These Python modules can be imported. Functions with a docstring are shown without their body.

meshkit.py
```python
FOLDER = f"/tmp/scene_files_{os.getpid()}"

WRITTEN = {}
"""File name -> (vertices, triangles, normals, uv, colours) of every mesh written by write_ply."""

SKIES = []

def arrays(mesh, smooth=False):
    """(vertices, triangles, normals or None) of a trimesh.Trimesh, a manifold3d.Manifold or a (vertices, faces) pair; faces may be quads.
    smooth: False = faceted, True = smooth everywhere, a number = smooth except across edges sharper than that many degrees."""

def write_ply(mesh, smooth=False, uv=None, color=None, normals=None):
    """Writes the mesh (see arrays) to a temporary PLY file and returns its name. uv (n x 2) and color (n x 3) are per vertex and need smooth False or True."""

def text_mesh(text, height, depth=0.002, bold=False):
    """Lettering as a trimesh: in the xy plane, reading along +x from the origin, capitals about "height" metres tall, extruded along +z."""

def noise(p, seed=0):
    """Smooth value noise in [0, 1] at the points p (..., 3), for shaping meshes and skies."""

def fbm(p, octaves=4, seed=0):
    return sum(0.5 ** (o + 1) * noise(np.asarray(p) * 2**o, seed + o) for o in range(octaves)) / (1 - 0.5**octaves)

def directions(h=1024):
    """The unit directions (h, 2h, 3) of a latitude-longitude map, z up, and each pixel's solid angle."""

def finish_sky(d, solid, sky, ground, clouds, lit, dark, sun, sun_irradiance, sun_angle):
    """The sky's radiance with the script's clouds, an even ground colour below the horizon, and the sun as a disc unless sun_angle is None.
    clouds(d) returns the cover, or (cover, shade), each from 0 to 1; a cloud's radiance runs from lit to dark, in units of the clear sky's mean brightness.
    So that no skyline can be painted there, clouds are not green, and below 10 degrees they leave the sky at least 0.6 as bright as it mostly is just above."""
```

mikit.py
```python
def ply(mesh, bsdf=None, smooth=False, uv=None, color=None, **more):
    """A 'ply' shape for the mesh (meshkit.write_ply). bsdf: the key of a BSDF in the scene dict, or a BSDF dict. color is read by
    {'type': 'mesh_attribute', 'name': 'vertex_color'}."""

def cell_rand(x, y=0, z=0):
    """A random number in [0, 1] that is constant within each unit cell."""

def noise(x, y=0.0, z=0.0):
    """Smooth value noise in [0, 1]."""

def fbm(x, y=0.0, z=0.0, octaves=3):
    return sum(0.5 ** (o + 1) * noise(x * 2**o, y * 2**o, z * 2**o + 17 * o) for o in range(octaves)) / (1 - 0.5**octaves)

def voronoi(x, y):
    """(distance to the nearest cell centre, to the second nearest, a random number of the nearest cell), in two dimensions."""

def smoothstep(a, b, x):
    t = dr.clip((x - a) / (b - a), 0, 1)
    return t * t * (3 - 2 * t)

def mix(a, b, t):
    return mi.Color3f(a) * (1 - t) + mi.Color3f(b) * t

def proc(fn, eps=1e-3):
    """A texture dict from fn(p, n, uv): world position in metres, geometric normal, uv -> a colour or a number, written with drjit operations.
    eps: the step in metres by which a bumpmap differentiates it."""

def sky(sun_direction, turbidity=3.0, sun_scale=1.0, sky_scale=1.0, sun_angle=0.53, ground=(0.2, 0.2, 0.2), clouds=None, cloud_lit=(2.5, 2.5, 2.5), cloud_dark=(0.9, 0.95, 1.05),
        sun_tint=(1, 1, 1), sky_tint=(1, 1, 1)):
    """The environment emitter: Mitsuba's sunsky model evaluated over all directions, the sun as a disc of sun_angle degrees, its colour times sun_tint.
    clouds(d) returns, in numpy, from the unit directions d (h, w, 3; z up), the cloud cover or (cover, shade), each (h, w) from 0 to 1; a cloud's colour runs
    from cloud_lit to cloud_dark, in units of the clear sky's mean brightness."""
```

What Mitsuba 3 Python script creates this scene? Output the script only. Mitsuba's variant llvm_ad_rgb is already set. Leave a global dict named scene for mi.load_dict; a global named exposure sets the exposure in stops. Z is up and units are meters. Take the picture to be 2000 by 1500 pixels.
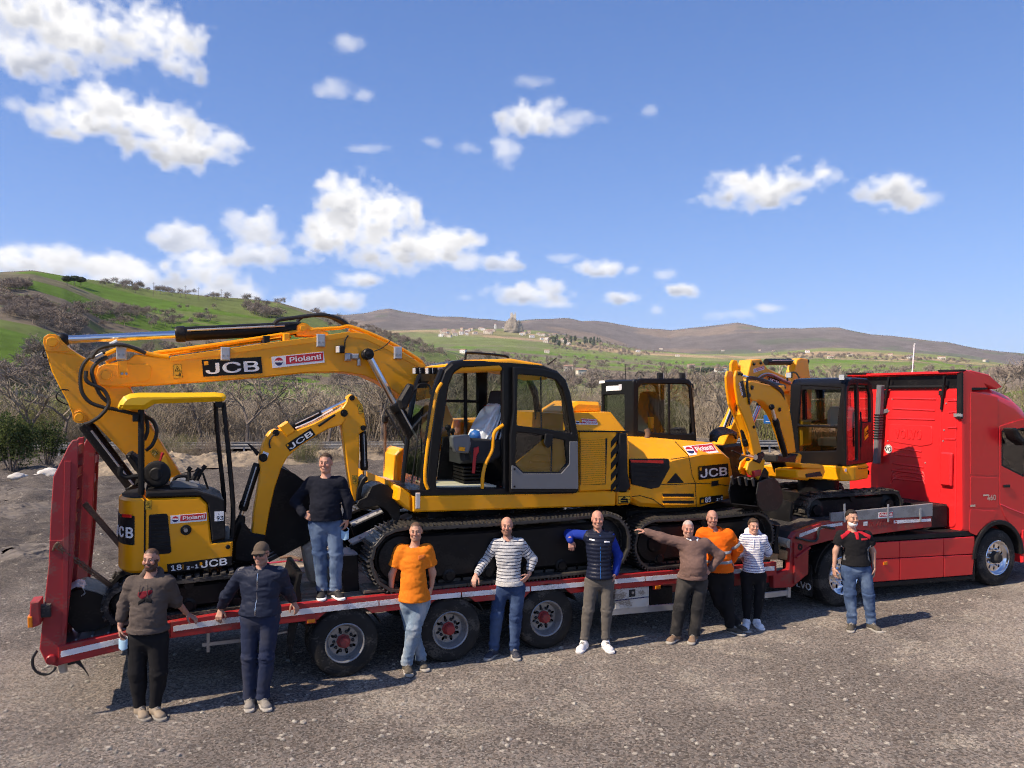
import math,random
import numpy as np,trimesh,shapely,manifold3d
import shapely.geometry as sg
import drjit as dr,mitsuba as mi,mikit,meshkit
from mikit import noise,fbm,voronoi,cell_rand,smoothstep,mix

# ------------------------------------------------------------------ camera, sky, exposure
T = mi.ScalarTransform4f
HC,FPX,PITCH = 3.35,1540.0,math.atan(22/1540)          # eye height, focal length on a 2000 px wide picture
scene,labels = {'type': 'scene'},{}
scene['air'] = {'type': 'homogeneous','albedo': {'type': 'rgb','value': [.92,.95,.98]},'sigma_t': 5e-5}
scene['camera'] = {'medium': {'type': 'ref','id': 'air'},'type': 'perspective','fov': 2*math.degrees(math.atan(1000/FPX)),'fov_axis': 'x','near_clip': 0.1,'far_clip': 30000.0,
                   'to_world': T().look_at(origin=[0,0,HC],target=[0,math.cos(PITCH),HC+math.sin(PITCH)],up=[0,0,1])}
SUN_AZ,SUN_EL = math.radians(28.5),math.radians(45)
sun = [-math.cos(SUN_AZ)*math.cos(SUN_EL),-math.sin(SUN_AZ)*math.cos(SUN_EL),math.sin(SUN_EL)]
exposure = 1.95
# cumulus clouds: azimuth (deg from north-ahead, + right), elevation, half width, half height (deg), density
CLOUDS = [(-29.5,21.9,3.9,2.0,1),(-24.4,22.5,3.1,1.7,1),(-31.4,20.1,3.1,1.3,0.9),(-23.2,21.3,1.8,1.2,0.8),(-32.5,22.4,2.9,1.6,1),(-27.5,18.2,1.9,1.3,1),(-26.0,17.3,4.3,1.7,1),(-23.2,16.2,3.2,1.3,1),(-28.9,17.0,2.2,1.2,1),(-21.0,16.9,1.6,0.8,0.8),(-12.1,13.3,2.1,2.1,1),(-10.3,12.0,3.9,2.5,1),(-7.8,10.3,4.3,1.6,1),(-4.8,10.7,2.3,1.4,1),(-13.2,10.8,1.6,1.7,1),(-0.7,9.5,1.5,0.7,0.75),(-3.3,9.6,1.8,0.8,0.7),(-11.0,8.1,1.5,0.6,0.9),(-29.7,8.1,4.2,1.1,0.95),(-32.5,7.9,2.4,1.0,0.9),(-26.3,7.5,3.3,1.1,0.9),(-22.9,10.2,2.3,1.2,0.8),(-21.3,8.3,3.0,1.6,0.9),(-17.8,11.3,2.1,1.2,0.85),(-17.7,9.6,2.3,1.4,0.8),(-20.0,7.0,2.6,1.0,0.8),(-15.6,9.3,1.2,0.5,0.5),(-13.2,6.6,2.7,0.9,0.9),(1.3,19.3,2.2,1.1,0.85),(3.0,18.7,1.6,0.6,0.6),(-0.6,17.4,1.1,1.0,0.6),(4.8,19.3,1.6,0.5,0.5),(2.6,20.2,1.0,0.5,0.7),(17.8,14.0,3.7,1.3,1),(20.0,14.1,1.6,0.7,0.8),(15.9,13.8,1.7,0.7,0.8),(26.0,13.1,1.8,1.2,1),(27.5,12.4,1.0,0.5,0.6),(6.1,9.2,1.6,0.6,0.85),(1.3,7.2,3.0,0.8,0.85),(2.8,7.8,1.5,0.7,0.8),(3.2,6.6,1.5,0.4,0.7),(12.1,7.5,1.4,0.6,0.9),(7.8,6.8,1.0,0.4,0.8),(15.6,5.5,1.8,0.3,0.45),(18.2,6.0,0.9,0.3,0.65),(10.5,6.0,0.5,0.3,0.6),(-11.7,23.6,1.0,0.6,0.5),(-12.6,20.8,1.3,0.5,0.55),(-10.8,20.5,0.7,0.4,0.5),(-32.3,17.3,0.7,0.4,0.5),(-3.3,17.4,0.7,0.4,0.45),(-5.6,17.8,0.7,0.3,0.35),(-10.3,17.1,1.2,0.3,0.4),(10.1,19.6,0.5,0.4,0.4),(3.7,9.9,1.2,0.3,0.5),(11.0,8.6,0.7,0.5,0.5),(8.7,8.8,0.5,0.3,0.5),(1.5,21.7,1.2,0.4,0.35),(-3.7,7.0,0.7,0.2,0.3),(-60,20,9,4,1),(-75,33,8,4,1),(60,15,6,2.5,1),(85,28,9,4,1),(130,22,10,4,1),(170,35,9,4,1),(-150,18,9,3,1),(-110,26,8,4,1),(40,50,8,4,.8),(-20,55,9,4,.8),(100,12,8,2,1),(-95,12,9,2.2,1),(150,10,8,2,1)]


def clouds(d):
    az = np.degrees(np.arctan2(d[...,0],d[...,1]))
    el = np.degrees(np.arcsin(np.clip(d[...,2],-1,1)))
    q = np.stack([az,el*1.25,0*az],-1)
    w1 = meshkit.fbm(q*0.55,5,3)-0.5
    w2 = meshkit.fbm(q*0.55+40,5,9)-0.5
    fine = meshkit.fbm(q*1.3+7,5,21)-0.5
    cover = np.zeros(az.shape)
    shade,wsum = np.zeros(az.shape),np.zeros(az.shape)
    for a,e,hw,hh,k in CLOUDS:
        hw,hh = hw*1.12,hh*1.18
        sel = (np.abs((az-a+180) % 360-180)*np.cos(np.radians(e)) < hw*2.6+1) & (np.abs(el-e) < hh*2.8+1)
        if not sel.any():
            continue
        dx = ((az[sel]-a+180) % 360-180)*math.cos(math.radians(e))/hw+w1[sel]*1.2/hw ** .25
        dy = (el[sel]-e)/hh+w2[sel]*1.1/hh ** .25
        dy = np.where(dy < 0,dy*1.25,dy)
        f = 1-(dx*dx+dy*dy)+fine[sel]*1.75
        c = k*np.clip(f/(1.0 if k > .7 else 1.5)+.20,0,1) ** 1.4
        s = np.clip(0.42-0.75*dy+fine[sel]*1.2+w1[sel]*.8,0,1)*np.clip(f*1.3-.1,0,1)*(1 if k > .7 else .3)
        cover[sel] = np.maximum(cover[sel],c)
        shade[sel] += c ** 2*s
        wsum[sel] += c ** 2
    return np.clip(cover,0,1),np.clip(shade/np.maximum(wsum,.05),0,1)


scene['sky'] = mikit.sky(sun,turbidity=3.0,clouds=clouds,cloud_lit=(3.3,3.25,3.2),cloud_dark=(1.5,1.55,1.7),ground=(0.16,0.15,0.12),sky_tint=(.86,1.01,1.38),sun_tint=(.99,.99,1.02),sun_scale=1.15,sky_scale=.95)

# ------------------------------------------------------------------ frames: a machine's own axes u (forward), v (away from the camera side), z (up)
def rot_z(a):
    c,s = math.cos(a),math.sin(a)
    return np.array([[c,-s,0,0],[s,c,0,0],[0,0,1,0],[0,0,0,1.0]])


def shift(x,y,z):
    m = np.eye(4)
    m[:3,3] = x,y,z
    return m


class Frame:
    """Local axes of a thing; uz / uv / vz read a photo measurement (2000 px wide) on a local plane, giving metres."""
    def __init__(self,m):
        self.m,self.i = m,np.linalg.inv(m)

    def ray(self,px,py):
        x,y = (px-1000)/FPX,-(py-750)/FPX
        d = np.array([x,math.cos(PITCH)-y*math.sin(PITCH),math.sin(PITCH)+y*math.cos(PITCH)])
        return (self.i @ [0,0,HC,1])[:3],self.i[:3,:3] @ d

    def on(self,axis,px,py,val):
        o,d = self.ray(px,py)
        return o+d*(val-o[axis])/d[axis]

    def uz(self,px,py,v):
        p = self.on(1,px,py,v)
        return p[0],p[2]

    def uv(self,px,py,z):
        p = self.on(2,px,py,z)
        return p[0],p[1]

    def vz(self,px,py,u):
        p = self.on(0,px,py,u)
        return p[1],p[2]

    def poly(self,pts,v):
        return [self.uz(x,y,v) for x,y in pts]


TA = math.radians(23)
TF = Frame(rot_z(TA))            # the lorry's axes
WF = Frame(np.eye(4))            # the world's axes: u = x, v = y
CUR = TF

# ------------------------------------------------------------------ bookkeeping
USED = {}


def numbered(key):
    USED[key] = USED.get(key,-1)+1
    return key if USED[key] == 0 else f'{key}_{USED[key]:03d}'


def thing(name,label,cat,group=None):
    key = numbered(name)
    labels[key] = {'label': label,'category': cat}
    if group:
        labels[key]['group'] = group
    return key


def xf(mesh,m):
    mesh = mesh.copy()
    mesh.apply_transform(m)
    return mesh


def emit(key,mesh,bsdf,smooth=30,frame=None,color=None):
    if isinstance(mesh,(list,tuple)):
        mesh = cat(*mesh)
    mesh = xf(mesh,(frame or CUR).m)
    scene[key] = mikit.ply(mesh,bsdf,smooth=smooth,color=color)
    return key


def part(parent,name,mesh,bsdf,smooth=30,frame=None,label=None,stuff=False,color=None):
    key = numbered(parent+'__' +name)
    emit(key,mesh,bsdf,smooth,frame,color)
    if label or stuff:
        labels[key] = {}
        if label:
            labels[key]['label'] = label
        if stuff:
            labels[key]['kind'] = 'stuff'
    return key


def structure(name,mesh,bsdf,smooth=30,kind='structure',label=None,category=None,color=None):
    key = numbered(name)
    emit(key,mesh,bsdf,smooth,WF,color)
    labels[key] = {'label': label or name.replace('_',' '),'category': category or name.replace('_',' '),'kind': kind}
    return key


# ------------------------------------------------------------------ mesh helpers (local axes)
def cat(*ms):
    ms = [m for m in ms if m is not None]
    return trimesh.util.concatenate(ms) if len(ms) > 1 else ms[0]


def quads(v,f):
    f = np.asarray(f)
    return trimesh.Trimesh(np.asarray(v,float),np.vstack([f[:,[0,1,2]],f[:,[0,2,3]]]),process=False)


def ring_inset(ring,b):
    p = np.asarray(ring,float)
    a,c = np.roll(p,1,0),np.roll(p,-1,0)
    e1,e2 = p-a,c-p
    n1 = np.stack([-e1[:,1],e1[:,0]],1)/np.maximum(np.linalg.norm(e1,axis=1,keepdims=True),1e-9)
    n2 = np.stack([-e2[:,1],e2[:,0]],1)/np.maximum(np.linalg.norm(e2,axis=1,keepdims=True),1e-9)
    k = np.maximum(1+(n1*n2).sum(1,keepdims=True),0.35)
    return p+b*(n1+n2)/k


def round_poly(pts,r):
    g = sg.Polygon(pts).buffer(0)
    if r > 0:
        g = g.buffer(-r,4).buffer(2*r,4).buffer(-r,4)
    if g.geom_type != 'Polygon':
        g = max(g.geoms,key=lambda x: x.area)
    return g


def prism(pts,v0,v1,bevel=0.008,r=0.0,holes=()):
    """Outline in the u-z plane run from v0 to v1, edges chamfered, corners rounded by r."""
    g = pts if hasattr(pts,'exterior') else round_poly(pts,r)
    for h in holes:
        g = g.difference(h if hasattr(h,'exterior') else round_poly(h,0))
    if g.geom_type != 'Polygon':
        g = max(g.geoms,key=lambda x: x.area)
    g = sg.polygon.orient(g.simplify(0.0012),1.0)
    v0,v1 = min(v0,v1),max(v0,v1)
    bevel = min(bevel,(v1-v0)*.4)
    V,Fq = [],[]
    rings_in,n = [],0
    for ring in [g.exterior,*g.interiors]:
        p = np.asarray(ring.coords)[:-1]
        q = ring_inset(p,bevel)
        rings_in.append(q)
        k = len(p)
        for pts_,v in ((q,v0),(p,v0+bevel),(p,v1-bevel),(q,v1)):
            V.append(np.stack([pts_[:,0],np.full(k,v),pts_[:,1]],1))
        i = np.arange(k)
        j = (i+1) % k
        for l in range(3):
            Fq.append(np.stack([n+(l+1)*k+i,n+(l+1)*k+j,n+l*k+j,n+l*k+i],1))
        n += 4*k
    side = quads(np.vstack(V),np.vstack(Fq))
    capg = sg.Polygon(rings_in[0],rings_in[1:])
    if not capg.is_valid:
        capg = capg.buffer(0)
        if capg.geom_type != 'Polygon':
            capg = max(capg.geoms,key=lambda x: x.area)
    cv,cf = trimesh.creation.triangulate_polygon(capg,engine='earcut')
    c0 = trimesh.Trimesh(np.stack([cv[:,0],np.full(len(cv),v0),cv[:,1]],1),cf,process=False)
    c1 = trimesh.Trimesh(np.stack([cv[:,0],np.full(len(cv),v1),cv[:,1]],1),cf[:,::-1],process=False)
    if np.dot(c0.face_normals.mean(0),[0,-1,0]) < 0:
        c0.invert(),c1.invert()
    m = cat(side,c0,c1)
    m.merge_vertices(digits_vertex=6)
    if m.volume < 0:
        m.invert()
    return m


SWAP_YU = np.array([[0,1,0,0],[1,0,0,0],[0,0,1,0],[0,0,0,1.0]])


def remap(m,mat):
    m = xf(m,mat)
    if np.linalg.det(mat[:3,:3]) < 0:
        m.invert()
    return m


def prism_u(pts,u0,u1,bevel=0.008,r=0.0,holes=()):
    """Outline in the v-z plane run from u0 to u1."""
    return remap(prism(pts,u0,u1,bevel,r,holes),SWAP_YU)


SWAP_YZ = np.array([[1,0,0,0],[0,0,1,0],[0,1,0,0],[0,0,0,1.0]])


def prism_z(pts,z0,z1,bevel=0.008,r=0.0,holes=()):
    """Outline in the u-v plane run from z0 to z1."""
    return remap(prism(pts,z0,z1,bevel,r,holes),SWAP_YZ)


def box(u0,u1,v0,v1,z0,z1,b=0.008):
    return prism([(u0,z0),(u1,z0),(u1,z1),(u0,z1)],v0,v1,b)


def basis(d):
    d = np.asarray(d,float)
    d = d/np.linalg.norm(d)
    a = np.cross(d,[0,0,1.0] if abs(d[2]) < .9 else [1.0,0,0])
    a /= np.linalg.norm(a)
    return a,np.cross(d,a),d


def cyl(p0,p1,r,n=16,r1=None,bevel=0.0):
    p0,p1 = np.asarray(p0,float),np.asarray(p1,float)
    r1 = r if r1 is None else r1
    a,b,d = basis(p1-p0)
    L = np.linalg.norm(p1-p0)
    bevel = min(bevel,L*.4,min(r,r1)*.8)
    prof = [(0,0)]+([(r-bevel,0),(r,bevel),(r1,L-bevel),(r1-bevel,L)] if bevel > 0 else [(r,0),(r1,L)])+[(0,L)]
    return lathe(prof,p0,d,n)


def lathe(prof,p0,d,n=24,a0=0.0):
    """Profile of (radius, height) turned about the axis d from p0."""
    a,b,d = basis(d)
    p0 = np.asarray(p0,float)
    t = np.arange(n)/n*2*np.pi+a0
    ring = np.cos(t)[:,None]*a+np.sin(t)[:,None]*b
    V = [p0+ring*r+d*h for r,h in prof]
    i = np.arange(n)
    j = (i+1) % n
    Fq = [np.stack([k*n+i,k*n+j,(k+1)*n+j,(k+1)*n+i],1) for k in range(len(prof)-1)]
    m = quads(np.vstack(V),np.vstack(Fq))
    m.merge_vertices(digits_vertex=6)
    m.update_faces(m.nondegenerate_faces())
    return m


def smooth_path(pts,k=6):
    """Catmull-Rom through the points."""
    p = np.asarray(pts,float)
    if len(p) < 3:
        return p
    q = np.vstack([2*p[0]-p[1],p,2*p[-1]-p[-2]])
    out = []
    for i in range(len(p)-1):
        a,b,c,d = q[i:i+4]
        for t in np.arange(k)/k:
            out.append(.5*(2*b+(c-a)*t+(2*a-5*b+4*c-d)*t*t+(3*b-a-3*c+d)*t ** 3))
    return np.vstack([out,p[-1:]])


def tube(pts,r,n=8,smooth=0,closed=False):
    p = smooth_path(pts,smooth) if smooth else np.asarray(pts,float)
    r = np.broadcast_to(r,len(p)) if np.ndim(r) == 0 or len(r) == len(p) else np.interp(np.linspace(0,1,len(p)),np.linspace(0,1,len(r)),r)
    tan = np.gradient(p,axis=0)
    tan /= np.maximum(np.linalg.norm(tan,axis=1,keepdims=True),1e-9)
    a,b,_ = basis(tan[0])
    V = []
    t = np.arange(n)/n*2*np.pi
    for k in range(len(p)):
        a = a-tan[k]*(a @ tan[k])
        a /= np.linalg.norm(a)
        b = np.cross(tan[k],a)
        V.append(p[k]+r[k]*(np.cos(t)[:,None]*a+np.sin(t)[:,None]*b))
    i = np.arange(n)
    j = (i+1) % n
    Fq = [np.stack([k*n+i,k*n+j,(k+1)*n+j,(k+1)*n+i],1) for k in range(len(p)-1)]
    m = quads(np.vstack(V),np.vstack(Fq))
    caps = []
    for k,s in ((0,-1),(len(p)-1,1)):
        base = k*n
        f = [[base,base+x,base+x+1] for x in range(1,n-1)]
        caps += [x[::s] for x in f]
    m = trimesh.Trimesh(m.vertices,np.vstack([m.faces,caps]),process=False)
    if m.volume < 0:
        m.invert()
    return m


def ball(c,r,n=2):
    m = trimesh.creation.icosphere(n)
    m.apply_scale(r)
    m.apply_translation(c)
    return m


def beam(p0,p1,w,h,b=0.006,up=(0,0,1)):
    """Bar of section w x h between two points; h lies along up."""
    p0,p1 = np.asarray(p0,float),np.asarray(p1,float)
    d = p1-p0
    L = np.linalg.norm(d)
    d = d/L
    s = np.cross(d,up)
    s /= np.linalg.norm(s)
    t = np.cross(s,d)
    m = box(0,L,-w/2,w/2,-h/2,h/2,b)
    M = np.eye(4)
    M[:3,0],M[:3,1],M[:3,2],M[:3,3] = d,-s,t,p0
    return remap(m,M)


def panel(verts,th,n=None):
    """Thin curved or flat plate from a grid of points (rows x cols x 3), thickness th along -normal side."""
    g = np.asarray(verts,float)
    R,C = g.shape[:2]
    du,dv = np.gradient(g,axis=1),np.gradient(g,axis=0)
    nn = np.cross(du,dv)
    nn /= np.maximum(np.linalg.norm(nn,axis=-1,keepdims=True),1e-9)
    A,B = g.reshape(-1,3),(g-nn*th).reshape(-1,3)
    idx = np.arange(R*C).reshape(R,C)
    f = np.stack([idx[:-1,:-1],idx[:-1,1:],idx[1:,1:],idx[1:,:-1]],-1).reshape(-1,4)
    o = R*C
    F2 = f[:,::-1]+o
    edge = np.concatenate([idx[0,:],idx[1:,-1],idx[-1,-2::-1],idx[-2:0:-1,0]])
    e2 = np.roll(edge,-1)
    fe = np.stack([e2,edge,edge+o,e2+o],1)
    m = quads(np.vstack([A,B]),np.vstack([f,F2,fe]))
    return m


def text_on(txt,p,du,dz,height,n,depth=.003,bold=True,sx=1.0,center=False):
    """Lettering on a local plane: p = start of the baseline, du = reading direction, dz = up, n = outward normal."""
    t = meshkit.text_mesh(txt,height,depth,bold)
    t.apply_scale([sx,1,1])
    if center:
        t.apply_translation([-t.bounds[:,0].mean(),-t.bounds[:,1].mean(),0])
    M = np.eye(4)
    M[:3,0],M[:3,1],M[:3,2],M[:3,3] = du,dz,n,p
    return remap(t,M)


def sheet(pts,v,axis=1):
    """Single pane of glass in the plane axis = v."""
    g = pts if hasattr(pts,'exterior') else sg.Polygon(pts).buffer(0)
    cv,cf = trimesh.creation.triangulate_polygon(g,engine='earcut')
    a = np.insert(cv,axis,v,axis=1)
    return trimesh.Trimesh(a,cf,process=False)


def quad_plate(c4,th,n=None):
    """Thin plate with the four corners given (3-D), th thick on its outward side."""
    c = np.asarray(c4,float)
    nn = np.cross(c[1]-c[0],c[3]-c[0])
    nn /= np.linalg.norm(nn)
    if n is not None and nn @ np.asarray(n,float) < 0:
        nn =-nn
    v = np.vstack([c,c+nn*th])
    m = quads(v,[[3,2,1,0],[4,5,6,7],[0,1,5,4],[1,2,6,5],[2,3,7,6],[3,0,4,7]])
    if m.volume < 0:
        m.invert()
    return m


def mini_marks(parent,c4,n,what):
    """Small sticker marks drawn as raised print on a plate with corners c4 (bottom left, bottom right, top right, top left)."""
    bl,br,tr,tl = [np.asarray(x,float) for x in c4]
    at = lambda a,b: bl+(br-bl)*a+(tl-bl)*b
    if what == 'warning':
        part(parent,'warning_sticker',quad_plate(c4,.003,n),'sticker_yellow')
        o = np.asarray(n)*.0045
        tri = [tube([at(.2,.55)+o,at(.5,.9)+o,at(.8,.55)+o,at(.2,.55)+o],np.linalg.norm(br-bl)*.045,4),
               tube([at(.5,.62)+o,at(.5,.75)+o],np.linalg.norm(br-bl)*.05,4),tube([at(.2,.22)+o,at(.7,.22)+o],np.linalg.norm(br-bl)*.06,4),tube([at(.75,.1)+o,at(.75,.4)+o],np.linalg.norm(br-bl)*.09,4)]
        fr = [tube([at(0,0)+o,at(1,0)+o,at(1,1)+o,at(0,1)+o,at(0,0)+o],np.linalg.norm(br-bl)*.025,4),tube([at(0,.48)+o,at(1,.48)+o],np.linalg.norm(br-bl)*.02,4)]
        part(parent,'warning_symbol',tri+fr,'black_paint')


def dealer_sticker(parent,c4,n,logo=True):
    """White sticker with a round emblem, red field and white lettering."""
    bl,br,tr,tl = [np.asarray(x,float) for x in c4]
    du,dz = (br-bl),(tl-bl)
    L,H = np.linalg.norm(du),np.linalg.norm(dz)
    du,dz,n = du/L,dz/H,np.asarray(n,float)
    at = lambda a,b,k=0: bl+du*L*a+dz*H*b+n*k
    s = part(parent,'dealer_sticker',quad_plate([at(0,0),at(1,0),at(1,1),at(0,1)],.003,n),'sticker_white',label='white sticker with a round emblem and white name on red')
    x0 = .26 if logo else .06
    part(s,'red_field',quad_plate([at(x0,.2,.003),at(.97,.2,.003),at(.99,.93,.003),at(x0+.01,.93,.003)],.002,n),'sticker_red')
    t = text_on('Piolanti',at(x0+.05,.36,.005),du,dz,H*.42,n,.002,True)
    w = np.ptp((t.vertices-bl) @ du)
    t = text_on('Piolanti',at(x0+.06,.36,.005),du,dz,H*.42,n,.002,True,sx=(.97-x0-.1)*L/w)
    part(s,'lettering',t,'sticker_white')
    if logo:
        r = H*.36
        c = at(.13,.52,.003)
        part(s,'emblem_top',disc_part(c,n,du,dz,r,0,math.pi),'sticker_red')
        part(s,'emblem_bottom',disc_part(c,n,du,dz,r,math.pi,2*math.pi),'navy_print')
        part(s,'emblem_wave',quad_plate([c-du*r*.95-dz*r*.12+n*.002,c+du*r*.9-dz*r*.3+n*.002,c+du*r*.95+dz*r*.12+n*.002,c-du*r*.9+dz*r*.3+n*.002],.002,n),'sticker_white')
    return s


def disc_part(c,n,du,dz,r,a0,a1,th=.002,k=14):
    t = np.linspace(a0,a1,k)
    p = [c+r*(math.cos(x)*du+math.sin(x)*dz) for x in t]
    v = np.vstack([[c],p,[c+n*th],[q+n*th for q in p]])
    m = k+1
    f = [[0,i+1,i] for i in range(1,k)]+[[m,m+i,m+i+1] for i in range(1,k)]
    for i in range(1,k):
        f += [[i,i+1,m+i+1],[i,m+i+1,m+i]]
    o = trimesh.Trimesh(v,f,process=False)
    if np.dot(o.face_normals[k-1],n) < 0:
        o.invert()
    return o


def maker_decal(parent,c4,n,name='maker_decal'):
    """Black plate with the maker's white letters and small orange square."""
    bl,br,tr,tl = [np.asarray(x,float) for x in c4]
    du,dz = br-bl,tl-bl
    L,H = np.linalg.norm(du),np.linalg.norm(dz)
    du,dz,n = du/L,dz/H,np.asarray(n,float)
    at = lambda a,b,k=0: bl+du*L*a+dz*H*b+n*k
    s = part(parent,name,quad_plate(c4,.003,n),'black_paint',label='black plate with white maker lettering')
    t = meshkit.text_mesh('JCB',1,.002,True)
    w,h = np.ptp(t.vertices[:,0]),np.ptp(t.vertices[:,1])
    k = H*.66/h
    t = text_on('JCB',at(.5,.46,.003),du,dz,k,n,.002,True,sx=(L*.9)/(w*k),center=True)
    part(s,'lettering',t,'sticker_white')
    e = H*.24
    part(s,'square',quad_plate([at(.03,.68,.003),at(.03,.68,.003)+du*e,at(.03,.68,.003)+du*e+dz*e,at(.03,.68,.003)+dz*e],.0025,n),'yellow_paint')
    return s


def rrect(v0,v1,z0,z1,r,k=4,rb=None):
    """Rounded rectangle as a fixed number of points; r top corners, rb bottom corners."""
    rb = r if rb is None else rb
    out = []
    for cx,cz,a0,q in ((v1-rb,z0+rb,-90,rb),(v1-r,z1-r,0,r),(v0+r,z1-r,90,r),(v0+rb,z0+rb,180,rb)):
        for i in range(k+1):
            a = math.radians(a0+90*i/k)
            out.append((cx+q*math.cos(a),cz+q*math.sin(a)))
    return out


def loft(secs,cap=True):
    """Skin through sections [(u, [(v, z), ...]), ...] of equal count, along u."""
    n = len(secs[0][1])
    V = np.array([[u,v,z] for u,ring in secs for v,z in ring])
    i = np.arange(n)
    j = (i+1) % n
    Fq = np.vstack([np.stack([k*n+i,k*n+j,(k+1)*n+j,(k+1)*n+i],1) for k in range(len(secs)-1)])
    m = quads(V,Fq)
    if cap:
        fs = [m.faces]
        for k,flip in ((0,1),(len(secs)-1,-1)):
            cv,cf = trimesh.creation.triangulate_polygon(sg.Polygon(secs[k][1]),engine='earcut')
            d = np.linalg.norm(cv[:,None]-np.array(secs[k][1])[None],axis=2).argmin(1)
            fs.append((d[cf]+k*n)[:,::flip])
        m = trimesh.Trimesh(V,np.vstack(fs),process=False)
    m.fix_normals()
    if m.volume < 0:
        m.invert()
    return m


def cut(m,*tools):
    try:
        r = trimesh.boolean.difference([m,*tools],engine='manifold')
        return r if len(r.faces) else m
    except Exception:
        return m


def strip_uz(top,bottom,v0,v1,b=.004):
    return prism(list(top)+list(bottom)[::-1],v0,v1,b)


def arc(c,r,a0,a1,n=12):
    return [(c[0]+r*math.cos(math.radians(a)),c[1]+r*math.sin(math.radians(a))) for a in np.linspace(a0,a1,n)]

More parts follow.
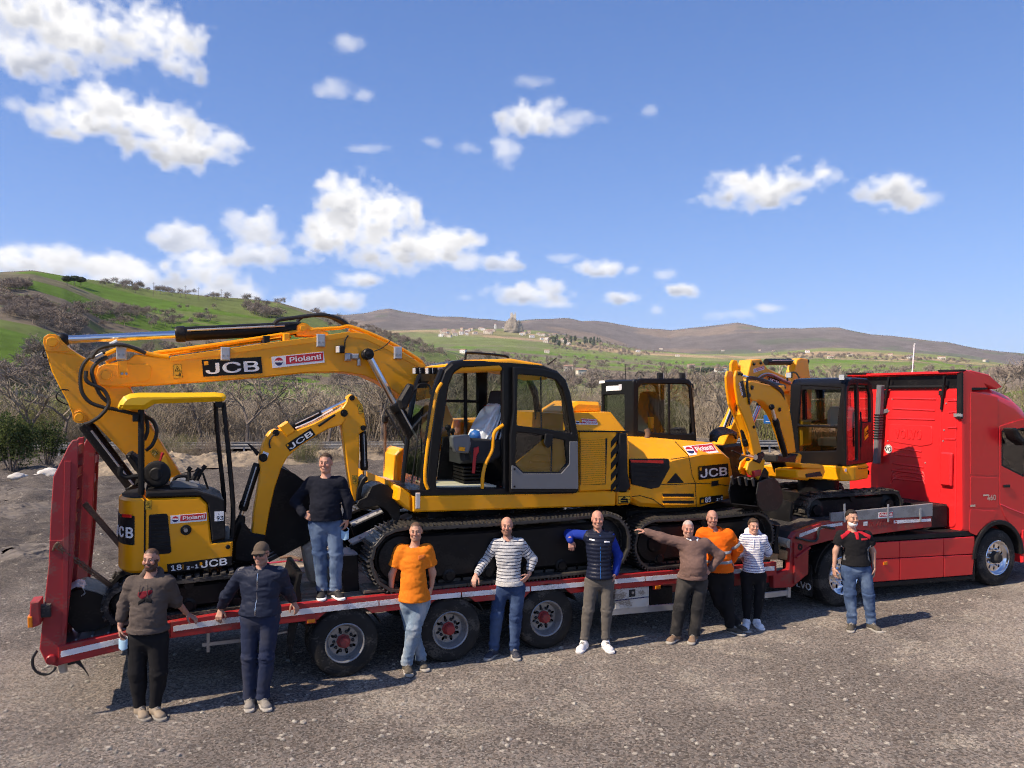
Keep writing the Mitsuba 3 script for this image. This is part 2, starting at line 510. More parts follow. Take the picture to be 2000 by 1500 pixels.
# ------------------------------------------------------------------ materials
def plain(name,base,rough=.5,metallic=0.0,clearcoat=0.0,spec=.5,grain=0.0,gscale=8.0,bump=0.0,bscale=40.0,dirt=None,dirt_amt=0.0,sheen=0.0):
    """Painted, plastic, metal or cloth surface with grain and patches of dirt."""
    b = mi.Color3f(list(base))
    if grain or dirt_amt:
        dc = list(dirt or (.2,.17,.13))

        def col(p,n,uv):
            c = b*(1+grain*(fbm(p.x*gscale,p.y*gscale,p.z*gscale,4)-.5)*2)
            if dirt_amt:
                f = fbm(p.x*5+3,p.y*5,p.z*5+9,4)+.35*(noise(p.x*60,p.y*60,p.z*60)-.5)
                c = mix(c,dc,dirt_amt*smoothstep(.52,.72,f))
            return c
        bc = mikit.proc(col)
    else:
        bc = {'type': 'rgb','value': list(base)}
    d = {'type': 'principled','base_color': bc,'roughness': rough,'metallic': metallic,'specular': spec}
    if clearcoat:
        d['clearcoat'],d['clearcoat_gloss'] = clearcoat,.9
    if sheen:
        d['sheen'] = sheen
    if bump:
        d = {'type': 'bumpmap','arbitrary': mikit.proc(lambda p,n,uv: fbm(p.x*bscale,p.y*bscale,p.z*bscale,3)),'scale': bump,'bsdf': d}
    scene[name] = {'type': 'twosided','bsdf': d}


plain('yellow_paint',(.88,.365,.002),.34,clearcoat=.3,spec=.35,grain=.03,gscale=2,dirt=(.45,.3,.12),dirt_amt=.12)
plain('canopy_yellow',(.88,.50,.004),.3,clearcoat=.5,grain=.03,gscale=2)
plain('black_paint',(.008,.008,.009),.42,grain=.2,dirt=(.05,.046,.04),dirt_amt=.2,spec=.22)
plain('black_plastic',(.011,.011,.012),.55,grain=.2,gscale=20,dirt=(.045,.042,.038),dirt_amt=.2,spec=.22)
plain('cab_black',(.007,.007,.008),.30,clearcoat=.15,spec=.25)
plain('grey_plastic',(.15,.155,.165),.5,grain=.06)
plain('seat_cloth',(.03,.032,.036),.85,grain=.2,gscale=30)
plain('chrome',(.8,.8,.82),.12,metallic=1.0)
plain('steel',(.34,.34,.35),.42,metallic=.85,grain=.15)
plain('galvanised',(.5,.51,.52),.45,metallic=.7,grain=.15,gscale=12)
plain('track_steel',(.035,.034,.034),.5,metallic=.3,grain=.3,gscale=12,dirt=(.16,.13,.10),dirt_amt=.5,spec=.22)
plain('grouser_steel',(.065,.064,.062),.42,metallic=.5,grain=.3,gscale=12,dirt=(.17,.14,.11),dirt_amt=.45)
plain('rubber',(.022,.022,.022),.8,grain=.3,gscale=10,dirt=(.12,.11,.095),dirt_amt=.55,spec=.22)
plain('rubber_track',(.03,.029,.028),.8,grain=.3,gscale=10,dirt=(.22,.19,.15),dirt_amt=.5,spec=.22)
plain('hose_black',(.015,.015,.015),.5)
plain('trailer_red',(.33,.016,.02),.4,clearcoat=.25,grain=.10,gscale=6,dirt=(.17,.09,.07),dirt_amt=.45)
plain('ramp_red',(.30,.02,.025),.5,grain=.15,gscale=5,dirt=(.20,.10,.08),dirt_amt=.5)
plain('truck_red',(.72,.020,.024),.25,clearcoat=.8,grain=.02,gscale=2)
plain('tape_white',(.78,.78,.80),.5,grain=.08,gscale=14,dirt=(.35,.32,.28),dirt_amt=.55)
plain('sticker_white',(.80,.80,.80),.45)
plain('sticker_red',(.50,.02,.03),.45)
plain('sticker_yellow',(.80,.45,.02),.45)
plain('label_grey',(.55,.58,.62),.5)
plain('navy_print',(.02,.025,.10),.45)
plain('blue_print',(.02,.12,.40),.45)
plain('rim_grey',(.30,.31,.32),.4,metallic=.5,grain=.15,dirt=(.16,.13,.10),dirt_amt=.4)
plain('hub_red',(.30,.03,.03),.55,grain=.2,dirt=(.12,.06,.05),dirt_amt=.5)
plain('lamp_orange',(.75,.22,.01),.25)
plain('lamp_red',(.60,.02,.015),.25)
plain('lamp_clear',(.75,.77,.80),.12,metallic=.5)
plain('side_grey',(.24,.245,.25),.5,grain=.12,gscale=6,dirt=(.12,.11,.10),dirt_amt=.4)
plain('chassis_dark',(.03,.03,.032),.6,grain=.3,dirt=(.14,.12,.10),dirt_amt=.5,spec=.22)
plain('box_white',(.55,.54,.50),.55,grain=.1,dirt=(.20,.15,.10),dirt_amt=.75)
plain('red_plastic',(.45,.015,.02),.4)
plain('rust_steel',(.12,.075,.05),.7,grain=.35,gscale=14,dirt=(.22,.14,.09),dirt_amt=.6)
plain('plastic_film',(.62,.68,.72),.15,clearcoat=1.0,spec=.8)
plain('mat_cream',(.62,.56,.42),.8,grain=.12)
plain('concrete',(.42,.37,.29),.85,grain=.15,gscale=12,dirt=(.25,.21,.16),dirt_amt=.5)
plain('sign_blue',(.02,.14,.42),.4)
plain('roof_tile',(.30,.19,.14),.8,grain=.2,gscale=.6)
plain('plaster',(.62,.57,.48),.85,grain=.08,gscale=.3)
plain('plaster_pink',(.54,.45,.37),.85,grain=.08,gscale=.3)
plain('plaster_white',(.78,.77,.73),.85)
plain('window_dark',(.04,.045,.05),.2)
plain('bark',(.16,.13,.11),.9,grain=.3,gscale=3)
plain('cypress',(.02,.035,.018),.9,grain=.5,gscale=.6)
plain('glass_frit',(.02,.02,.022),.2)
scene['glass'] = {'type': 'thindielectric','int_ior': 1.5}
scene['tinted_glass'] = {'type': 'thindielectric','int_ior': 1.5,'specular_transmittance': {'type': 'rgb','value': [.50,.57,.53]}}


def wood_col(p,n,uv):
    u = p.x*math.cos(TA)+p.y*math.sin(TA)
    v =-p.x*math.sin(TA)+p.y*math.cos(TA)
    g = fbm(v*60,u*2.5,3,4)
    tone = cell_rand(v/.19,3,5)
    c = mix((.16,.13,.10),(.36,.31,.25),smoothstep(.25,.8,g*.7+tone*.35))
    return mix(c,(.07,.06,.05),.7*smoothstep(.52,.7,fbm(u*2,v*2,8,4)))


scene['deck_wood'] = {'type': 'twosided','bsdf': {'type': 'principled','base_color': mikit.proc(wood_col),'roughness': .8}}


def gravel_col(p,n,uv):
    d1,d2,r = voronoi(p.x*46,p.y*46)
    e1,e2,q = voronoi(p.x*13+5,p.y*13)
    big = fbm(p.x*.22,p.y*.22,4,4)
    mid = fbm(p.x*.9+9,p.y*.9,2,4)
    c = mix((.182,.160,.142),(.240,.212,.188),smoothstep(.35,.65,big))
    c = mix(c,(.31,.275,.235),.4*smoothstep(.60,.72,mid))
    c = mix(c,(.128,.112,.100),.6*smoothstep(.50,.38,mid))
    c = mix(c,(.40,.365,.30),.25*smoothstep(.66,.74,fbm(p.x*1.7+70,p.y*1.7,6,4)))
    soil = mix((.050,.044,.040),(.165,.145,.125),fbm(p.x*2.6,p.y*2.6,11,5))
    back =-p.x*math.sin(TA)+p.y*math.cos(TA)+3*(fbm(p.x*.3,p.y*.3,12,3)-.5)
    c = mix(c,soil,.8*smoothstep(13.5,17,back+9*smoothstep(-2.5,-5.0,p.x*math.cos(TA)+p.y*math.sin(TA))))
    tone = cell_rand(r*4096,7,3)
    c = c*(.42+1.15*r)*mix((1.05,.99,.94),(.94,1.0,1.08),tone)
    c = mix(c,(.50,.46,.40),.8*smoothstep(.955,.98,q)*smoothstep(.36,.26,e1))
    return mix(c,(.05,.046,.042),.45*smoothstep(.14,.02,d2-d1))


def gravel_h(p,n,uv):
    d1,d2,r = voronoi(p.x*46,p.y*46)
    return (smoothstep(0,.4,d2-d1)*(.4+.6*r))+1.3*fbm(p.x*7,p.y*7,1,4)


scene['yard_gravel'] = {'type': 'bumpmap','arbitrary': mikit.proc(gravel_h,4e-3),'scale': .013,'bsdf': {'type': 'principled','base_color': mikit.proc(gravel_col),'roughness': .9,'specular': .25}}


def stone_col(p,n,uv):
    return mix((.13,.122,.112),(.44,.41,.36),cell_rand(p.x*22,p.y*22,3)*.8+.2*noise(p.x*90,p.y*90,p.z*90))


scene['stones'] = {'type': 'principled','base_color': mikit.proc(stone_col),'roughness': .9}
scene['dark_soil'] = {'type': 'bumpmap','arbitrary': mikit.proc(lambda p,n,uv: fbm(p.x*7,p.y*7,p.z*7,4),1e-2),'scale': .10,'bsdf': {'type': 'principled','base_color': mikit.proc(lambda p,n,uv: mix((.055,.048,.043),(.20,.175,.15),fbm(p.x*4,p.y*4,p.z*4,5))),'roughness': .95}}
scene['pale_stone'] = {'type': 'principled','base_color': mikit.proc(lambda p,n,uv: mix((.38,.36,.33),(.66,.64,.60),fbm(p.x*6,p.y*6,p.z*6,3))),'roughness': .9}
scene['sand_soil'] = {'type': 'bumpmap','arbitrary': mikit.proc(lambda p,n,uv: fbm(p.x*5,p.y*5,p.z*5,4),1e-2),'scale': .12,
                      'bsdf': {'type': 'principled','base_color': mikit.proc(lambda p,n,uv: mix((.11,.09,.07),(.36,.29,.20),fbm(p.x*2.3,p.y*2.3,p.z*2.3,5))),'roughness': .95}}

# ------------------------------------------------------------------ ground, hills
from scipy.interpolate import PchipInterpolator,RegularGridInterpolator
RNG = np.random.default_rng(7)
random.seed(7)


def az_of(px):
    return math.degrees(math.atan((px-1000)/FPX))


CREST = {  # distance: skyline of that fold of the land as (photo x, photo y)
    300: [(-400,610),(0,628),(70,640),(125,660),(200,715),(350,742),(600,756),(1000,772),(1500,776),(1890,772),(1960,757),(2100,738),(2400,700)],
    700: [(-400,545),(0,556),(60,553),(130,559),(200,562),(290,573),(400,584),(480,591),(540,597),(600,612),(660,630),(720,648),(800,668),(900,697),(1000,722),(1150,738),(1400,747),(1700,748),(2000,740),(2400,700)],
    1150: [(-400,620),(300,640),(600,662),(900,692),(1000,697),(1150,710),(1400,720),(1700,714),(2000,724),(2400,700)],
    1700: [(-400,640),(600,668),(850,672),(1000,674),(1150,688),(1300,700),(1450,703),(1600,697),(1780,700),(2000,722),(2400,705)],
    2500: [(-400,640),(500,660),(680,650),(850,643),(940,640),(990,640),(1060,645),(1150,664),(1250,682),(1350,689),(1450,689),(1560,683),(1610,680),(1700,684),(1850,696),(2000,718),(2400,700)],
    3300: [(-400,648),(500,668),(680,657),(850,652),(940,650),(1060,654),(1150,672),(1250,690),(1350,697),(1450,697),(1600,690),(1700,692),(1850,704),(2000,726),(2400,705)],
    5500: [(-400,640),(500,635),(600,620),(680,617),(715,614),(740,609),(760,608),(790,617),(850,626),(930,634),(1000,641),(1050,634),(1110,627),(1160,630),(1210,642),(1250,650),(1310,656),(1370,646),(1440,635),(1500,640),(1550,638),(1640,643),(1700,656),(1770,662),(1850,672),(1920,688),(2000,702),(2200,716),(2400,700)],
}
KN = [62,72,100,170,*CREST,7000,8000]
AZS = np.unique(np.concatenate([np.arange(-180,-44,3.0),np.arange(-44,44,.16),np.arange(44,180.1,3.0)]))


def crest_z(R,pts):
    a = np.array([az_of(x) for x,_ in pts])
    e = np.array([(772-y)/FPX*math.cos(math.radians(az_of(x))) for x,y in pts])
    a = np.concatenate([[-180,-90],a,[90,180]])
    e = np.concatenate([[.03,.05],e,[.05,.03]])
    return HC+R*np.interp(AZS,a,e)


ZK = np.stack([0*AZS,0*AZS-.4,0*AZS-2.6,0*AZS-4.5]+[crest_z(R,p) for R,p in CREST.items()]+[.7*crest_z(5500,CREST[5500]),-20+0*AZS])
RS = np.unique(np.concatenate([np.geomspace(62,8000,180),KN]))
ZG = PchipInterpolator(np.log(KN),ZK,axis=0)(np.log(RS))            # (R, az)
AA,RR = np.meshgrid(np.radians(AZS),RS)
XG,YG = RR*np.sin(AA),RR*np.cos(AA)
P3 = np.stack([XG,YG,0*XG],-1)
far = np.clip((RR-160)/400,0,1)
ZG = ZG+far*(7*(meshkit.fbm(P3/170,4,5)-.5)+np.clip((RR-900)/1500,0,1)*26*(meshkit.fbm(P3/520,4,6)-.5)
                 +np.clip((RR-3300)/1500,0,1)*np.clip((6900-RR)/900,0,1)*95*(np.abs(meshkit.fbm(P3/1300,4,8)-.5)*2-.28))
LANDZ = RegularGridInterpolator((np.log(RS),np.radians(AZS)),ZG,bounds_error=False,fill_value=None)


def land_z(x,y):
    r = np.hypot(x,y)
    return np.where(r < 62,0.0,LANDZ(np.stack([np.log(np.maximum(r,62)),np.arctan2(x,y)],-1)))


def hit(px,py,rmin=70,rmax=9000):
    """Where the sight line of a photo point meets the land."""
    o,d = WF.ray(px,py)
    d = d/np.hypot(d[0],d[1])
    r = np.geomspace(rmin,rmax,900)
    below = HC+d[2]*r < land_z(d[0]*r,d[1]*r)
    if not below.any():
        return None
    k = np.argmax(below)
    return np.array([d[0]*r[k],d[1]*r[k],np.asarray(land_z(d[0]*r[k],d[1]*r[k])).item()])


def ellipse(px,py,hw,hh):
    """A field, or shade painted as one, on the hillside as centre and half axes in plan."""
    c,l,r = hit(px,py),hit(px-hw,py),hit(px+hw,py)
    t,b = hit(px,py-hh),hit(px,py+hh)
    if any(k is None for k in (c,l,r,t,b)):
        return None
    ax = (r-l)[:2]/2
    rad = max(6,(np.linalg.norm(t[:2])-np.linalg.norm(b[:2]))/2)
    return (c[0],c[1],ax[0]/(ax @ ax),ax[1]/(ax @ ax),c[0]/np.hypot(c[0],c[1])/rad,c[1]/np.hypot(c[0],c[1])/rad)


GREEN,DARKG,OLIVE,SOIL,SCRUB,PALE = (.070,.125,.020),(.030,.070,.028),(.092,.118,.040),(.24,.18,.115),(.125,.105,.085),(.115,.140,.052)
FIELDS_AND_SHADE = [(ellipse(*e),col) for e,col in [
    ((30,670,85,42),GREEN),((40,705,60,25),GREEN),((250,625,120,18),GREEN),((360,600,130,20),GREEN),((430,612,130,22),GREEN),((110,577,90,12),GREEN),((470,600,70,14),DARKG),
    ((520,612,50,10),OLIVE),((150,605,60,7),SCRUB),((60,598,70,12),SCRUB),((130,650,35,18),SCRUB),((560,640,60,8),OLIVE),((950,665,70,10),DARKG),((900,672,50,8),DARKG),((1000,658,40,12),DARKG),  # dark green below the town is a cloud shadow painted as field colour
    ((1100,690,60,14),GREEN),((1130,708,50,10),GREEN),((1250,703,50,9),GREEN),((1180,738,60,5),DARKG),((1380,712,40,6),GREEN),((1440,685,60,6),DARKG),((1560,690,50,6),DARKG),
    ((1590,685,60,9),PALE),((1700,690,60,8),PALE),((1665,702,22,7),SOIL),((1697,700,12,8),SOIL),((1752,700,18,5),SOIL),((1730,696,35,6),DARKG),((1850,720,70,12),GREEN),((1960,722,60,8),GREEN),
    ((1780,716,60,7),OLIVE),((1880,707,60,3),SOIL),((1960,775,50,14),GREEN),((650,715,80,9),OLIVE),((540,740,70,7),GREEN),((1250,722,90,9),OLIVE),((1400,733,70,8),OLIVE),((880,712,50,10),OLIVE)] if e is not None]
FIELDS_AND_SHADE = [f for f in FIELDS_AND_SHADE if f[0] is not None]


def land_col(p,n,uv):
    x,y = p.x,p.y
    r = dr.sqrt(x*x+y*y)
    w1,w2 = fbm(x/60,y/60,1,3)-.5,fbm(x/60+50,y/60,2,3)-.5
    d1,d2,c = voronoi(x/170+w1*.5,y/170+w2*.5)
    big = fbm(x/480,y/480,3,3)
    scrub = mix((.085,.072,.06),SCRUB,fbm(x/22,y/22,5,4)*1.3)
    col = scrub
    col = mix(col,OLIVE,smoothstep(.35,.42,c))
    col = mix(col,GREEN,.85*smoothstep(.66,.70,c))
    col = mix(col,PALE,.8*smoothstep(.86,.88,c))
    col = mix(col,(.07,.065,.045),.65*smoothstep(.10,.03,d2-d1))
    col = mix(col,scrub,smoothstep(.50,.60,big)*.8)
    for (cx,cy,ax,ay,bx,by),fc in FIELDS_AND_SHADE:
        a,b = (x-cx)*ax+(y-cy)*ay+w1*.55,(x-cx)*bx+(y-cy)*by+w2*.55
        col = mix(col,fc,smoothstep(1.05,.92,dr.sqrt(a*a+b*b))*.95)
    col = mix(col,scrub,.55*smoothstep(.53,.60,fbm(x/46+3,y/46,15,4))*smoothstep(500,900,r))
    col = mix(col,OLIVE,.6*smoothstep(.52,.62,fbm(x/120+3,y/120+7,16,3))*smoothstep(700,1100,r))
    wood = mix((.056,.049,.053),(.110,.096,.097),fbm(x/90,y/90,9,5))
    wood = mix(wood,(.17,.125,.09),.5*smoothstep(.60,.68,fbm(x/420,y/420,19,3)))
    wood = mix(wood,(.05,.075,.04),.6*smoothstep(.63,.70,fbm(x/340+9,y/340,29,3)))
    col = mix(col,wood,smoothstep(3100,3700,r+w1*500))
    dry = mix((.13,.105,.075),(.26,.215,.145),fbm(x/2.5,y/2.5,8,4))
    dry = mix(dry,(.075,.11,.03),.7*smoothstep(.55,.65,fbm(x/9,y/9,6,3)))
    col = mix(dry,col,smoothstep(150,230,r+w1*60))
    return col*(.72+.56*fbm(x/5,y/5,4,4))*(.85+.3*noise(x/31,y/31))


scene['land'] = {'type': 'principled','base_color': mikit.proc(land_col),'roughness': .95,'specular': .1}


def grid_mesh(X,Y,Z):
    R,C = X.shape
    i = np.arange(R*C).reshape(R,C)
    f = np.stack([i[:-1,:-1],i[:-1,1:],i[1:,1:],i[1:,:-1]],-1).reshape(-1,4)
    m = quads(np.stack([X,Y,Z],-1).reshape(-1,3),f)
    if m.face_normals[:,2].mean() < 0:
        m.invert()
    return m


structure('hills',grid_mesh(XG,YG,ZG-np.where(RR < 62.5,.05,0)),'land',True)


# the gravel yard: fine near the camera, coarser behind
def yard_z(x,y):
    p = np.stack([x,y,0*x],-1)
    u = x*math.cos(TA)+y*math.sin(TA)
    v =-x*math.sin(TA)+y*math.cos(TA)
    z = .07*(meshkit.fbm(p*.5,4,2)-.5)+.05*(meshkit.fbm(p*2.2,5,3)-.5)
    z = np.where((v > 8.2) & (v < 13) & (u < 15),z*.4,z)
    rut = np.clip((7.6-v)/1.2,0,1)                                  # wheel tracks left of the lorry and in front
    z += .08*rut*np.clip((4-u)/3,.15,1)*(meshkit.noise(np.stack([u*.25,v*5.5,0*u],-1),5)-.5)
    back = np.clip((v-14)/6,0,1)
    z += back*(.42*(meshkit.fbm(p*.22,4,11)-.5)+.32*(np.abs(meshkit.fbm(p*.9,4,12)-.5)*2-.2)+.12*(meshkit.fbm(p*3.5,3,17)-.5))
    left = np.clip((-3.2-u)/2.0,0,1)*np.clip((y-11)/3,0,1)
    z += left*(.55*np.maximum(meshkit.fbm(p*.45,4,13)-.42,0)+.2*(meshkit.fbm(p*2.4,4,14)-.5))
    return z


yr = np.concatenate([np.geomspace(2.2,30,330),np.linspace(30.3,63.5,70)])
ya = np.radians(np.concatenate([np.arange(-180,-46,4.0),np.arange(-46,46,.22),np.arange(46,180.1,4.0)]))
A2,R2 = np.meshgrid(ya,yr)
XY2 = R2*np.sin(A2),R2*np.cos(A2)
Z2 = yard_z(*XY2)*np.clip((63-R2)/12,0,1)
Z2[0] -= .0
structure('ground',cat(grid_mesh(*XY2,Z2),trimesh.Trimesh(np.array([[2.2*math.sin(a),2.2*math.cos(a),-.03] for a in ya]+[[0,0,-.03]]),[[i+1,i,len(ya)] for i in range(len(ya)-1)],process=False)),'yard_gravel',True)
YZ = RegularGridInterpolator((yr,ya),Z2,bounds_error=False,fill_value=0.0)


def yard_at(x,y):
    return YZ(np.stack([np.hypot(x,y),np.arctan2(x,y)],-1))


# loose stones on the yard, one mass
def pebble(seed,n=1):
    m = trimesh.creation.icosphere(n)
    m.vertices *= (1+.5*(meshkit.noise(m.vertices*1.7+seed*9,seed)-.5))[:,None]*[1,.8,.55]
    return m


peb = [pebble(k,0) for k in range(6)]
V,Fs,off = [],[],0
N = 9000
rr = 4.2+(RNG.random(N) ** 1.6)*17
aa = np.radians(RNG.uniform(-37,37,N))
sz = .007+.030*RNG.random(N) ** 9+.006*RNG.random(N)
xs,ys = rr*np.sin(aa),rr*np.cos(aa)
zs = yard_at(xs,ys)
for k in range(N):
    m = peb[k % 6]
    t = RNG.uniform(0,6.3)
    c,s = math.cos(t)*sz[k],math.sin(t)*sz[k]
    v = m.vertices
    V.append(np.stack([v[:,0]*c-v[:,1]*s+xs[k],v[:,0]*s+v[:,1]*c+ys[k],v[:,2]*sz[k]+zs[k]+sz[k]*.15],1))
    Fs.append(m.faces+off)
    off += len(v)
structure('gravel',trimesh.Trimesh(np.vstack(V),np.vstack(Fs),process=False),'stones',False,'stuff','loose grey and pale pebbles strewn over the yard','gravel')

# sandy spoil bank along the back of the yard
def bank(pts,h,w,seed,name,mat='sand_soil'):
    p = np.array([WF.uv(x,y,0) for x,y in pts])
    t = np.linspace(0,1,300)
    q = np.stack([np.interp(t,np.linspace(0,1,len(p)),p[:,k]) for k in (0,1)],1)
    s = np.linspace(-1,1,36)
    d = np.gradient(q,axis=0)
    nrm = np.stack([-d[:,1],d[:,0]],1)/np.linalg.norm(d,axis=1,keepdims=True)
    G = q[:,None]+nrm[:,None]*s[None,:,None]*w
    pn = np.concatenate([G,0*G[...,:1]],-1)
    env = np.clip(1-s ** 2,0,1)[None]*np.clip(np.minimum(t,1-t)*9,0,1)[:,None]
    Z = h*env*(.2+1.2*meshkit.fbm(pn*.5,4,seed))+.55*h*env*np.abs(meshkit.fbm(pn*2.4,4,seed+3)-.5)*2-.08
    structure(name,grid_mesh(G[...,0],G[...,1],Z),mat,True)


bank([(130,930),(250,922),(340,905),(480,902),(600,897),(720,893),(800,896)],.55,2.2,31,'soil_bank')
bank([(-60,1010),(20,1000),(90,985)],.25,1.2,33,'dirt_heap','dark_soil')
bank([(-40,1085),(30,1075),(110,1082)],.2,1.2,37,'dirt_heap','dark_soil')
bank([(-60,965),(40,958),(100,962)],.2,1.5,39,'dirt_heap','dark_soil')
bank([(1330,905),(1400,900),(1480,905),(1560,905)],.6,2.6,35,'grass_bank')
for k,(x,y,s) in enumerate([(32,936,.30),(45,935,.2),(95,932,.42),(118,930,.25),(70,934,.18)]):
    X,Y = WF.uv(x,y,0)
    m = pebble(40+k,2)
    m.apply_scale(s)
    m.apply_translation([X,Y,s*.3])
    key = thing('boulder',['pale boulder leftmost at the edge of the yard','small pale stone just right of the leftmost boulder','largest pale boulder beside the red ramp at the yard edge','pale boulder nearest to the red ramp','small pale stone between the two groups of boulders'][k],'boulder')
    emit(key,m,'pale_stone',True,WF)


# ------------------------------------------------------------------ bare trees and brush
def strips(segs,sides=3):
    """Tapered three-sided twigs from (p0, p1, r0, r1)."""
    s = np.array([np.concatenate([a,b,[c,d]]) for a,b,c,d in segs])
    p0,p1,r0,r1 = s[:,:3],s[:,3:6],s[:,6],s[:,7]
    d = p1-p0
    d /= np.maximum(np.linalg.norm(d,axis=1,keepdims=True),1e-9)
    a = np.cross(d,np.where(np.abs(d[:,2:]) < .9,[[0,0,1.0]],[[1.0,0,0]]))
    a /= np.linalg.norm(a,axis=1,keepdims=True)
    b = np.cross(d,a)
    V = []
    for p,r in ((p0,r0),(p1,r1)):
        for k in range(sides):
            t = 2*math.pi*k/sides
            V.append(p+r[:,None]*(math.cos(t)*a+math.sin(t)*b))
    V = np.stack(V,1)
    n = len(s)
    base = (np.arange(n)*2*sides)[:,None]
    f = []
    for k in range(sides):
        j = (k+1) % sides
        f.append(base+np.array([[k,j,sides+j]]))
        f.append(base+np.array([[k,sides+j,sides+k]]))
    return trimesh.Trimesh(V.reshape(-1,3),np.vstack(f),process=False)


def bare_tree(h,seed,depth=5,spread=.55,droop=0.0,stems=1,minr=.006):
    r = random.Random(seed)
    trunk,twigs = [],[]

    def grow(p,d,L,rad,lev):
        q = p
        n = 3
        for i in range(n):
            d = d+np.array([r.gauss(0,.13),r.gauss(0,.13),r.gauss(.03,.08)-droop*lev*.02])
            d /= np.linalg.norm(d)
            q2 = q+d*L/n
            ra,rb = rad*(1-.22*i/n),rad*(1-.22*(i+1)/n)
            (trunk if lev < 2 else twigs).append((q,q2,max(ra,minr),max(rb,minr)))
            q = q2
            if lev > 0 and lev < depth and r.random() < .55:
                branch(q,d,L*.62,rad*.5,lev+1)
        if lev < depth:
            for _ in range(r.choice((2,3))):
                branch(q,d,L*r.uniform(.62,.85),rad*.66,lev+1)

    def branch(q,d,L,rad,lev):
        e = d+spread*np.array([r.gauss(0,1),r.gauss(0,1),r.gauss(.15,.5)])
        grow(q,e/np.linalg.norm(e),L,rad,lev)

    for s in range(stems):
        a = r.uniform(0,6.3)
        d = np.array([math.cos(a)*.25*(stems > 1),math.sin(a)*.25*(stems > 1),1.0])
        grow(np.array([math.cos(a),math.sin(a),0])*.15*(stems > 1)+[0,0,-.1],d/np.linalg.norm(d),h*.27,h*.021/(1+.4*(stems > 1)),0)
    return strips(trunk,5),strips(twigs,3)


def brush(h,seed,n=150,wid=1.4):
    """A clump of thin upright stems and side twigs."""
    r = random.Random(seed)
    segs = []
    for _ in range(n):
        a,q = r.uniform(0,6.3),r.random() ** .5*wid
        p = np.array([math.cos(a)*q,math.sin(a)*q,-.05])
        d = np.array([r.gauss(0,.16),r.gauss(0,.16),1.0])
        L = h*r.uniform(.45,1.0)
        for i in range(4):
            e = p+d*L/4
            d = d+np.array([r.gauss(0,.16),r.gauss(0,.16),0])
            segs.append((p,e,.016*(1-i*.2),.016*(.8-i*.19)))
            if i > 0:
                for _k in range(2):
                    t = d+np.array([r.gauss(0,.6),r.gauss(0,.6),r.gauss(.1,.4)])
                    segs.append((e,e+t*L*r.uniform(.1,.24),.008,.004))
            p = e
    return strips(segs,3)


def twig_col(a,b):
    return mikit.proc(lambda p,n,uv: mix(a,b,fbm(p.x*.12,p.y*.12,p.z*.3,3))*(.6+.8*cell_rand(p.x*3,p.y*3,p.z*3)))


scene['twigs_grey'] = {'type': 'twosided','bsdf': {'type': 'diffuse','reflectance': twig_col((.25,.21,.16),(.39,.335,.26))}}
scene['twigs_brown'] = {'type': 'twosided','bsdf': {'type': 'diffuse','reflectance': twig_col((.20,.165,.13),(.33,.28,.22))}}
scene['twigs_green'] = {'type': 'twosided','bsdf': {'type': 'diffuse','reflectance': twig_col((.17,.17,.07),(.25,.25,.10))}}
scene['far_twigs'] = {'type': 'twosided','bsdf': {'type': 'diffuse','reflectance': twig_col((.21,.175,.15),(.34,.29,.25))}}
scene['evergreen'] = {'type': 'principledthin','base_color': mikit.proc(lambda p,n,uv: mix((.05,.075,.028),(.12,.15,.055),fbm(p.x*1.5,p.y*1.5,p.z*1.5,3))*(.6+.8*cell_rand(p.x*9,p.y*9,p.z*9))),'roughness': .6,'diff_trans': .6}


def place(x,y,s,rot,sx=1.0,dz=0.0):
    z = land_z(np.array(x),np.array(y)).item()+dz
    return T().translate([x,y,z]).rotate([0,0,1],math.degrees(rot)).scale([s*sx,s*sx,s])


def group(name,**shapes):
    scene[name] = {'type': 'shapegroup',**shapes}
    return name


def copies(name,label,category,groups,spots):
    for k,(x,y,s,sx) in enumerate(spots):
        scene[f'{name}__{k + 1:03d}'] = {'type': 'instance','to_world': place(x,y,s,RNG.uniform(0,6.3),sx),'g': {'type': 'ref','id': groups[int(RNG.integers(len(groups)))]}}
    labels[name] = {'label': label,'category': category,'kind': 'stuff'}


TREES = []
for k in range(5):
    tr,tw = bare_tree(1.0,100+k,4 if k < 4 else 5,.5,stems=1 if k % 2 else 2,minr=.0011)
    TREES.append((tr,tw))
gt = [group(f'g_tree_{k}',a=mikit.ply(t[0],'bark',False),b=mikit.ply(t[1],'twigs_grey' if k % 2 else 'twigs_brown',False)) for k,t in enumerate(TREES)]
gb = [group(f'g_brush_{k}',a=mikit.ply(brush(2.6,200+k),['twigs_grey','twigs_brown','twigs_grey','twigs_green'][k],False)) for k in range(4)]


def scatter(n,x0,x1,d0,d1,keep=lambda x,y: True):
    out = []
    while len(out) < n:
        d = d0+(d1-d0)*RNG.random()
        px = RNG.uniform(x0,x1)
        X,Y = (px-1000)/FPX*d,d
        if keep(X,Y):
            out.append((X,Y))
    return out


copies('bare_thicket','mass of bare grey and brown trees filling the valley behind the yard','thicket',gt,[(x,y,RNG.uniform(6.5,11.0),RNG.uniform(.9,1.3)) for x,y in scatter(300,-160,2200,66,150)])
copies('brush','dense dry brush and saplings along the back of the yard','brush',gb,[(x,y,RNG.uniform(.7,1.6),RNG.uniform(.9,1.6)) for x,y in scatter(420,-160,2200,54,130)]
       +[(x,y,RNG.uniform(.18,.5),1.3) for x,y in scatter(70,-100,2100,39.5,44)])

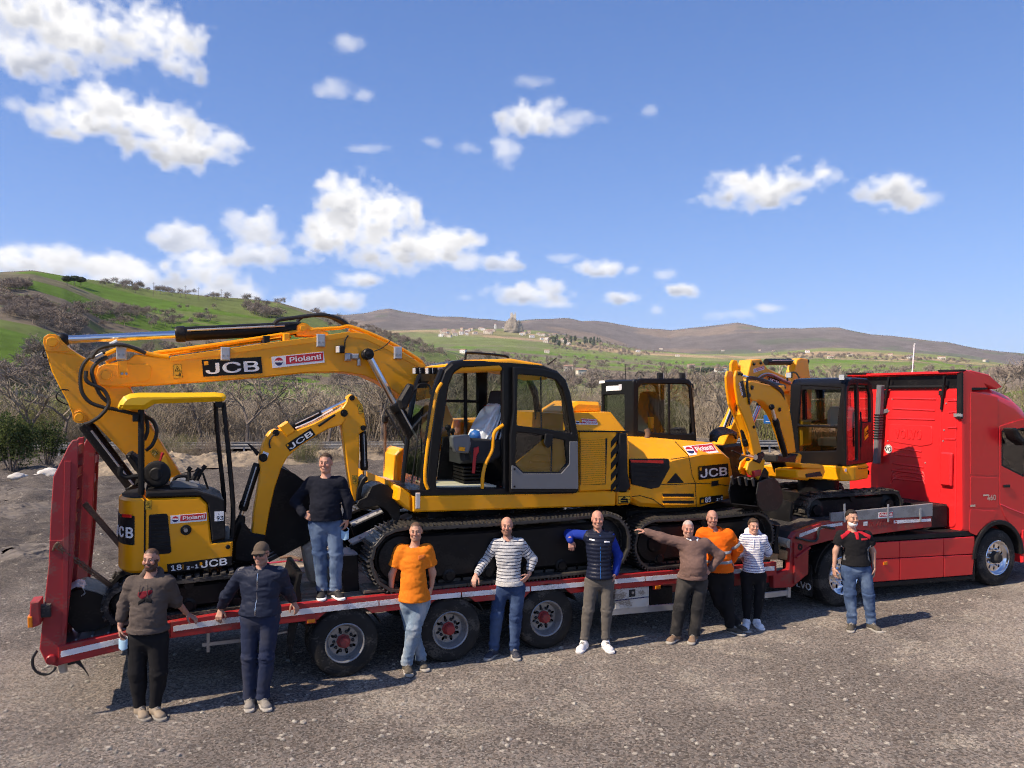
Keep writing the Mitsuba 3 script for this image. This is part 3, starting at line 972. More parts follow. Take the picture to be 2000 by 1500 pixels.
# far crowns on the hills
def crown(seed,n=130):
    r = random.Random(seed)
    segs = [(np.array([0,0,-.2]),np.array([0,0,2.0]),.16,.10)]
    for _ in range(n):
        a,b = r.uniform(0,6.3),math.acos(r.uniform(-.35,1))
        d = np.array([math.sin(b)*math.cos(a)*1.0,math.sin(b)*math.sin(a)*1.0,math.cos(b)*.9])
        q = r.uniform(.5,1.0)
        e = d*2.3*q*(1+.25*math.sin(3*a+seed))+[0,0,3.0]
        segs.append((e*[.62,.62,1]-[0,0,.5],e+np.array([r.gauss(0,.4),r.gauss(0,.4),r.gauss(.1,.3)]),.075,.05))
    return strips(segs,3)


gc = [group(f'g_crown_{k}',a=mikit.ply(crown(300+k),'far_twigs',False)) for k in range(4)]


def in_photo(n,poly,s0,s1):
    """Spots on the land within an area of the photo."""
    g = sg.Polygon(poly)
    x0,y0,x1,y1 = g.bounds
    out = []
    tries = 0
    while len(out) < n and tries < n*30:
        tries += 1
        x,y = RNG.uniform(x0,x1),RNG.uniform(y0,y1)
        if g.contains(sg.Point(x,y)):
            h = hit(x,y)
            if h is not None:
                out.append((h[0],h[1],RNG.uniform(s0,s1),RNG.uniform(.9,1.4)))
    return out


WOODS = [(150,[(0,582),(60,590),(130,610),(170,640),(140,665),(100,648),(50,630),(0,618)],.5,.95),(50,[(0,560),(60,556),(60,566),(0,575)],.5,.9),(70,[(140,602),(210,600),(290,612),(280,622),(200,622),(140,620)],.5,.9),
         (420,[(60,690),(140,668),(230,690),(420,680),(640,690),(900,715),(900,760),(0,770),(0,735)],.5,1.1),(170,[(600,605),(720,640),(830,672),(880,700),(760,690),(640,640)],.6,1.1),(60,[(470,600),(520,605),(560,622),(500,622)],.6,1.1),
         (50,[(200,555),(560,596),(560,604),(200,566)],.6,1.2),(420,[(900,690),(1100,700),(1400,715),(1500,740),(1300,770),(900,770)],.9,1.7),(200,[(1060,650),(1180,670),(1300,690),(1250,700),(1080,685)],1.0,2.0),
         (260,[(1400,720),(2000,725),(2000,760),(1400,760)],.9,1.7),(120,[(1500,690),(1900,705),(1900,712),(1500,702)],1.0,1.8),(50,[(180,615),(420,600),(420,640),(200,645)],.5,.9)]
spots = []
for w in WOODS:
    spots += in_photo(*w)
copies('hillside_woods','bare brown woods and hedges spread over the hillsides','woods',gc,spots)


# single bare trees that stand out of the thicket
def bare_tree_thing(px,d,h,seed,label,mat='twigs_grey'):
    tr,tw = bare_tree(h,seed,4,.5,stems=1,minr=.007)
    key = thing('bare_tree',label,'tree','bare trees that stand out of the brush')
    X = (px-1000)/FPX*d
    f = Frame(shift(X,d,land_z(np.array(X),np.array(d)).item()-.05))
    part(key,'trunk',tr,'bark',False,f)
    part(key,'crown',tw,mat,False,f)


for a in [(60,47,6.6,1,'dark bare tree left of the raised red ramp'),(20,50,7.0,5,'bare tree at the left edge of the picture'),(125,56,6.5,2,'bare tree rising just behind the raised red ramp','twigs_brown'),(395,55,6.5,3,'bare tree seen between the canopy posts of the small digger'),(480,51,6.3,4,'dark bare tree right of the canopy, left of the small boom','twigs_brown'),
          (560,58,7,6,'bare tree above the small boom with the black letters'),(640,53,5.8,7,'bare tree behind the man standing on the deck'),(745,56,6.2,8,'bare tree right of the small upright dipper arm','twigs_brown'),(1415,58,6,9,'bare tree right of the black cab'),(1920,40,2.4,10,'bare tree behind the red lorry cab')]:
    bare_tree_thing(*a)


# evergreen bushes at the left edge of the yard
def leafy(name,px,d,w,h,seed,label,n=2600,leaf=.05):
    r = np.random.default_rng(seed)
    X = (px-1000)/FPX*d
    key = thing(name,label,'bush')
    f = Frame(shift(X,d,0))
    lob = [(r.uniform(-.6,.6)*w,r.uniform(-.4,.4)*w,r.uniform(.2,.75)*h,r.uniform(.25,.45)) for _ in range(12)]
    V,Ff = [],[]
    for k in range(n):
        l = lob[k % len(lob)]
        dd = r.normal(size=3)
        dd /= np.linalg.norm(dd)
        q = r.random() ** .35
        c = np.array([l[0],l[1],l[2]])+dd*q*l[3]*np.array([w*.9,w*.9,h*.75])
        if c[2] < 0.02:
            continue
        a,b = r.normal(size=3),r.normal(size=3)
        a /= np.linalg.norm(a)
        b = np.cross(a,b)
        b /= np.linalg.norm(b)
        s = leaf*r.uniform(.6,1.5)
        o = len(V)
        V += [c-a*s,c+b*s*.5,c+a*s,c-b*s*.5]
        Ff.append([o,o+1,o+2,o+3])
    part(key,'leaves',quads(V,Ff),'evergreen',False,f,stuff=True)
    segs = [(np.array([l[0]*.2,l[1]*.2,0]),np.array([l[0],l[1],l[2]]),.03,.012) for l in lob]
    part(key,'stem',strips(segs,5),'bark',False,f)


leafy('evergreen_bush',25,35,1.35,3.0,1,'large dark evergreen bush at the left edge of the yard',5200,.06)
leafy('evergreen_bush',95,37,1.0,2.4,2,'smaller evergreen bush beside the large one, left of the red ramp',2200,.055)
for k,(px,d,w,h) in enumerate([(905,57,2.0,2.0),(990,60,1.8,2.2),(840,59,1.6,1.8),(1245,58,2.2,2.6),(590,60,1.6,2.2)]):
    leafy('spring_bush',px,d,w,h,20+k,['yellow green bush seen through the big cab left of its seat','yellow green bush seen through the big cab behind its seat cover','small green bush seen through the windscreen of the big cab','yellow green bush behind the black cab','pale green bush behind the man standing on the deck'][k],1500,.06)


# ------------------------------------------------------------------ air: faint haze over the far hills
HZ = (ZG.max()+12-(ZG.min()-1.5))/2
scene['haze'] = {'type': 'cube','to_world': T().translate([0,0,ZG.max()+12-HZ]).scale([8100,8100,HZ]),'bsdf': {'type': 'null'},'interior': {'type': 'ref','id': 'air'}}
labels['haze'] = {'label': 'thin haze in the air','category': 'haze','kind': 'stuff'}

# ------------------------------------------------------------------ the red low loader
VN = 9.40                                   # its near side
VF = VN+2.55
tr = thing('low_loader_trailer','long red low loader trailer with white striped side rail carrying the four diggers','trailer')
P = lambda x,y,v=VN: TF.uz(x,y,v)
top_px = [(113,1263),(333,1215),(443,1197),(600,1178),(717,1166),(860,1152),(1073,1134),(1290,1116),(1517,1098)]
bot_px = [(113,1300),(333,1247),(443,1232),(600,1213),(717,1199),(860,1182),(1073,1163),(1290,1143),(1517,1124)]
rt,rb_ = [P(*p) for p in top_px],[P(*p) for p in bot_px]
WU = [P(675,1253)[0],P(882,1222)[0],P(1070,1200)[0]]
DECK = np.array(rt)
deck_z = lambda u: float(np.interp(u,DECK[:,0],DECK[:,1]))
wheel_holes = [sg.Point(u,.42).buffer(.445,24) for u in WU]
for lo,hi,nm in ((0,2,'beavertail_rail'),(1,9,'side_rail')):
    part(tr,nm,prism(rt[lo:hi]+rb_[lo:hi][::-1],VN,VN+.09,.006,holes=wheel_holes),'trailer_red')
    part(tr,nm,prism([(u,z) for u,z in rt[lo:hi]]+[(u,z) for u,z in rb_[lo:hi]][::-1],VF-.09,VF,.006),'trailer_red')
# white reflective tape in lengths
mid = lambda f: [(a[0],a[1]*(1-f)+b[1]*f) for a,b in zip(rt,rb_)]
t0,t1 = np.array(mid(.28)),np.array(mid(.60))
breaks = [rt[0][0]+.02,rt[1][0]-.03,rt[1][0]+.02,1.1,2.25,3.3,4.25,5.1,6.0,7.0,8.28]
for a,b in zip(breaks[:-1],breaks[1:]):
    if b-a < .1 or abs(a-4.25) < .01 and False:
        continue
    us = np.unique(np.concatenate([[a+.008,b-.008],t0[(t0[:,0] > a+.01) & (t0[:,0] < b-.01),0]]))
    part(tr,'reflective_tape',prism([(u,np.interp(u,t1[:,0],t1[:,1])) for u in us]+[(u,np.interp(u,t0[:,0],t0[:,1])) for u in us][::-1],VN-.004,VN-.0005,.0005),'tape_white')
# bed: frame under the deck, planks on top
us = [rt[0][0],rt[1][0],1.2,3,4.5,6.2,8.3]
part(tr,'deck_frame',prism([(u,deck_z(u)-.06) for u in us]+[(u,deck_z(u)-.20) for u in us[::-1]],VN+.1,VF-.1,.005),'chassis_dark')
pv = np.linspace(VN+.095,VF-.095,13)
pus = [rt[1][0]+.01,2.35,4.7,6.6,8.30]
rw = random.Random(3)
for a,b in zip(pv[:-1],pv[1:]):
    for ua,ub in zip(pus[:-1],pus[1:]):
        dz = rw.uniform(-.006,.004)
        ua,ub = ua+rw.uniform(0,.012),ub-rw.uniform(0,.012)
        k = [x for x in (1.2,3.0,4.5,6.2) if ua < x < ub]
        tp = [(ua,deck_z(ua)),*[(x,deck_z(x)) for x in k],(ub,deck_z(ub))]
        part(tr,'deck_plank',prism([(u,z-.058+dz) for u,z in tp]+[(u,z-.004+dz) for u,z in tp[::-1]],a+.004,b-.004,.005),'deck_wood')
# beavertail floor plates with cross bars
for k,(a,b) in enumerate(zip(pv[:-1:3],pv[3::3])):
    part(tr,'floor_plate',prism([(rt[0][0],rt[0][1]-.05),(rt[1][0]-.01,rt[1][1]-.05),(rt[1][0]-.01,rt[1][1]-.01),(rt[0][0],rt[0][1]-.01)],a+.003,b-.003,.004),'steel')
for k in range(1,7):
    f = k/7
    u,z = rt[0][0]*(1-f)+rt[1][0]*f,rt[0][1]*(1-f)+rt[1][1]*f
    part(tr,'grip_bar',box(u-.012,u+.012,VN+.1,VF-.1,z-.012,z+.012,.004),'steel')
# main beams and axles
for v in (VN+.75,VF-.75):
    part(tr,'main_beam',prism([(.2,.74),(8.5,.70),(8.5,.52),(.2,.60)],v-.07,v+.07),'chassis_dark')
for u in WU:
    part(tr,'axle',cyl((u,VN+.3,.42),(u,VF-.3,.42),.075),'chassis_dark')


def wheel(parent,u,z,v,r,w,rim_r,side,holes,hubmat,rimmat,nuts,tyre_only=False,deep=.11,chrome=False):
    """A road wheel; its outer face at v looks along -v (side -1) or +v (side 1)."""
    d = np.array([0,-side*1.0,0])            # inwards axis
    p0 = np.array([u,v,z])
    wkey = numbered(parent+'__wheel')
    tp = [(rim_r,.012),(rim_r+.02,.002),(r*.80,0),(r*.93,.014),(r*.985,.035),(r,.06),(r,w-.06),(r*.97,w-.02),(r*.80,w),(rim_r,w-.01)]
    part(wkey,'tyre',lathe(tp,p0,d,56),'rubber',35)
    if not tyre_only:
        bands = cat(*[lathe([(r+.001,.06+(w-.12)*f-.006),(r+.006,.06+(w-.12)*f),(r+.001,.06+(w-.12)*f+.006)],p0,d,40) for f in (.12,.37,.63,.88)])
        part(wkey,'tread_ridge',bands,'rubber')
        part(wkey,'rim',lathe([(rim_r+.006,.004),(rim_r-.004,-.004),(rim_r-.016,.004),(rim_r-.022,.03),(rim_r-.04,deep*.8),(rim_r-.055,deep),(rim_r-.055,deep+.02),(rim_r,deep+.03)],p0,d,48),rimmat,40)
        R1 = rim_r-.05
        cir = sg.Point(0,0).buffer(R1+.01,24)
        hs = []
        for k in range(holes):
            a = 2*math.pi*k/holes+.3
            e = shapely.affinity.scale(sg.Point(0,0).buffer(1,8),R1*.085,R1*.15)
            hs.append(shapely.affinity.translate(shapely.affinity.rotate(e,math.degrees(a)+90,origin=(0,0)),R1*.77*math.cos(a),R1*.77*math.sin(a)))
        disc = prism(cir,0,.014,.003,holes=hs)
        disc.apply_translation([u,v+d[1]*deep-(.014 if d[1] < 0 else 0),z])
        part(wkey,'disc',disc,rimmat)
        hr = rim_r*.36
        part(wkey,'hub',lathe([(0,deep-.115),(hr*.62,deep-.11),(hr*.80,deep-.09),(hr*.84,deep-.03),(hr,deep-.02),(hr,deep),(hr*.9,deep+.005)],p0,d,8 if not chrome else 24),hubmat,20)
        nm = []
        for k in range(nuts):
            a = 2*math.pi*k/nuts
            q = p0+np.array([math.cos(a),0,math.sin(a)])*rim_r*.49+d*(deep-.03)
            nm.append(lathe([(0,-.004),(.017,0),(.021,.03)],q,d,6))
        for m in nm:
            part(wkey,'nut',m,'chrome' if chrome else 'chassis_dark',False)
    return wkey


for u in WU:
    wheel(tr,u,.405,VN+.03,.405,.24,.232,-1,8,'hub_red','rim_grey',10)
    wheel(tr,u,.405,VN+.32,.405,.24,.232,-1,8,'hub_red','rim_grey',10,True)
    wheel(tr,u,.405,VF-.03,.405,.24,.232,1,8,'hub_red','rim_grey',10,True)
    g = arc((u,.42),.462,22,158,16)
    part(tr,'mudguard',prism(g+arc((u,.42),.475,158,22,16),VN+.012,VN+.60,.002),'black_plastic')
# raised ramps
ramp_px = [(77,1268),(95,1100),(99,1000),(104,931),(133,872),(141,860),(153,858),(150,960),(143,1100),(131,1215),(127,1290),(112,1302),(90,1296)]
rp = [P(x,y,VN+.02) for x,y in ramp_px]
for v,side in ((VN+.02,0),(VF-.62,1)):
    rk = numbered(tr+'__ramp')
    labels[rk] = {'label': 'red loading ramp raised upright, ' +('nearer side' if side == 0 else 'far side')}
    c = np.array(rp).mean(0)
    inner = [(c[0]+(a-c[0])*.55,c[1]+(b-c[1])*.93) for a,b in rp]
    part(rk,'side_beam',prism(rp,v,v+.05,.008),'ramp_red')
    part(rk,'side_beam',prism(rp,v+.53,v+.58,.008),'ramp_red')
    edge = [P(99,1000),P(141,872),P(150,960),P(131,1215),P(100,1280)]
    part(rk,'flange',strip_uz([P(126,900,v),P(121,1255,v)],[P(139,900,v),P(131,1215,v)],v-.02,v-.001,.004),'ramp_red')
    for k in range(9):
        f = k/8
        a = np.array(P(112,1262))*(1-f)+np.array(P(146,880))*f
        part(rk,'rung',box(a[0]-.03,a[0]+.03,v+.05,v+.53,a[1]-.05,a[1]+.05,.01),'ramp_red')
    part(rk,'plate',prism([P(104,1275),P(136,880),P(139,880),P(108,1275)],v+.05,v+.53,.003),'ramp_red')
    part(rk,'hinge',cyl((P(100,1288)[0],v-.05,P(100,1288)[1]),(P(100,1288)[0],v+.62,P(100,1288)[1]),.05,14,bevel=.01),'trailer_red')
    part(rk,'cross_band',box(P(97,1060,v)[0],P(127,1060,v)[0],v-.012,v,P(97,1076,v)[1],P(97,1056,v)[1],.003),'ramp_red')
    part(rk,'locking_pin',tube([(P(104,1070,v)[0],v-.02,P(104,1074,v)[1]),(P(110,1066,v)[0],v-.05,P(110,1062,v)[1]),(P(116,1064,v)[0],v-.06,P(116,1058,v)[1]),(P(112,1070,v)[0],v-.03,P(112,1068,v)[1])],.012,6,4),'rust_steel')
a,b = np.array([*P(163,985,VN+.5)]),np.array([*P(262,1100,VN+.5)])
part(tr,'ramp_strut',beam((a[0],VN+.6,a[1]),(b[0],VN+.6,b[1]),.05,.06),'rust_steel')
chain_pts = smooth_path([(P(113,1066)[0],VN-.02,P(113,1066)[1]),(P(160,1108)[0],VN+.1,P(160,1108)[1]),(P(190,1135)[0],VN+.2,P(190,1135)[1]),(P(212,1156)[0],VN+.3,P(212,1156)[1])],9)
for k in range(len(chain_pts)-1):
    a,b = chain_pts[k],chain_pts[k+1]
    m = trimesh.creation.torus(.024,.007,major_sections=10,minor_sections=5)
    m.apply_scale([1.5,1,1])
    A_,B_,D_ = basis(b-a)
    M = np.eye(4)
    M[:3,0],M[:3,1],M[:3,2],M[:3,3] = D_,(A_ if k % 2 else B_),np.cross(D_,A_ if k % 2 else B_),(a+b)/2
    part(tr,'chain_link',remap(m,M),'rust_steel')
# tail lamp on its arm, air hose
lk = numbered(tr+'__tail_lamp')
part(lk,'housing',prism([P(62,1172),P(80,1170),P(82,1215),P(66,1222),P(60,1205)],VN-.10,VN+.15,.012),'hub_red')
part(lk,'lens',prism([P(57,1200),P(66,1199),P(67,1220),P(58,1221)],VN-.112,VN+.12,.008),'lamp_orange')
part(lk,'arm',box(P(78,1190)[0],P(100,1190)[0],VN-.05,VN+.02,P(80,1205)[1],P(80,1180)[1]),'chassis_dark')
part(tr,'air_hose',tube([(P(x,y)[0],VN-.05,P(x,y)[1]) for x,y in [(74,1268),(66,1282),(66,1298),(75,1310),(92,1314),(106,1306),(110,1300)]],.014,7,5),'hose_black')
part(tr,'support_foot',cyl((P(120,1300)[0],VN+.1,P(120,1300)[1]),(P(120,1319)[0],VN+.1,P(120,1318)[1]),.045,12),'concrete')
part(tr,'bracket',prism([P(128,1298),P(150,1290),P(166,1318),P(172,1328),P(160,1312),P(146,1302),P(130,1306)],VN+.1,VN+.13,.004),'chassis_dark')
# things hung under the deck
part(tr,'number_bracket',cat(box(P(404,1240)[0],P(407,1240)[0]+.02,VN+.1,VN+.14,P(404,1280)[1],P(404,1240)[1],.003),box(P(395,1264)[0],P(480,1264)[0],VN+.1,VN+.13,P(404,1268)[1],P(404,1260)[1],.003)),'steel')
part(tr,'spray_flap',prism([P(567,1218),P(588,1214),P(578,1252),P(570,1300),P(563,1262)],VN+.12,VN+.14,.003),'black_plastic')
part(tr,'stay',beam((P(480,1250)[0],VN+.15,P(480,1258)[1]),(P(565,1245)[0],VN+.15,P(565,1240)[1]),.03,.03),'steel')
for x,y in ((608,1213),(1285,1147)):
    k = numbered(tr+'__side_marker')
    u,z = P(x,y)
    part(k,'lens',box(u-.045,u+.045,VN-.006,VN+.014,z-.022,z+.022,.006),'lamp_orange')
    part(k,'base',box(u-.06,u+.06,VN+.012,VN+.05,z-.035,z+.03,.004),'trailer_red')
bx = numbered(tr+'__storage_box')
c = [P(1203,1150),P(1270,1146),P(1270,1186),P(1202,1192)]
part(bx,'body',prism(c,VN+.02,VN+.5,.012),'box_white',label='white dirty storage box under the deck')
u,z = P(1236,1159)
part(bx,'latch',box(u-.05,u+.05,VN+.012,VN+.02,z-.05,z+.05,.004),'chassis_dark')
part(bx,'latch_knob',cyl((u,VN+.014,z+.01),(u,VN-.006,z+.01),.02,10),'steel')
part(bx,'seam',box(c[3][0]+.01,c[2][0]-.01,VN+.014,VN+.021,P(1236,1170)[1]-.006,P(1236,1170)[1]+.006,.002),'navy_print')
part(tr,'battery_box',prism([P(1272,1150),P(1318,1147),P(1318,1180),P(1272,1184)],VN+.05,VN+.5,.01),'black_paint')
part(tr,'side_guard',prism([P(1193,1191),P(1340,1178),P(1340,1191),P(1193,1204)],VN+.03,VN+.06,.006),'galvanised')
part(tr,'side_guard',prism([P(1480,1160),P(1546,1153),P(1546,1164),P(1480,1172)],VN+.03,VN+.06,.006),'galvanised')
part(tr,'guard_post',prism([P(1541,1145),P(1547,1145),P(1547,1168),P(1541,1168)],VN+.02,VN+.07,.006),'galvanised')
part(tr,'lower_beam',prism([P(1300,1143),P(1517,1124),P(1517,1140),P(1300,1162)],VN+.1,VN+.2,.006),'trailer_red')
# gooseneck
neck = [P(1511,1123),P(1541,1112),P(1546,1052),P(1554,1040),P(1608,1020),P(1645,1015),P(1820,1009),P(1820,1029),P(1648,1052),P(1620,1056),P(1580,1067),P(1579,1121),P(1548,1147),P(1511,1149)]
part(tr,'gooseneck',prism(neck,VN,VN+.10,.008),'trailer_red')
part(tr,'gooseneck',prism(neck,VF-.10,VF,.008),'trailer_red')
f0,f1,f2 = P(1546,1060),P(1554,1040),P(1608,1020)
g1 = P(1820,1012)
part(tr,'neck_deck',prism([(f0[0],.80),(f0[0],f0[1]),(f1[0],f1[1]-.01),(f2[0],f2[1]-.01),(g1[0],g1[1]-.02),(g1[0],g1[1]-.12),(f2[0]+.2,f2[1]-.14),(f0[0]+.12,.80)],VN+.1,VF-.1,.008),'chassis_dark')
part(tr,'neck_nose',tube([(f0[0]-.01,VN+.02,f0[1]-.02),(f0[0]-.01,VF-.02,f0[1]-.02)],.07,12),'concrete',label='dusty rounded front edge of the deck well')
part(tr,'gusset',prism([P(1549,1060),P(1577,1070),P(1575,1118),P(1549,1140)],VN-.03,VN,.004),'trailer_red')
part(tr,'gusset_rib',beam((P(1551,1062)[0],VN-.04,P(1551,1088)[1]),(P(1578,1068)[0],VN-.04,P(1578,1068)[1]),.05,.03),'trailer_red')
for seg in ([(1561,1043),(1607,1026),(1645,1020),(1645,1026),(1607,1032),(1561,1050)],[(1686,1019),(1694,1018),(1694,1026),(1686,1027)],[(1745,1016),(1818,1013),(1818,1018),(1745,1023)]):
    part(tr,'reflective_tape',prism([P(*s) for s in seg],VN-.005,VN-.0005,.0005),'tape_white')
t_ = text_on('DE ANGELIS',(P(1697,1029)[0],VN,P(1697,1029)[1]),(1,0,0.02),(0,0,1),.075,(0,-1,0),.006,True)
part(tr,'raised_lettering',t_,'trailer_red')
u,z = P(1560,1068)
part(tr,'lifting_eye',lathe([(.012,-.002),(.05,-.002),(.05,.03),(.012,.03)],(u,VN-.03,z),(0,1,0),16),'black_paint')
part(tr,'strap',tube([(P(1553,1050)[0],VN-.02,P(1553,1050)[1]),(P(1590,1056)[0],VN-.03,P(1590,1056)[1]),(P(1600,1030)[0],VN-.02,P(1600,1030)[1]),(P(1628,1032)[0],VN-.02,P(1628,1032)[1])],.02,6,4),'hose_black')
sp = [P(1622,1002),P(1821,983),P(1821,1008),P(1623,1019)]
part(tr,'side_board',prism(sp,VN-.01,VN+.03,.006),'side_grey',label='grey drop side board with a dealer sticker')
part(tr,'side_board',prism(sp,VF-.03,VF+.01,.006),'side_grey')
dealer_sticker(tr,[(*P(x,y)[:1],VN-.0105,P(x,y)[1]) for x,y in [(1714,1012),(1742,1010),(1743,999),(1715,1001)]],(0,-1,0),False)
for x in (1648,1733,1796):
    u,z = P(x,1000)
    part(tr,'board_post',box(u-.02,u+.02,VN-.022,VN-.011,z-.16,z+.13 if x < 1790 else z+.06,.004),'galvanised')
part(tr,'kingpin_plate',box(9.0,11.5,VN+.5,VF-.5,1.02,1.10,.01),'chassis_dark')

# ------------------------------------------------------------------ the red tractor unit
lo = thing('lorry_tractor','bright red lorry tractor unit coupled to the trailer at the right edge','lorry')
Q = lambda x,y,v=9.45: TF.uz(x,y,v)
CV0,CV1,CU = 9.45,11.95,12.42
RU,FU = 9.72,13.28
# cab shell
st = [(CU,.02,1.02,3.44,.05),(CU+.06,0,1.0,3.47,.10),(CU+.5,0,.98,3.50,.20),(13.35,0,.95,3.47,.24),(13.75,.01,.60,3.38,.28),(14.05,.02,.55,3.22,.30),(14.35,.05,.5,2.92,.28),(14.6,.10,.48,2.35,.25),(14.76,.16,.5,1.75,.22),(14.80,.22,.6,1.55,.2)]
cab = loft([(u,rrect(CV0+d,CV1-d,z0,z1,r,5,.05)) for u,d,z0,z1,r in st])
arch = [cyl((FU,CV0-.5,.50),(FU,CV0+.45,.50),.62,40),cyl((FU,CV1+.5,.50),(FU,CV1-.45,.50),.62,40)]
win = [Q(1957,843),Q(1982,840),(14.16,2.76),(14.36,2.40),(14.38,1.97),(14.2,1.93),Q(1998,929),Q(1957,908)]
hollow = loft([(u,rrect(CV0+d+.08,CV1-d-.08,1.6,z1-.12,r,5,.05)) for u,d,z0,z1,r in st[2:8]])
cab = cut(cab,*arch,hollow,prism(win,CV0-.2,CV0+.2,.01),prism(win,CV1-.2,CV1+.2,.01))
ck = numbered(lo+'__cab')
lin = [loft([(u+o*k_,rrect(CV0+d+.08+o,CV1-d-.08-o,1.6+o,z1-.12-o,r,5,.05)) for k_,(u,d,z0,z1,r) in zip((1,0,0,0,0,-1),st[2:8])]) for o in (.006,.03)]
wz = [sg.Polygon(win).buffer(.02,4)]
part(ck,'lining',cut(lin[0],lin[1],prism(wz[0],CV0-.2,CV0+.25,.01),prism(wz[0],CV1-.25,CV1+.2,.01)),'seat_cloth')
part(ck,'shell',cab,'truck_red',30)
for v in (CV0+.03,CV1-.03):
    part(ck,'window',sheet(win,v),'tinted_glass',False)
part(ck,'window_seal',prism(sg.Polygon(win).buffer(.025,4),CV0-.004,CV0+.012,.002,holes=[sg.Polygon(win).buffer(-.012)]),'black_plastic')
part(ck,'windscreen',quad_plate([(14.80,CV0+.35,1.95),(14.80,CV1-.35,1.95),(14.42,CV1-.3,2.9),(14.42,CV0+.3,2.9)],.01,(1,0,.4)),'window_dark')
part(ck,'seat',cat(box(13.3,13.8,CV0+.3,CV0+.8,1.6,2.0,.05),box(13.2,13.35,CV0+.3,CV0+.8,1.9,2.75,.05)),'seat_cloth')
part(ck,'steering_wheel',xf(trimesh.creation.torus(.22,.018,major_sections=24,minor_sections=8),shift(14.05,CV0+.55,2.1) @ trimesh.transformations.rotation_matrix(.9,[0,1,0])),'black_plastic')
# shut lines, door and hatch panels standing 2 mm proud
def side_panel(nm,px,v=CV0,holes=(),r=.03):
    part(ck,nm,prism([Q(*p) if len(p) == 2 and p[0] > 100 else p for p in px],v-.006,v+.004,.004,r=r,holes=holes),'truck_red')


dl = [Q(1952,832),(14.10,2.95),(14.36,2.62),(14.55,2.2),(14.60,1.45),Q(1990,1045),Q(1962,1010),Q(1952,985)]
side_panel('door',dl,holes=[sg.Polygon(win).buffer(.02)])
side_panel('hatch',[Q(1895,931),Q(1949,932),Q(1949,992),Q(1895,991)])
side_panel('upper_panel',[Q(1895,765),Q(1948,775),Q(1949,928),Q(1895,927)])
side_panel('lower_panel',[Q(1894,995),Q(1949,997),Q(1941,1012),Q(1921,1026),Q(1907,1046),Q(1893,1040)])
part(ck,'model_number',text_on('460',(*Q(1927,977)[:1],CV0-.006,Q(1927,977)[1]),(1,0,0),(0,0,1),.085,(0,-1,0),.004,True),'chrome')
part(ck,'badge',box(Q(1919,968)[0],Q(1930,968)[0],CV0-.010,CV0-.006,Q(1919,969)[1],Q(1919,966)[1],.001),'chrome')
part(ck,'badge',box(Q(1894,989)[0],Q(1904,989)[0],CV0-.010,CV0-.004,Q(1894,990)[1],Q(1894,986)[1],.001),'chrome')
# wheel arch trim
part(ck,'wheel_arch',prism(arc((FU,.50),.66,2,178,26)+arc((FU,.50),.58,178,2,26),CV0-.03,CV0+.25,.012),'black_plastic')
part(ck,'step',cat(box(13.95,14.7,CV0-.01,CV0+.3,.36,.52,.02),box(13.9,14.0,CV0-.02,CV0+.3,.36,.95,.02)),'truck_red')
part(ck,'step_tread',box(14.02,14.7,CV0-.02,CV0+.1,.52,.545,.005),'galvanised')
part(ck,'door_crease',tube([(*Q(1953,985)[:1],CV0-.004,Q(1953,985)[1]),(*Q(1975,995)[:1],CV0-.006,Q(1975,995)[1]),(14.3,CV0-.002,1.12)],.014,6,3),'truck_red')
part(ck,'door_handle',box(13.42,13.58,CV0-.03,CV0-.005,1.72,1.77,.01),'black_plastic')
mk = numbered(lo+'__mirror')
part(mk,'housing',prism(round_poly([Q(1977,836,9.2),Q(1986,836,9.2),Q(2004,862,9.2),Q(2004,872,9.2),Q(1985,858,9.2)],.02),9.18,9.40,.03),'black_plastic')
part(mk,'arm',beam((14.3,9.25,2.72),(14.32,CV0+.05,2.74),.05,.06),'black_plastic')
# the rear wall, facing the trailer
RP = lambda x,y,u=CU: TF.vz(x,y,u)
rw_ = numbered(lo+'__rear_wall')
uo = CU-.004
part(rw_,'panel',prism_u([(CV0+.14,1.05),(CV1-.14,1.05),(CV1-.1,3.30),(CV0+.1,3.30)],CU-.02,CU+.02,.012,r=.08),'truck_red')


def ridge(p0,p1,r=.018):
    a,b = RP(*p0),RP(*p1)
    part(rw_,'ridge',tube([(CU-.018,a[0],a[1]),(CU-.018,b[0],b[1])],r,6),'truck_red')


for a,b in [((1744,778),(1830,780)),((1744,798),(1828,802)),((1735,817),(1828,820)),((1748,875),(1802,882)),((1748,888),(1800,893)),((1745,905),(1806,913)),((1743,918),(1805,926)),((1748,935),(1802,940)),((1853,783),(1872,782)),((1855,806),(1872,804)),((1853,836),(1870,835)),((1846,858),(1868,858))]:
    ridge(a,b)
fr = [RP(*p) for p in [(1738,828),(1823,832),(1823,868),(1800,872),(1738,862)]]
part(rw_,'raised_field',prism_u(round_poly(fr,.05),CU-.035,CU-.015,.012),'truck_red')
t_ = meshkit.text_mesh('VOLVO',.17,.012,True)
a = RP(1806,855)
b = RP(1750,853)
part(rw_,'embossed_lettering',text_on('VOLVO',(CU-.035,b[0],b[1]-.02),(0,-1,0),(0,0,1),.16,(-1,0,0),.010,True,sx=abs(a[0]-b[0])/np.ptp(t_.vertices[:,0])),'truck_red')
c = RP(1737,877)
part(rw_,'speed_disc',cyl((CU-.022,c[0],c[1]),(CU-.032,c[0],c[1]),.085,28),'sticker_white',label='round white speed plate reading 90')
part(rw_,'speed_number',text_on('90',(CU-.0325,c[0],c[1]),(0,-1,0),(0,0,1),.085,(-1,0,0),.003,True,center=True),'black_paint')
part(rw_,'speed_ring',xf(trimesh.creation.torus(.078,.004,major_sections=28,minor_sections=5),shift(CU-.032,c[0],c[1]) @ trimesh.transformations.rotation_matrix(math.pi/2,[0,1,0])),'black_paint')
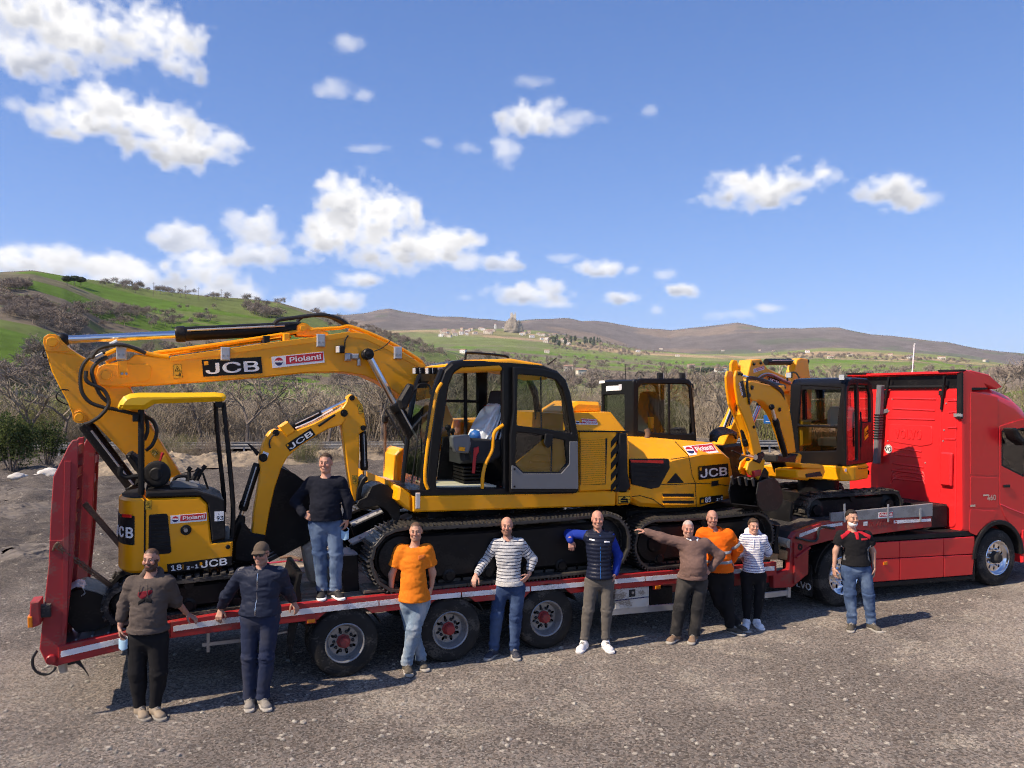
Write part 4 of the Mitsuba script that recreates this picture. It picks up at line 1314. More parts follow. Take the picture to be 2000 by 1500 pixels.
ar = [RP(*p) for p in [(1741,932),(1748,920),(1770,915),(1800,920),(1808,930)]]
for k in range(3):
    part(rw_,'ridge',tube([(CU-.018,v,z-.07*k) for v,z in ar],.011,6,4),'truck_red')
part(rw_,'air_duct',prism_u([RP(*p) for p in [(1843,882),(1866,884),(1864,950),(1842,948)]],CU-.10,CU-.015,.03,r=.03),'truck_red')
part(rw_,'duct_rib',prism_u([RP(*p) for p in [(1836,760),(1841,760),(1838,1020),(1832,1020)]],CU-.03,CU-.015,.01),'truck_red')
for x,y in ((1745,779),(1738,803),(1736,861),(1820,837),(1846,840),(1844,861),(1809,904),(1850,788),(1845,893)):
    v,z = RP(x,y)
    part(rw_,'bolt',cyl((CU-.018,v,z),(CU-.032,v,z),.014,8),'galvanised')
# roof spoiler and side deflectors
zs_ = RP(1790,733)[1]
zt = Q(1885,724)[1]
sk = numbered(lo+'__roof_spoiler')
part(sk,'top',prism([(CU-.05,zt-.04),(CU-.05,zt),(CU+.25,zt+.01),(CU+.7,zt-.06),(CU+1.05,3.50),(CU+.9,3.46)],CV0+.02,CV1-.02,.012),'truck_red',40)
for v0,v1 in ((CV0,CV0+.05),(CV1-.05,CV1)):
    part(sk,'side',prism([Q(1880,728),Q(1888,722),Q(1905,731),Q(1922,747),Q(1929,758),Q(1899,760),Q(1896,818),Q(1880,818)],v0,v1,.012),'truck_red')
    part(sk,'edge_trim',prism([Q(1877,727),Q(1881,727),Q(1881,818),Q(1876,818)],v0-.01,v1+.03,.008),'black_plastic')
    part(sk,'foot_trim',prism([Q(1898,757),Q(1929,757),Q(1928,761),Q(1898,762)],v0-.008,v1,.004),'black_plastic')
part(sk,'corner_trim',box(CU-.07,CU+.1,CV0+.0,CV0+.42,zt-.01,zt+.022,.01),'black_plastic')
part(sk,'corner_trim',box(CU-.07,CU+.1,CV1-.5,CV1,zt-.01,zt+.022,.01),'black_plastic')
part(sk,'back',prism_u([(CV0+.06,3.2),(CV1-.06,3.2),(CV1-.06,zt-.05),(CV0+.06,zt-.05)],CU+.05,CU+.08),'black_paint')
for x0,y0,x1,y1 in ((1734,736,1727,796),(1842,734,1838,800)):
    a,b = RP(x0,y0,CU-.1),RP(x1,y1,CU-.05)
    part(sk,'strut',beam((CU-.06,a[0],a[1]),(CU-.04,b[0],b[1]),.035,.05,up=(1,0,0)),'black_plastic')
    part(sk,'strut_foot',box(CU-.08,CU,b[0]-.05,b[0]+.03,b[1]+.25,b[1]+.33,.01),'black_plastic')
a,b = RP(1738,756),RP(1850,755)
part(sk,'rail',tube([(CU-.03,a[0],a[1]),(CU-.03,b[0],b[1])],.03,8),'black_plastic')
a = RP(1876,811)
part(sk,'latch',box(CU-.05,CU,a[0]-.05,a[0]+.1,a[1]-.03,a[1]+.03,.008),'galvanised')
# exhaust / air intake stack beside the small cab
ik = numbered(lo+'__air_intake')
a,b = RP(1720,752,CU-.13),RP(1712,905,CU-.13)
part(ik,'duct',beam((CU-.13,b[0],b[1]),(CU-.13,a[0],a[1]),.11,.12,.02,up=(1,0,0)),'grey_plastic')
for f in np.linspace(.32,.62,10):
    part(ik,'bellows',box(CU-.20,CU-.06,b[0]*(1-f)+a[0]*f-.065,b[0]*(1-f)+a[0]*f+.065,b[1]*(1-f)+a[1]*f-.012,b[1]*(1-f)+a[1]*f+.012,.006),'black_plastic')
part(ik,'bracket',beam((CU-.15,RP(1722,806)[0],RP(1722,806)[1]),(CU,RP(1735,802)[0],RP(1735,802)[1]),.05,.08),'grey_plastic')
# chassis, tanks, skirts
part(lo,'chassis',cat(box(9.0,13.0,10.25,10.38,.72,1.0),box(9.0,13.0,11.02,11.15,.72,1.0),box(11.2,12.3,10.0,11.4,.7,1.02)),'chassis_dark')
part(lo,'coupling_plate',cyl((RU,10.7,1.0),(RU,10.7,1.05),.5,28),'chassis_dark')
part(lo,'equipment_box',box(11.9,12.36,9.7,11.7,1.05,1.45,.02),'black_plastic')
SK = [(1704,1756),(1757,1842),(1843,1903)]
ytop = lambda x: 1059+(x-1713)*(1047-1059)/194
ymid = lambda x: 1092+(x-1713)*(1082-1092)/194
ybot = lambda x: 1137+(x-1713)*(1123-1137)/194
for k,(a,b) in enumerate(SK):
    for yt,yb in ((ytop,ymid),(ymid,ybot)):
        q = [Q(a,yt(a)+.7),Q(b,yt(b)+.7),Q(b,yb(b)-.7),Q(a,yb(a)-.7)]
        if k == 2 and yt is ymid:
            q[2] = Q(b-4,yb(b)-.7)
        part(lo,'side_skirt',prism(q,CV0-.005,CV0+.03,.008,r=.01),'truck_red')
part(lo,'skirt_step',prism([Q(1704,1049),Q(1890,1037),Q(1904,1046),Q(1704,1059)],CV0+.01,CV0+.35,.01),'black_plastic')
part(lo,'skirt_base',prism([Q(1704,1138),Q(1900,1124),Q(1898,1132),Q(1704,1148)],CV0+.005,CV0+.35,.01),'black_plastic')
part(lo,'fuel_tank',prism([Q(1706,1060),Q(1898,1048),Q(1896,1122),Q(1706,1136)],CV0+.06,CV0+.6,.05),'chassis_dark')
part(lo,'fuel_tank',box(10.5,12.2,CV1-.6,CV1,.35,.95,.06),'chassis_dark')
u,z = Q(1728,1100)
part(lo,'side_marker',box(u-.04,u+.04,CV0-.02,CV0-.004,z-.025,z+.025,.004),'lamp_orange')
part(lo,'rear_arch',prism(arc((12.62,.50),.10,0,0,2)[:1]+[Q(1897,1060),Q(1908,1048),Q(1906,1135),Q(1899,1135)],CV0+.02,CV0+.3,.005),'black_plastic')
for u,v,s in ((FU,CV0+.0,-1),(FU,CV1,1)):
    wheel(lo,u,.495,v,.495,.30,.30,s,10,'chassis_dark','chrome',10,s > 0,.07,True)
for u,v,s in ((RU,CV0+.02,-1),(RU,CV1-.02,1),(RU,CV0+.36,-1)):
    wheel(lo,u,.495,v,.495,.30,.30,s,10,'chrome','chrome',10,s > 0 or v > 9.6,.14,True)
for v0,v1 in ((CV0+.02,CV0+.65),(CV1-.65,CV1-.02)):
    part(lo,'mudguard',prism(arc((RU,.5),.60,10,170,20)+arc((RU,.5),.58,170,10,20),v0,v1,.004),'black_plastic')
fk = numbered(lo+'__mud_flap')
fu = RU-.64
part(fk,'flap',prism_u([(CV0+.02,.22),(CV0+.66,.22),(CV0+.66,.72),(CV0+.02,.72)],fu-.012,fu,.004,r=.03),'rubber')
part(fk,'lettering',text_on('VOLVO',(fu-.013,CV0+.60,.32),(0,-1,0),(0,0,1),.095,(-1,0,0),.003,True,sx=1.25),'sticker_white')
# aerials
part(lo,'aerial',tube([(CU+.5,10.9,3.5),(CU+.6,10.9,4.35)],.012,5),'sticker_white')
part(lo,'aerial',tube([(13.3,9.8,3.42),(13.2,9.8,3.75)],.010,5),'black_plastic')

# ------------------------------------------------------------------ diggers: shared builders
def stadium(u0,u1,z0,z1,n=14,sag=0.0,tilt=0.0):
    r = (z1-z0)/2
    c0,c1 = (u0+r,(z0+z1)/2),(u1-r,(z0+z1)/2)
    p = arc(c1,r,-90,90,n)+[(c1[0]+(c0[0]-c1[0])*t,z1-sag*math.sin(math.pi*t)) for t in np.linspace(.1,.9,9)]+arc(c0,r,90,270,n)
    return p


def crawler(owner,path,v0,v1,pitch,th,steel=True,frame=None,lead=1):
    """One crawler track: links as single shoes, frame, sprocket, rollers."""
    f = frame or CUR
    k0 = numbered(owner+'__track')
    p = np.array(path+path[:1])
    L = np.concatenate([[0],np.cumsum(np.linalg.norm(np.diff(p,axis=0),axis=1))])
    n = int(round(L[-1]/pitch))
    s = (np.arange(n)+.5)/n*L[-1]
    q = np.stack([np.interp(s,L,p[:,0]),np.interp(s,L,p[:,1])],1)
    q2 = np.stack([np.interp((s+.02) % L[-1],L,p[:,0]),np.interp((s+.02) % L[-1],L,p[:,1])],1)
    pl = L[-1]/n
    if steel:
        base = cat(box(-pl*.49,pl*.49,v0,v1,-th*.5,0,.003),*[box(x-.009,x+.009,v0+.003,v1-.003,-.002,.030,.005) for x in (-pl*.36,0,pl*.36)],box(-pl*.5,pl*.3,(v0+v1)/2-.09,(v0+v1)/2+.09,-th,-th*.5,.003))
        bases = [base]
    else:
        w = v1-v0
        bases = [cat(box(-pl*.5,pl*.5,v0+.004,v1-.004,-th,-.004,.002),box(-pl*.32,pl*.32,v0+a*w,v0+b*w,-.006,.028,.009),box(-pl*.25,pl*.25,v0+c*w,v0+d*w,-.006,.026,.009)) for a,b,c,d in ((0,.58,.7,.9),(.42,1.0,.1,.3))]
    for i in range(n):
        d = q2[i]-q[i]
        d /= np.linalg.norm(d)
        M = np.eye(4)
        M[:3,0],M[:3,2],M[:3,3] = (d[0],0,d[1]),(d[1],0,-d[0]),(q[i][0],0,q[i][1])
        if np.linalg.det(M[:3,:3]) < 0:
            M[:3,2] *= 1
        part(k0,'shoe',remap(bases[i % len(bases)],M),'grouser_steel' if steel else 'rubber_track',False,f)
    if not steel:
        part(k0,'belt',prism(sg.Polygon(path).buffer(-.004),v0+.006,v1-.006,.003,holes=[sg.Polygon(path).buffer(-th)]),'rubber_track',30,f)
    g = sg.Polygon(path)
    u0,z0,u1,z1 = g.bounds
    R = (z1-z0)/2
    zc = (z0+z1)/2
    part(k0,'frame',prism(g.buffer(-(th+.035)),v0+.10,v1-.06,.03),'black_paint',30,f)
    part(k0,'sprocket',lathe([(0,-.02),(R*.3,-.02),(R*.34,.02),(R*.7,.04),(R*.74,.08),(R-th-.005,.09),(R-th-.005,v1-v0-.1)],(u0+R,v0+.05,zc),(0,1,0),26),'black_paint',30,f)
    part(k0,'idler',lathe([(0,0),(R*.35,0),(R*.4,.03),(R*.75,.06),(R-th-.005,.07),(R-th-.005,v1-v0-.1)],(u1-R,v0+.05,zc),(0,1,0),26),'black_paint',30,f)
    m = max(3,int((u1-u0-2*R)/.42))
    for t in np.linspace(u0+R+.1,u1-R-.1,m):
        part(k0,'roller',lathe([(0,0),(.05,0),(.055,.02),(.085,.03),(.085,v1-v0-.12),(0,v1-v0-.12)],(t,v0+.06,z0+.13),(0,1,0),14),'black_paint',30,f)
    part(k0,'carrier_roller',lathe([(0,0),(.05,0),(.06,.03),(.06,.2),(0,.2)],((u0+u1)/2,v0+.08,z1-.11),(0,1,0),12),'black_paint',30,f)
    return k0


def ram(owner,p0,p1,rb,rr,split=.55,frame=None,name='ram',eye=True,rodmat='chrome'):
    """Hydraulic ram: black barrel from p0, bright rod to p1."""
    f = frame or CUR
    p0,p1 = np.asarray(p0,float),np.asarray(p1,float)
    d = p1-p0
    L = np.linalg.norm(d)
    k = numbered(owner+'__' +name)
    b = split*L
    part(k,'barrel',lathe([(0,0),(rb*.9,0),(rb,.02),(rb,b-.12),(rb*1.12,b-.11),(rb*1.12,b-.03),(rb*.95,b),(rr,b)],p0,d,18),'black_paint',30,f)
    part(k,'rod',cyl(p0+d*split*.98,p1,rr,14),rodmat,30,f)
    if eye:
        part(k,'rod_eye',ball(p1,rr*1.7,2),'black_paint',30,f)
        part(k,'feed_pipe',tube([p0+d*.08+[0,-rb*1.1,rb*.4],p0+d*(split-.05)+[0,-rb*1.1,rb*.4]],rb*.16,6),'galvanised',30,f)
    return k


def pin(owner,u,z,v,r,frame=None,mat='yellow_paint'):
    part(owner,'pin',lathe([(0,-.03),(r*.62,-.03),(r*.7,-.022),(r*.7,-.012),(r,-.012),(r,.01)],(u,v,z),(0,1,0),20),mat,30,frame)


def box_boom(owner,name,px,v,half,P_,mat='yellow_paint',r=.02,bevel=.012,frame=None,flange=0.0):
    poly = [P_(x,y,v) for x,y in px]
    m = prism(poly,v,v+2*half,bevel,r)
    return part(owner,name,m,mat,30,frame)


def glazing(owner,pts,v,frame=None,name='window'):
    part(owner,name,sheet(pts,v),'tinted_glass',False,frame)


def lamp(owner,c,d,s,frame=None,name='work_lamp'):
    """Square black lamp with a clear lens; d = direction it shines."""
    c,d = np.asarray(c,float),np.asarray(d,float)
    d = d/np.linalg.norm(d)
    k = numbered(owner+'__' +name)
    part(k,'housing',beam(c-d*s*.5,c+d*s*.35,s,s,s*.15),'black_plastic',30,frame)
    part(k,'lens',beam(c+d*s*.34,c+d*s*.42,s*.86,s*.86,s*.05),'lamp_clear',30,frame)


# ------------------------------------------------------------------ the big crawler digger
B = thing('crawler_excavator','largest yellow crawler excavator, cab door open, long boom reaching left over the canopy digger','excavator')
P = TF.uz
VB = 9.55
crawler(B,stadium(2.15,5.78,.94,1.73,sag=.02),9.42,9.92,.165,.075)
crawler(B,stadium(2.15,5.78,.94,1.73,sag=.02),11.40,11.90,.165,.075)
part(B,'carbody',cat(box(3.0,5.0,9.9,11.4,1.15,1.6,.05),cyl((3.9,10.7,1.55),(3.9,10.7,1.86),.62,30)),'black_paint')
up = numbered(B+'__upper_frame')
part(up,'skirt',prism([P(805,968,VB),P(1204,959,VB),P(1203,988,VB),P(806,1001,VB)],VB,VB+2.4,.02,r=.015),'yellow_paint')
part(up,'skirt_corner',prism([P(1206,959,VB),P(1234,957,VB),P(1235,980,VB),P(1228,986,VB),P(1206,988,VB)],VB-.005,VB+2.41,.03,r=.02),'yellow_paint')
part(up,'front_corner',prism([P(780,948,VB),P(804,966,VB),P(804,1000,VB),P(792,993,VB),P(776,978,VB)],VB+.01,VB+.35,.03,r=.02),'yellow_paint')
part(up,'front_plate',prism([P(776,945,VB),P(806,966,VB),P(806,1000,VB),P(778,980,VB)],VB+.4,VB+2.38,.03),'yellow_paint')
u,z = P(816,978,VB)
part(up,'marker_lamp',box(u-.03,u+.03,VB-.012,VB+.01,z-.10,z+.10,.01),'lamp_clear')
mini_marks(up,[(*P(x,y,VB)[:1],VB-.006,P(x,y,VB)[1]) for x,y in [(1207,983),(1230,982),(1230,969),(1207,970)]],(0,-1,0),'warning')
# far front tank box and step
part(up,'tank_box',prism([P(766,945,11.3),P(785,955,11.3),P(787,872,11.3),P(776,878,11.3),P(768,888,11.3)],11.2,11.9,.04,r=.03),'yellow_paint')
part(up,'step_plate',prism([P(742,935,11.3),P(780,938,11.3),P(780,943,11.3),P(744,940,11.3)],11.15,11.8,.01),'galvanised')
part(up,'step_base',prism([P(744,940,11.3),P(780,944,11.3),P(780,955,11.3),P(760,948,11.3)],11.15,11.8,.01),'black_plastic')
# engine house
eh = numbered(B+'__engine_house')
part(eh,'side_panel',prism([P(1131,843,VB),P(1204,842,VB),P(1204,957,VB),P(1131,960,VB)],VB,VB+2.35,.015,r=.012),'yellow_paint')
gr = [P(1132,856,VB),P(1186,856,VB),P(1183,946,VB),P(1132,947,VB)]
part(eh,'grille',prism(gr,VB-.006,VB-.001,.003),'black_plastic',label='orange mesh grille of the engine side panel')
for k in range(22):
    zz = gr[3][1]+(gr[0][1]-gr[3][1])*(k+.5)/22
    part(eh,'grille_bar',box(gr[3][0]+.01,gr[2][0]-.01,VB-.012,VB-.006,zz-.0125,zz+.0125,.003),'yellow_paint')
part(eh,'corner_post',prism([P(1208,846,VB),P(1224,844,VB),P(1226,925,VB),P(1231,950,VB),P(1222,962,VB),P(1200,960,VB),P(1206,948,VB)],VB-.02,VB+.12,.02),'black_plastic')
for k in range(5):
    y = 851+21.5*k
    part(eh,'warning_stripe',prism([P(1193,y+24,VB),P(1193,y+11,VB),P(1207,y-7,VB),P(1207,y+7,VB)],VB-.006,VB-.001,.001),'black_paint')
hood = loft([(P(1105,812,VB)[0],[(VB+.02,2.80),(VB+2.35,2.80),(VB+2.30,P(1105,808,VB)[1]),(VB+.10,P(1105,808,VB)[1])]),
             (P(1205,812,VB)[0],[(VB+.02,2.80),(VB+2.35,2.80),(VB+2.25,P(1205,808,VB)[1]+.02),(VB+.18,P(1205,808,VB)[1]+.02)]),
             (P(1231,842,VB)[0],[(VB+.06,2.79),(VB+2.3,2.79),(VB+2.2,P(1229,835,VB)[1]),(VB+.2,P(1229,835,VB)[1])])])
part(eh,'hood',hood,'yellow_paint',20)
part(eh,'hood_seam',prism([P(1131,841,VB),P(1228,842,VB),P(1228,844,VB),P(1131,843.5,VB)],VB-.004,VB+.05,.002),'black_plastic')
part(eh,'counterweight',prism([P(1206,845,VB),P(1228,845,VB),P(1233,870,VB),P(1233,956,VB),P(1206,957,VB)],VB+.01,VB+2.35,.05,r=.03),'yellow_paint')
V2 = VB+.45
part(eh,'air_cleaner_cover',prism([P(1092,806,V2),P(1128,783,V2),P(1172,785,V2),P(1177,792,V2),P(1177,808,V2),P(1100,810,V2)],V2,V2+.8,.05,r=.03),'yellow_paint')
c = [P(x,y,VB) for x,y in [(1127,829),(1171,830),(1172,818),(1127,818)]]
hv = lambda zz: VB+.012+(zz-2.80)/max(.05,(P(1150,808,VB)[1]-2.80))*.12
dealer_sticker(eh,[(a,hv(b)-.012,b) for a,b in c],(0,-1,.1))
part(eh,'aerial',tube([(*P(1070,712,10.2)[:1],10.2,P(1070,712,10.2)[1]),(*P(1087,699,10.2)[:1],10.2,P(1087,699,10.2)[1])],.010,5),'black_plastic')

# cab: bent frame posts, panes, open door
cb = numbered(B+'__cab')
VC,VD = VB+.0,VB+1.02
side = [P(830,966,VC),P(836,905,VC),P(846,815,VC),P(856,757,VC),P(868,725,VC),P(884,709,VC),P(905,704,VC),P(1000,706,VC),P(1062,714,VC),P(1090,725,VC),P(1108,760,VC),P(1122,850,VC),P(1122,962,VC)]
opening = [P(852,953,VC),P(857,905,VC),P(867,820,VC),P(878,750,VC),P(888,727,VC),P(902,718,VC),P(975,716,VC),P(981,722,VC),P(984,955,VC)]
rear_open = [P(1004,838,VC),P(1004,722,VC),P(1060,728,VC),P(1086,740,VC),P(1100,775,VC),P(1107,842,VC)]
part(cb,'far_wall',prism([P(846,958,VD),P(860,852,VD),P(1100,846,VD),P(1100,955,VD)],VD-.12,VD-.085,.01),'black_plastic')
part(cb,'side_frame',prism(side,VC,VC+.09,.02,r=.02,holes=[round_poly(opening,.03),round_poly(rear_open,.03)]),'cab_black')
part(cb,'side_frame',prism(side,VD-.08,VD,.02,r=.02,holes=[round_poly(opening,.03),round_poly(rear_open,.03)]),'cab_black')
far_win = [(a,b) for a,b in opening]
glazing(cb,opening,VD-.04)
glazing(cb,rear_open,VD-.04)
part(cb,'window_bar',tube([(opening[2][0],VD-.1,3.28),(opening[8][0],VD-.1,3.26)],.02,8),'black_plastic')
part(cb,'window_bar',tube([(P(904,720,VD)[0],VD-.1,3.7),(P(905,880,VD)[0],VD-.1,2.5)],.028,8),'black_plastic')
ro = [P(x,y,VC) for x,y in [(884,709),(905,703),(1000,702),(1062,711),(1075,722),(905,712)]]
roof = loft([(u_,rrect(VC+i,VD-i,zz-.16,zz,.05,4)) for u_,i,zz in [(P(872,720,VC)[0],.06,P(872,712,VC)[1]),(P(900,704,VC)[0],.02,P(900,703,VC)[1]),(P(1000,702,VC)[0],.0,P(1000,700,VC)[1]),(P(1060,712,VC)[0],.02,P(1060,710,VC)[1]),(P(1074,720,VC)[0],.08,P(1074,718,VC)[1])]])
part(cb,'roof',roof,'yellow_paint',35)
part(cb,'roof_front',loft([(u_,rrect(VC+i,VD-i,zz-.12,zz,.04,4)) for u_,i,zz in [(P(862,735,VC)[0],.05,P(862,724,VC)[1]),(P(885,706,VC)[0],.03,P(885,705,VC)[1]),(P(906,703,VC)[0],.012,P(906,702,VC)[1])]]),'cab_black',35)
part(cb,'roof_rail',tube([(*P(909,703,VD-.1)[:1],VD-.1,P(909,703,VD-.1)[1]),(*P(910,692,VD-.1)[:1],VD-.1,P(910,692,VD-.1)[1]),(*P(918,689,VD-.1)[:1],VD-.1,P(918,689,VD-.1)[1]),(*P(985,696,VD-.1)[:1],VD-.1,P(985,695,VD-.1)[1]),(*P(993,702,VD-.1)[:1],VD-.1,P(993,702,VD-.1)[1])],.018,8,3),'black_paint')
# windscreen and its frame
fa,fb = P(830,962,VC),P(862,740,VC)
for v in (VC+.03,VD-.07):
    part(cb,'front_post',tube([(a,v+.02,b) for a,b in [P(827,962,VC),P(833,905,VC),P(843,815,VC),P(853,757,VC),P(866,722,VC)]],.042,8,3),'cab_black')
ws = [P(826,958,VC),P(832,905,VC),P(842,815,VC),P(852,757,VC)]
part(cb,'windscreen',cat(*[trimesh.Trimesh([(a[0],VC+.06,a[1]),(a[0],VD-.06,a[1]),(b[0],VD-.06,b[1]),(b[0],VC+.06,b[1])],[[0,1,2],[0,2,3]],process=False) for a,b in zip(ws[:-1],ws[1:])]),'tinted_glass',False)
part(cb,'wiper',tube([(ws[0][0]-.03,VC+.42,ws[0][1]+.05),(ws[1][0]-.03,VC+.36,ws[1][1]+.1),(ws[2][0]-.02,VC+.45,ws[2][1]-.1)],.010,6,3),'black_plastic')
part(cb,'floor_sill',prism([P(800,957,VC),P(1122,950,VC),P(1122,966,VC),P(806,969,VC)],VC+.0,VD,.012),'cab_black')
part(cb,'floor_mat',prism([P(850,951,VC),P(975,950,VC),P(975,953,VC),P(850,954,VC)],VC+.10,VD-.12,.004),'mat_cream')
part(cb,'rear_wall',prism([P(1088,850,VC),P(1118,850,VC),P(1118,955,VC),P(1088,955,VC)],VC+.1,VD-.09,.01),'seat_cloth')
part(cb,'dashboard',prism([P(850,950,VC),P(857,893,VC),P(872,893,VC),P(868,950,VC)],VD-.35,VD-.1,.02),'black_plastic')
part(cb,'grab_rail',tube([(a,VC-.04,b) for a,b in [P(834,955,VC),P(828,935,VC),P(831,890,VC),P(838,840,VC),P(846,790,VC),P(852,763,VC),P(861,748,VC)]],.022,8,4),'yellow_paint')
part(cb,'grab_rail',tube([(a,VC+.02,b) for a,b in [P(943,955,VC),P(944,930,VC),P(950,905,VC),P(962,880,VC),P(964,860,VC),P(968,843,VC),P(984,830,VC)]],.024,8,4),'yellow_paint')
# seat, console, levers
V3 = VC+.32
part(cb,'seat_base',cat(*[box(P(905,930,V3)[0],P(940,930,V3)[0],VC+.3,VC+.75,P(905,944-7*k,V3)[1],P(905,939.5-7*k,V3)[1],.012) for k in range(5)]),'black_plastic')
part(cb,'seat_cushion',box(P(897,900,V3)[0],P(965,900,V3)[0],VC+.24,VC+.78,P(905,905,V3)[1],P(905,880,V3)[1],.05),'seat_cloth')
part(cb,'seat_back',prism([P(955,880,V3),P(985,880,V3),P(1000,765,V3),P(978,762,V3)],VC+.26,VC+.76,.05,r=.04),'seat_cloth')
part(cb,'console',prism(round_poly([P(883,853,VC+.15),P(930,856,VC+.15),P(980,860,VC+.15),P(980,893,VC+.15),P(955,905,VC+.15),P(925,905,VC+.15),P(918,885,VC+.15),P(892,885,VC+.15),P(883,875,VC+.15)],.03),VC+.15,VC+.30,.03),'seat_cloth')
part(cb,'armrest',prism(round_poly([P(882,851,VC+.12),P(918,849,VC+.12),P(921,868,VC+.12),P(916,886,VC+.12),P(890,884,VC+.12),P(884,872,VC+.12)],.03),VC+.12,VC+.24,.02),'grey_plastic')
part(cb,'switch_panel',prism([P(896,872,VC+.12),P(908,874,VC+.12),P(907,881,VC+.12),P(895,880,VC+.12)],VC+.10,VC+.12,.006),'yellow_paint')
part(cb,'safety_lever',prism([P(925,875,VC+.12),P(934,872,VC+.12),P(935,882,VC+.12),P(930,890,VC+.12),P(927,925,VC+.12),P(921,924,VC+.12)],VC+.10,VC+.12,.005),'red_plastic')
for x,y,v in ((875,835,VC+.28),(883,842,VC+.7)):
    a,b = P(x,y,v),P(x+4,y+22,v)
    part(cb,'joystick',cat(tube([(b[0],v,b[1]),(a[0],v,a[1])],.022,8),ball((a[0],v,a[1]),.04)),'black_plastic')
part(cb,'seat_cover',None or loft([(u_,rrect(VC+.24+i,VC+.78-i,z0,z1,.06,4)) for u_,i,z0,z1 in [(P(932,855,V3)[0],.05,P(932,866,V3)[1],P(932,852,V3)[1]),(P(945,850,V3)[0],.0,P(945,866,V3)[1],P(945,828,V3)[1]),(P(960,850,V3)[0],.0,P(960,862,V3)[1],P(960,802,V3)[1]),(P(975,850,V3)[0],.04,P(975,862,V3)[1],P(975,786,V3)[1]),(P(992,850,V3)[0],.10,P(992,862,V3)[1],P(992,766,V3)[1])]]),'plastic_film',40,label='clear plastic film wrapped over the seat')
for k in range(4):
    part(cb,'cover_fold',tube([(P(944+9*k,858,V3)[0],VC+.235,P(944,858,V3)[1]),(P(958+8*k,835-6*k,V3)[0],VC+.225,P(958,835-6*k,V3)[1]),(P(968+7*k,812-7*k,V3)[0],VC+.24,P(968,812-7*k,V3)[1])],.012,6,4),'plastic_film')
part(cb,'blue_bag',ball((P(930,856,V3)[0],VC+.35,P(930,853,V3)[1]),.09),'blue_print')
part(cb,'far_console',prism([P(870,890,VD),P(880,850,VD),P(905,850,VD),P(905,890,VD)],VD-.3,VD-.12,.03),'black_plastic')
# far side bonnet seen through the cab
part(up,'far_bonnet',prism([P(895,820,10.95),P(985,818,10.95),P(985,880,10.95),P(895,880,10.95)],10.95,11.85,.04),'yellow_paint')
part(up,'boom_foot',prism([P(858,805,10.65),P(880,850,10.65),P(870,880,10.65),P(840,880,10.65),P(835,830,10.65)],10.60,10.70,.02),'yellow_paint')
part(up,'boom_foot',prism([P(858,805,10.65),P(880,850,10.65),P(870,880,10.65),P(840,880,10.65),P(835,830,10.65)],11.12,11.22,.02),'yellow_paint')
lv = [P(x,y,VC-.03) for x,y in [(1006,905),(1061,858),(1110,852),(1112,925),(1006,928)]]
part(eh,'rear_quarter_panel',prism(lv,VC-.04,VC-.01,.008),'yellow_paint')
for y in (890,902,914):
    part(eh,'louvre',beam((P(1040+(890-y)*.5,y,VC-.04)[0],VC-.045,P(1040,y,VC-.04)[1]),(P(1078,y,VC-.04)[0],VC-.045,P(1078,y,VC-.04)[1]),.016,.022,.004),'yellow_paint')
# open door folded back along the side
dk = numbered(B+'__cab__door') if False else numbered(cb+'__door')
VO = VB-.10
out = [P(x,y,VO) for x,y in [(1003,716),(1060,720),(1092,728),(1106,742),(1115,768),(1124,820),(1130,850),(1131,958),(1126,963),(997,963),(997,850),(1004,800)]]
w1 = [P(x,y,VO) for x,y in [(1012,731),(1060,735),(1086,742),(1100,760),(1108,790),(1117,848),(1070,838),(1010,831)]]
w2 = [P(x,y,VO) for x,y in [(1009,844),(1040,847),(1104,860),(1108,905),(1094,922),(1023,922),(1008,908)]]
part(dk,'frame',prism(out,VO,VO+.06,.012,r=.015,holes=[round_poly(w1,.02),round_poly(w2,.02)]),'cab_black')
glazing(dk,w1,VO+.03)
glazing(dk,w2,VO+.03)
part(dk,'glass_bar',tube([(P(1058,736,VO)[0],VO+.03,P(1058,736,VO)[1]),(P(1059,837,VO)[0],VO+.03,P(1059,837,VO)[1])],.010,6),'black_plastic')
part(dk,'glass_bar',tube([(P(1080,856,VO)[0],VO+.03,P(1080,856,VO)[1]),(P(1078,922,VO)[0],VO+.03,P(1078,922,VO)[1])],.010,6),'black_plastic')
part(dk,'lower_panel',prism(round_poly([P(x,y,VO) for x,y in [(999,908),(1008,912),(1022,925),(1095,925),(1111,907),(1112,862),(1128,862),(1129,955),(998,955)]],.01),VO-.012,VO+.002,.005),'grey_plastic')
part(dk,'handle',prism(round_poly([P(x,y,VO) for x,y in [(1064,846),(1080,848),(1077,868),(1068,876),(1061,866)]],.02),VO-.03,VO+.002,.01),'black_plastic')
for y in (916,950):
    u,z = P(1004,y,VO)
    part(dk,'bolt',cyl((u,VO-.014,z),(u,VO-.02,z),.014,8),'black_paint')
# lamps, mirror
for x,v in ((813,VC+.45),(838,VC+.25)):
    for dx in (0,9):
        a,b = P(x+dx,724,v)
        lamp(cb,(a,v,b),(-1,-.25,-.05),.085)
mk = numbered(B+'__mirror')
part(mk,'glass_housing',prism(round_poly([P(x,y,VC-.12) for x,y in [(777,782),(797,748),(808,752),(806,775),(793,799),(783,801)]],.03),VC-.16,VC-.04,.03),'black_plastic')
part(mk,'arm',tube([(a,VC-.06,b) for a,b in [P(838,770,VC),P(837,756,VC),P(828,750,VC),P(816,751,VC),P(808,763,VC),P(800,775,VC)]],.012,6,3),'black_plastic')
mk = numbered(B+'__mirror')
part(mk,'glass_housing',prism(round_poly([P(x,y,11.8) for x,y in [(747,811),(758,812),(758,826),(747,826)]],.02),11.75,11.85,.02),'black_plastic')
part(mk,'arm',tube([(P(752,826,11.8)[0],11.8,P(752,826,11.8)[1]),(P(752,920,11.8)[0],11.8,P(752,920,11.8)[1])],.022,8),'rust_steel')
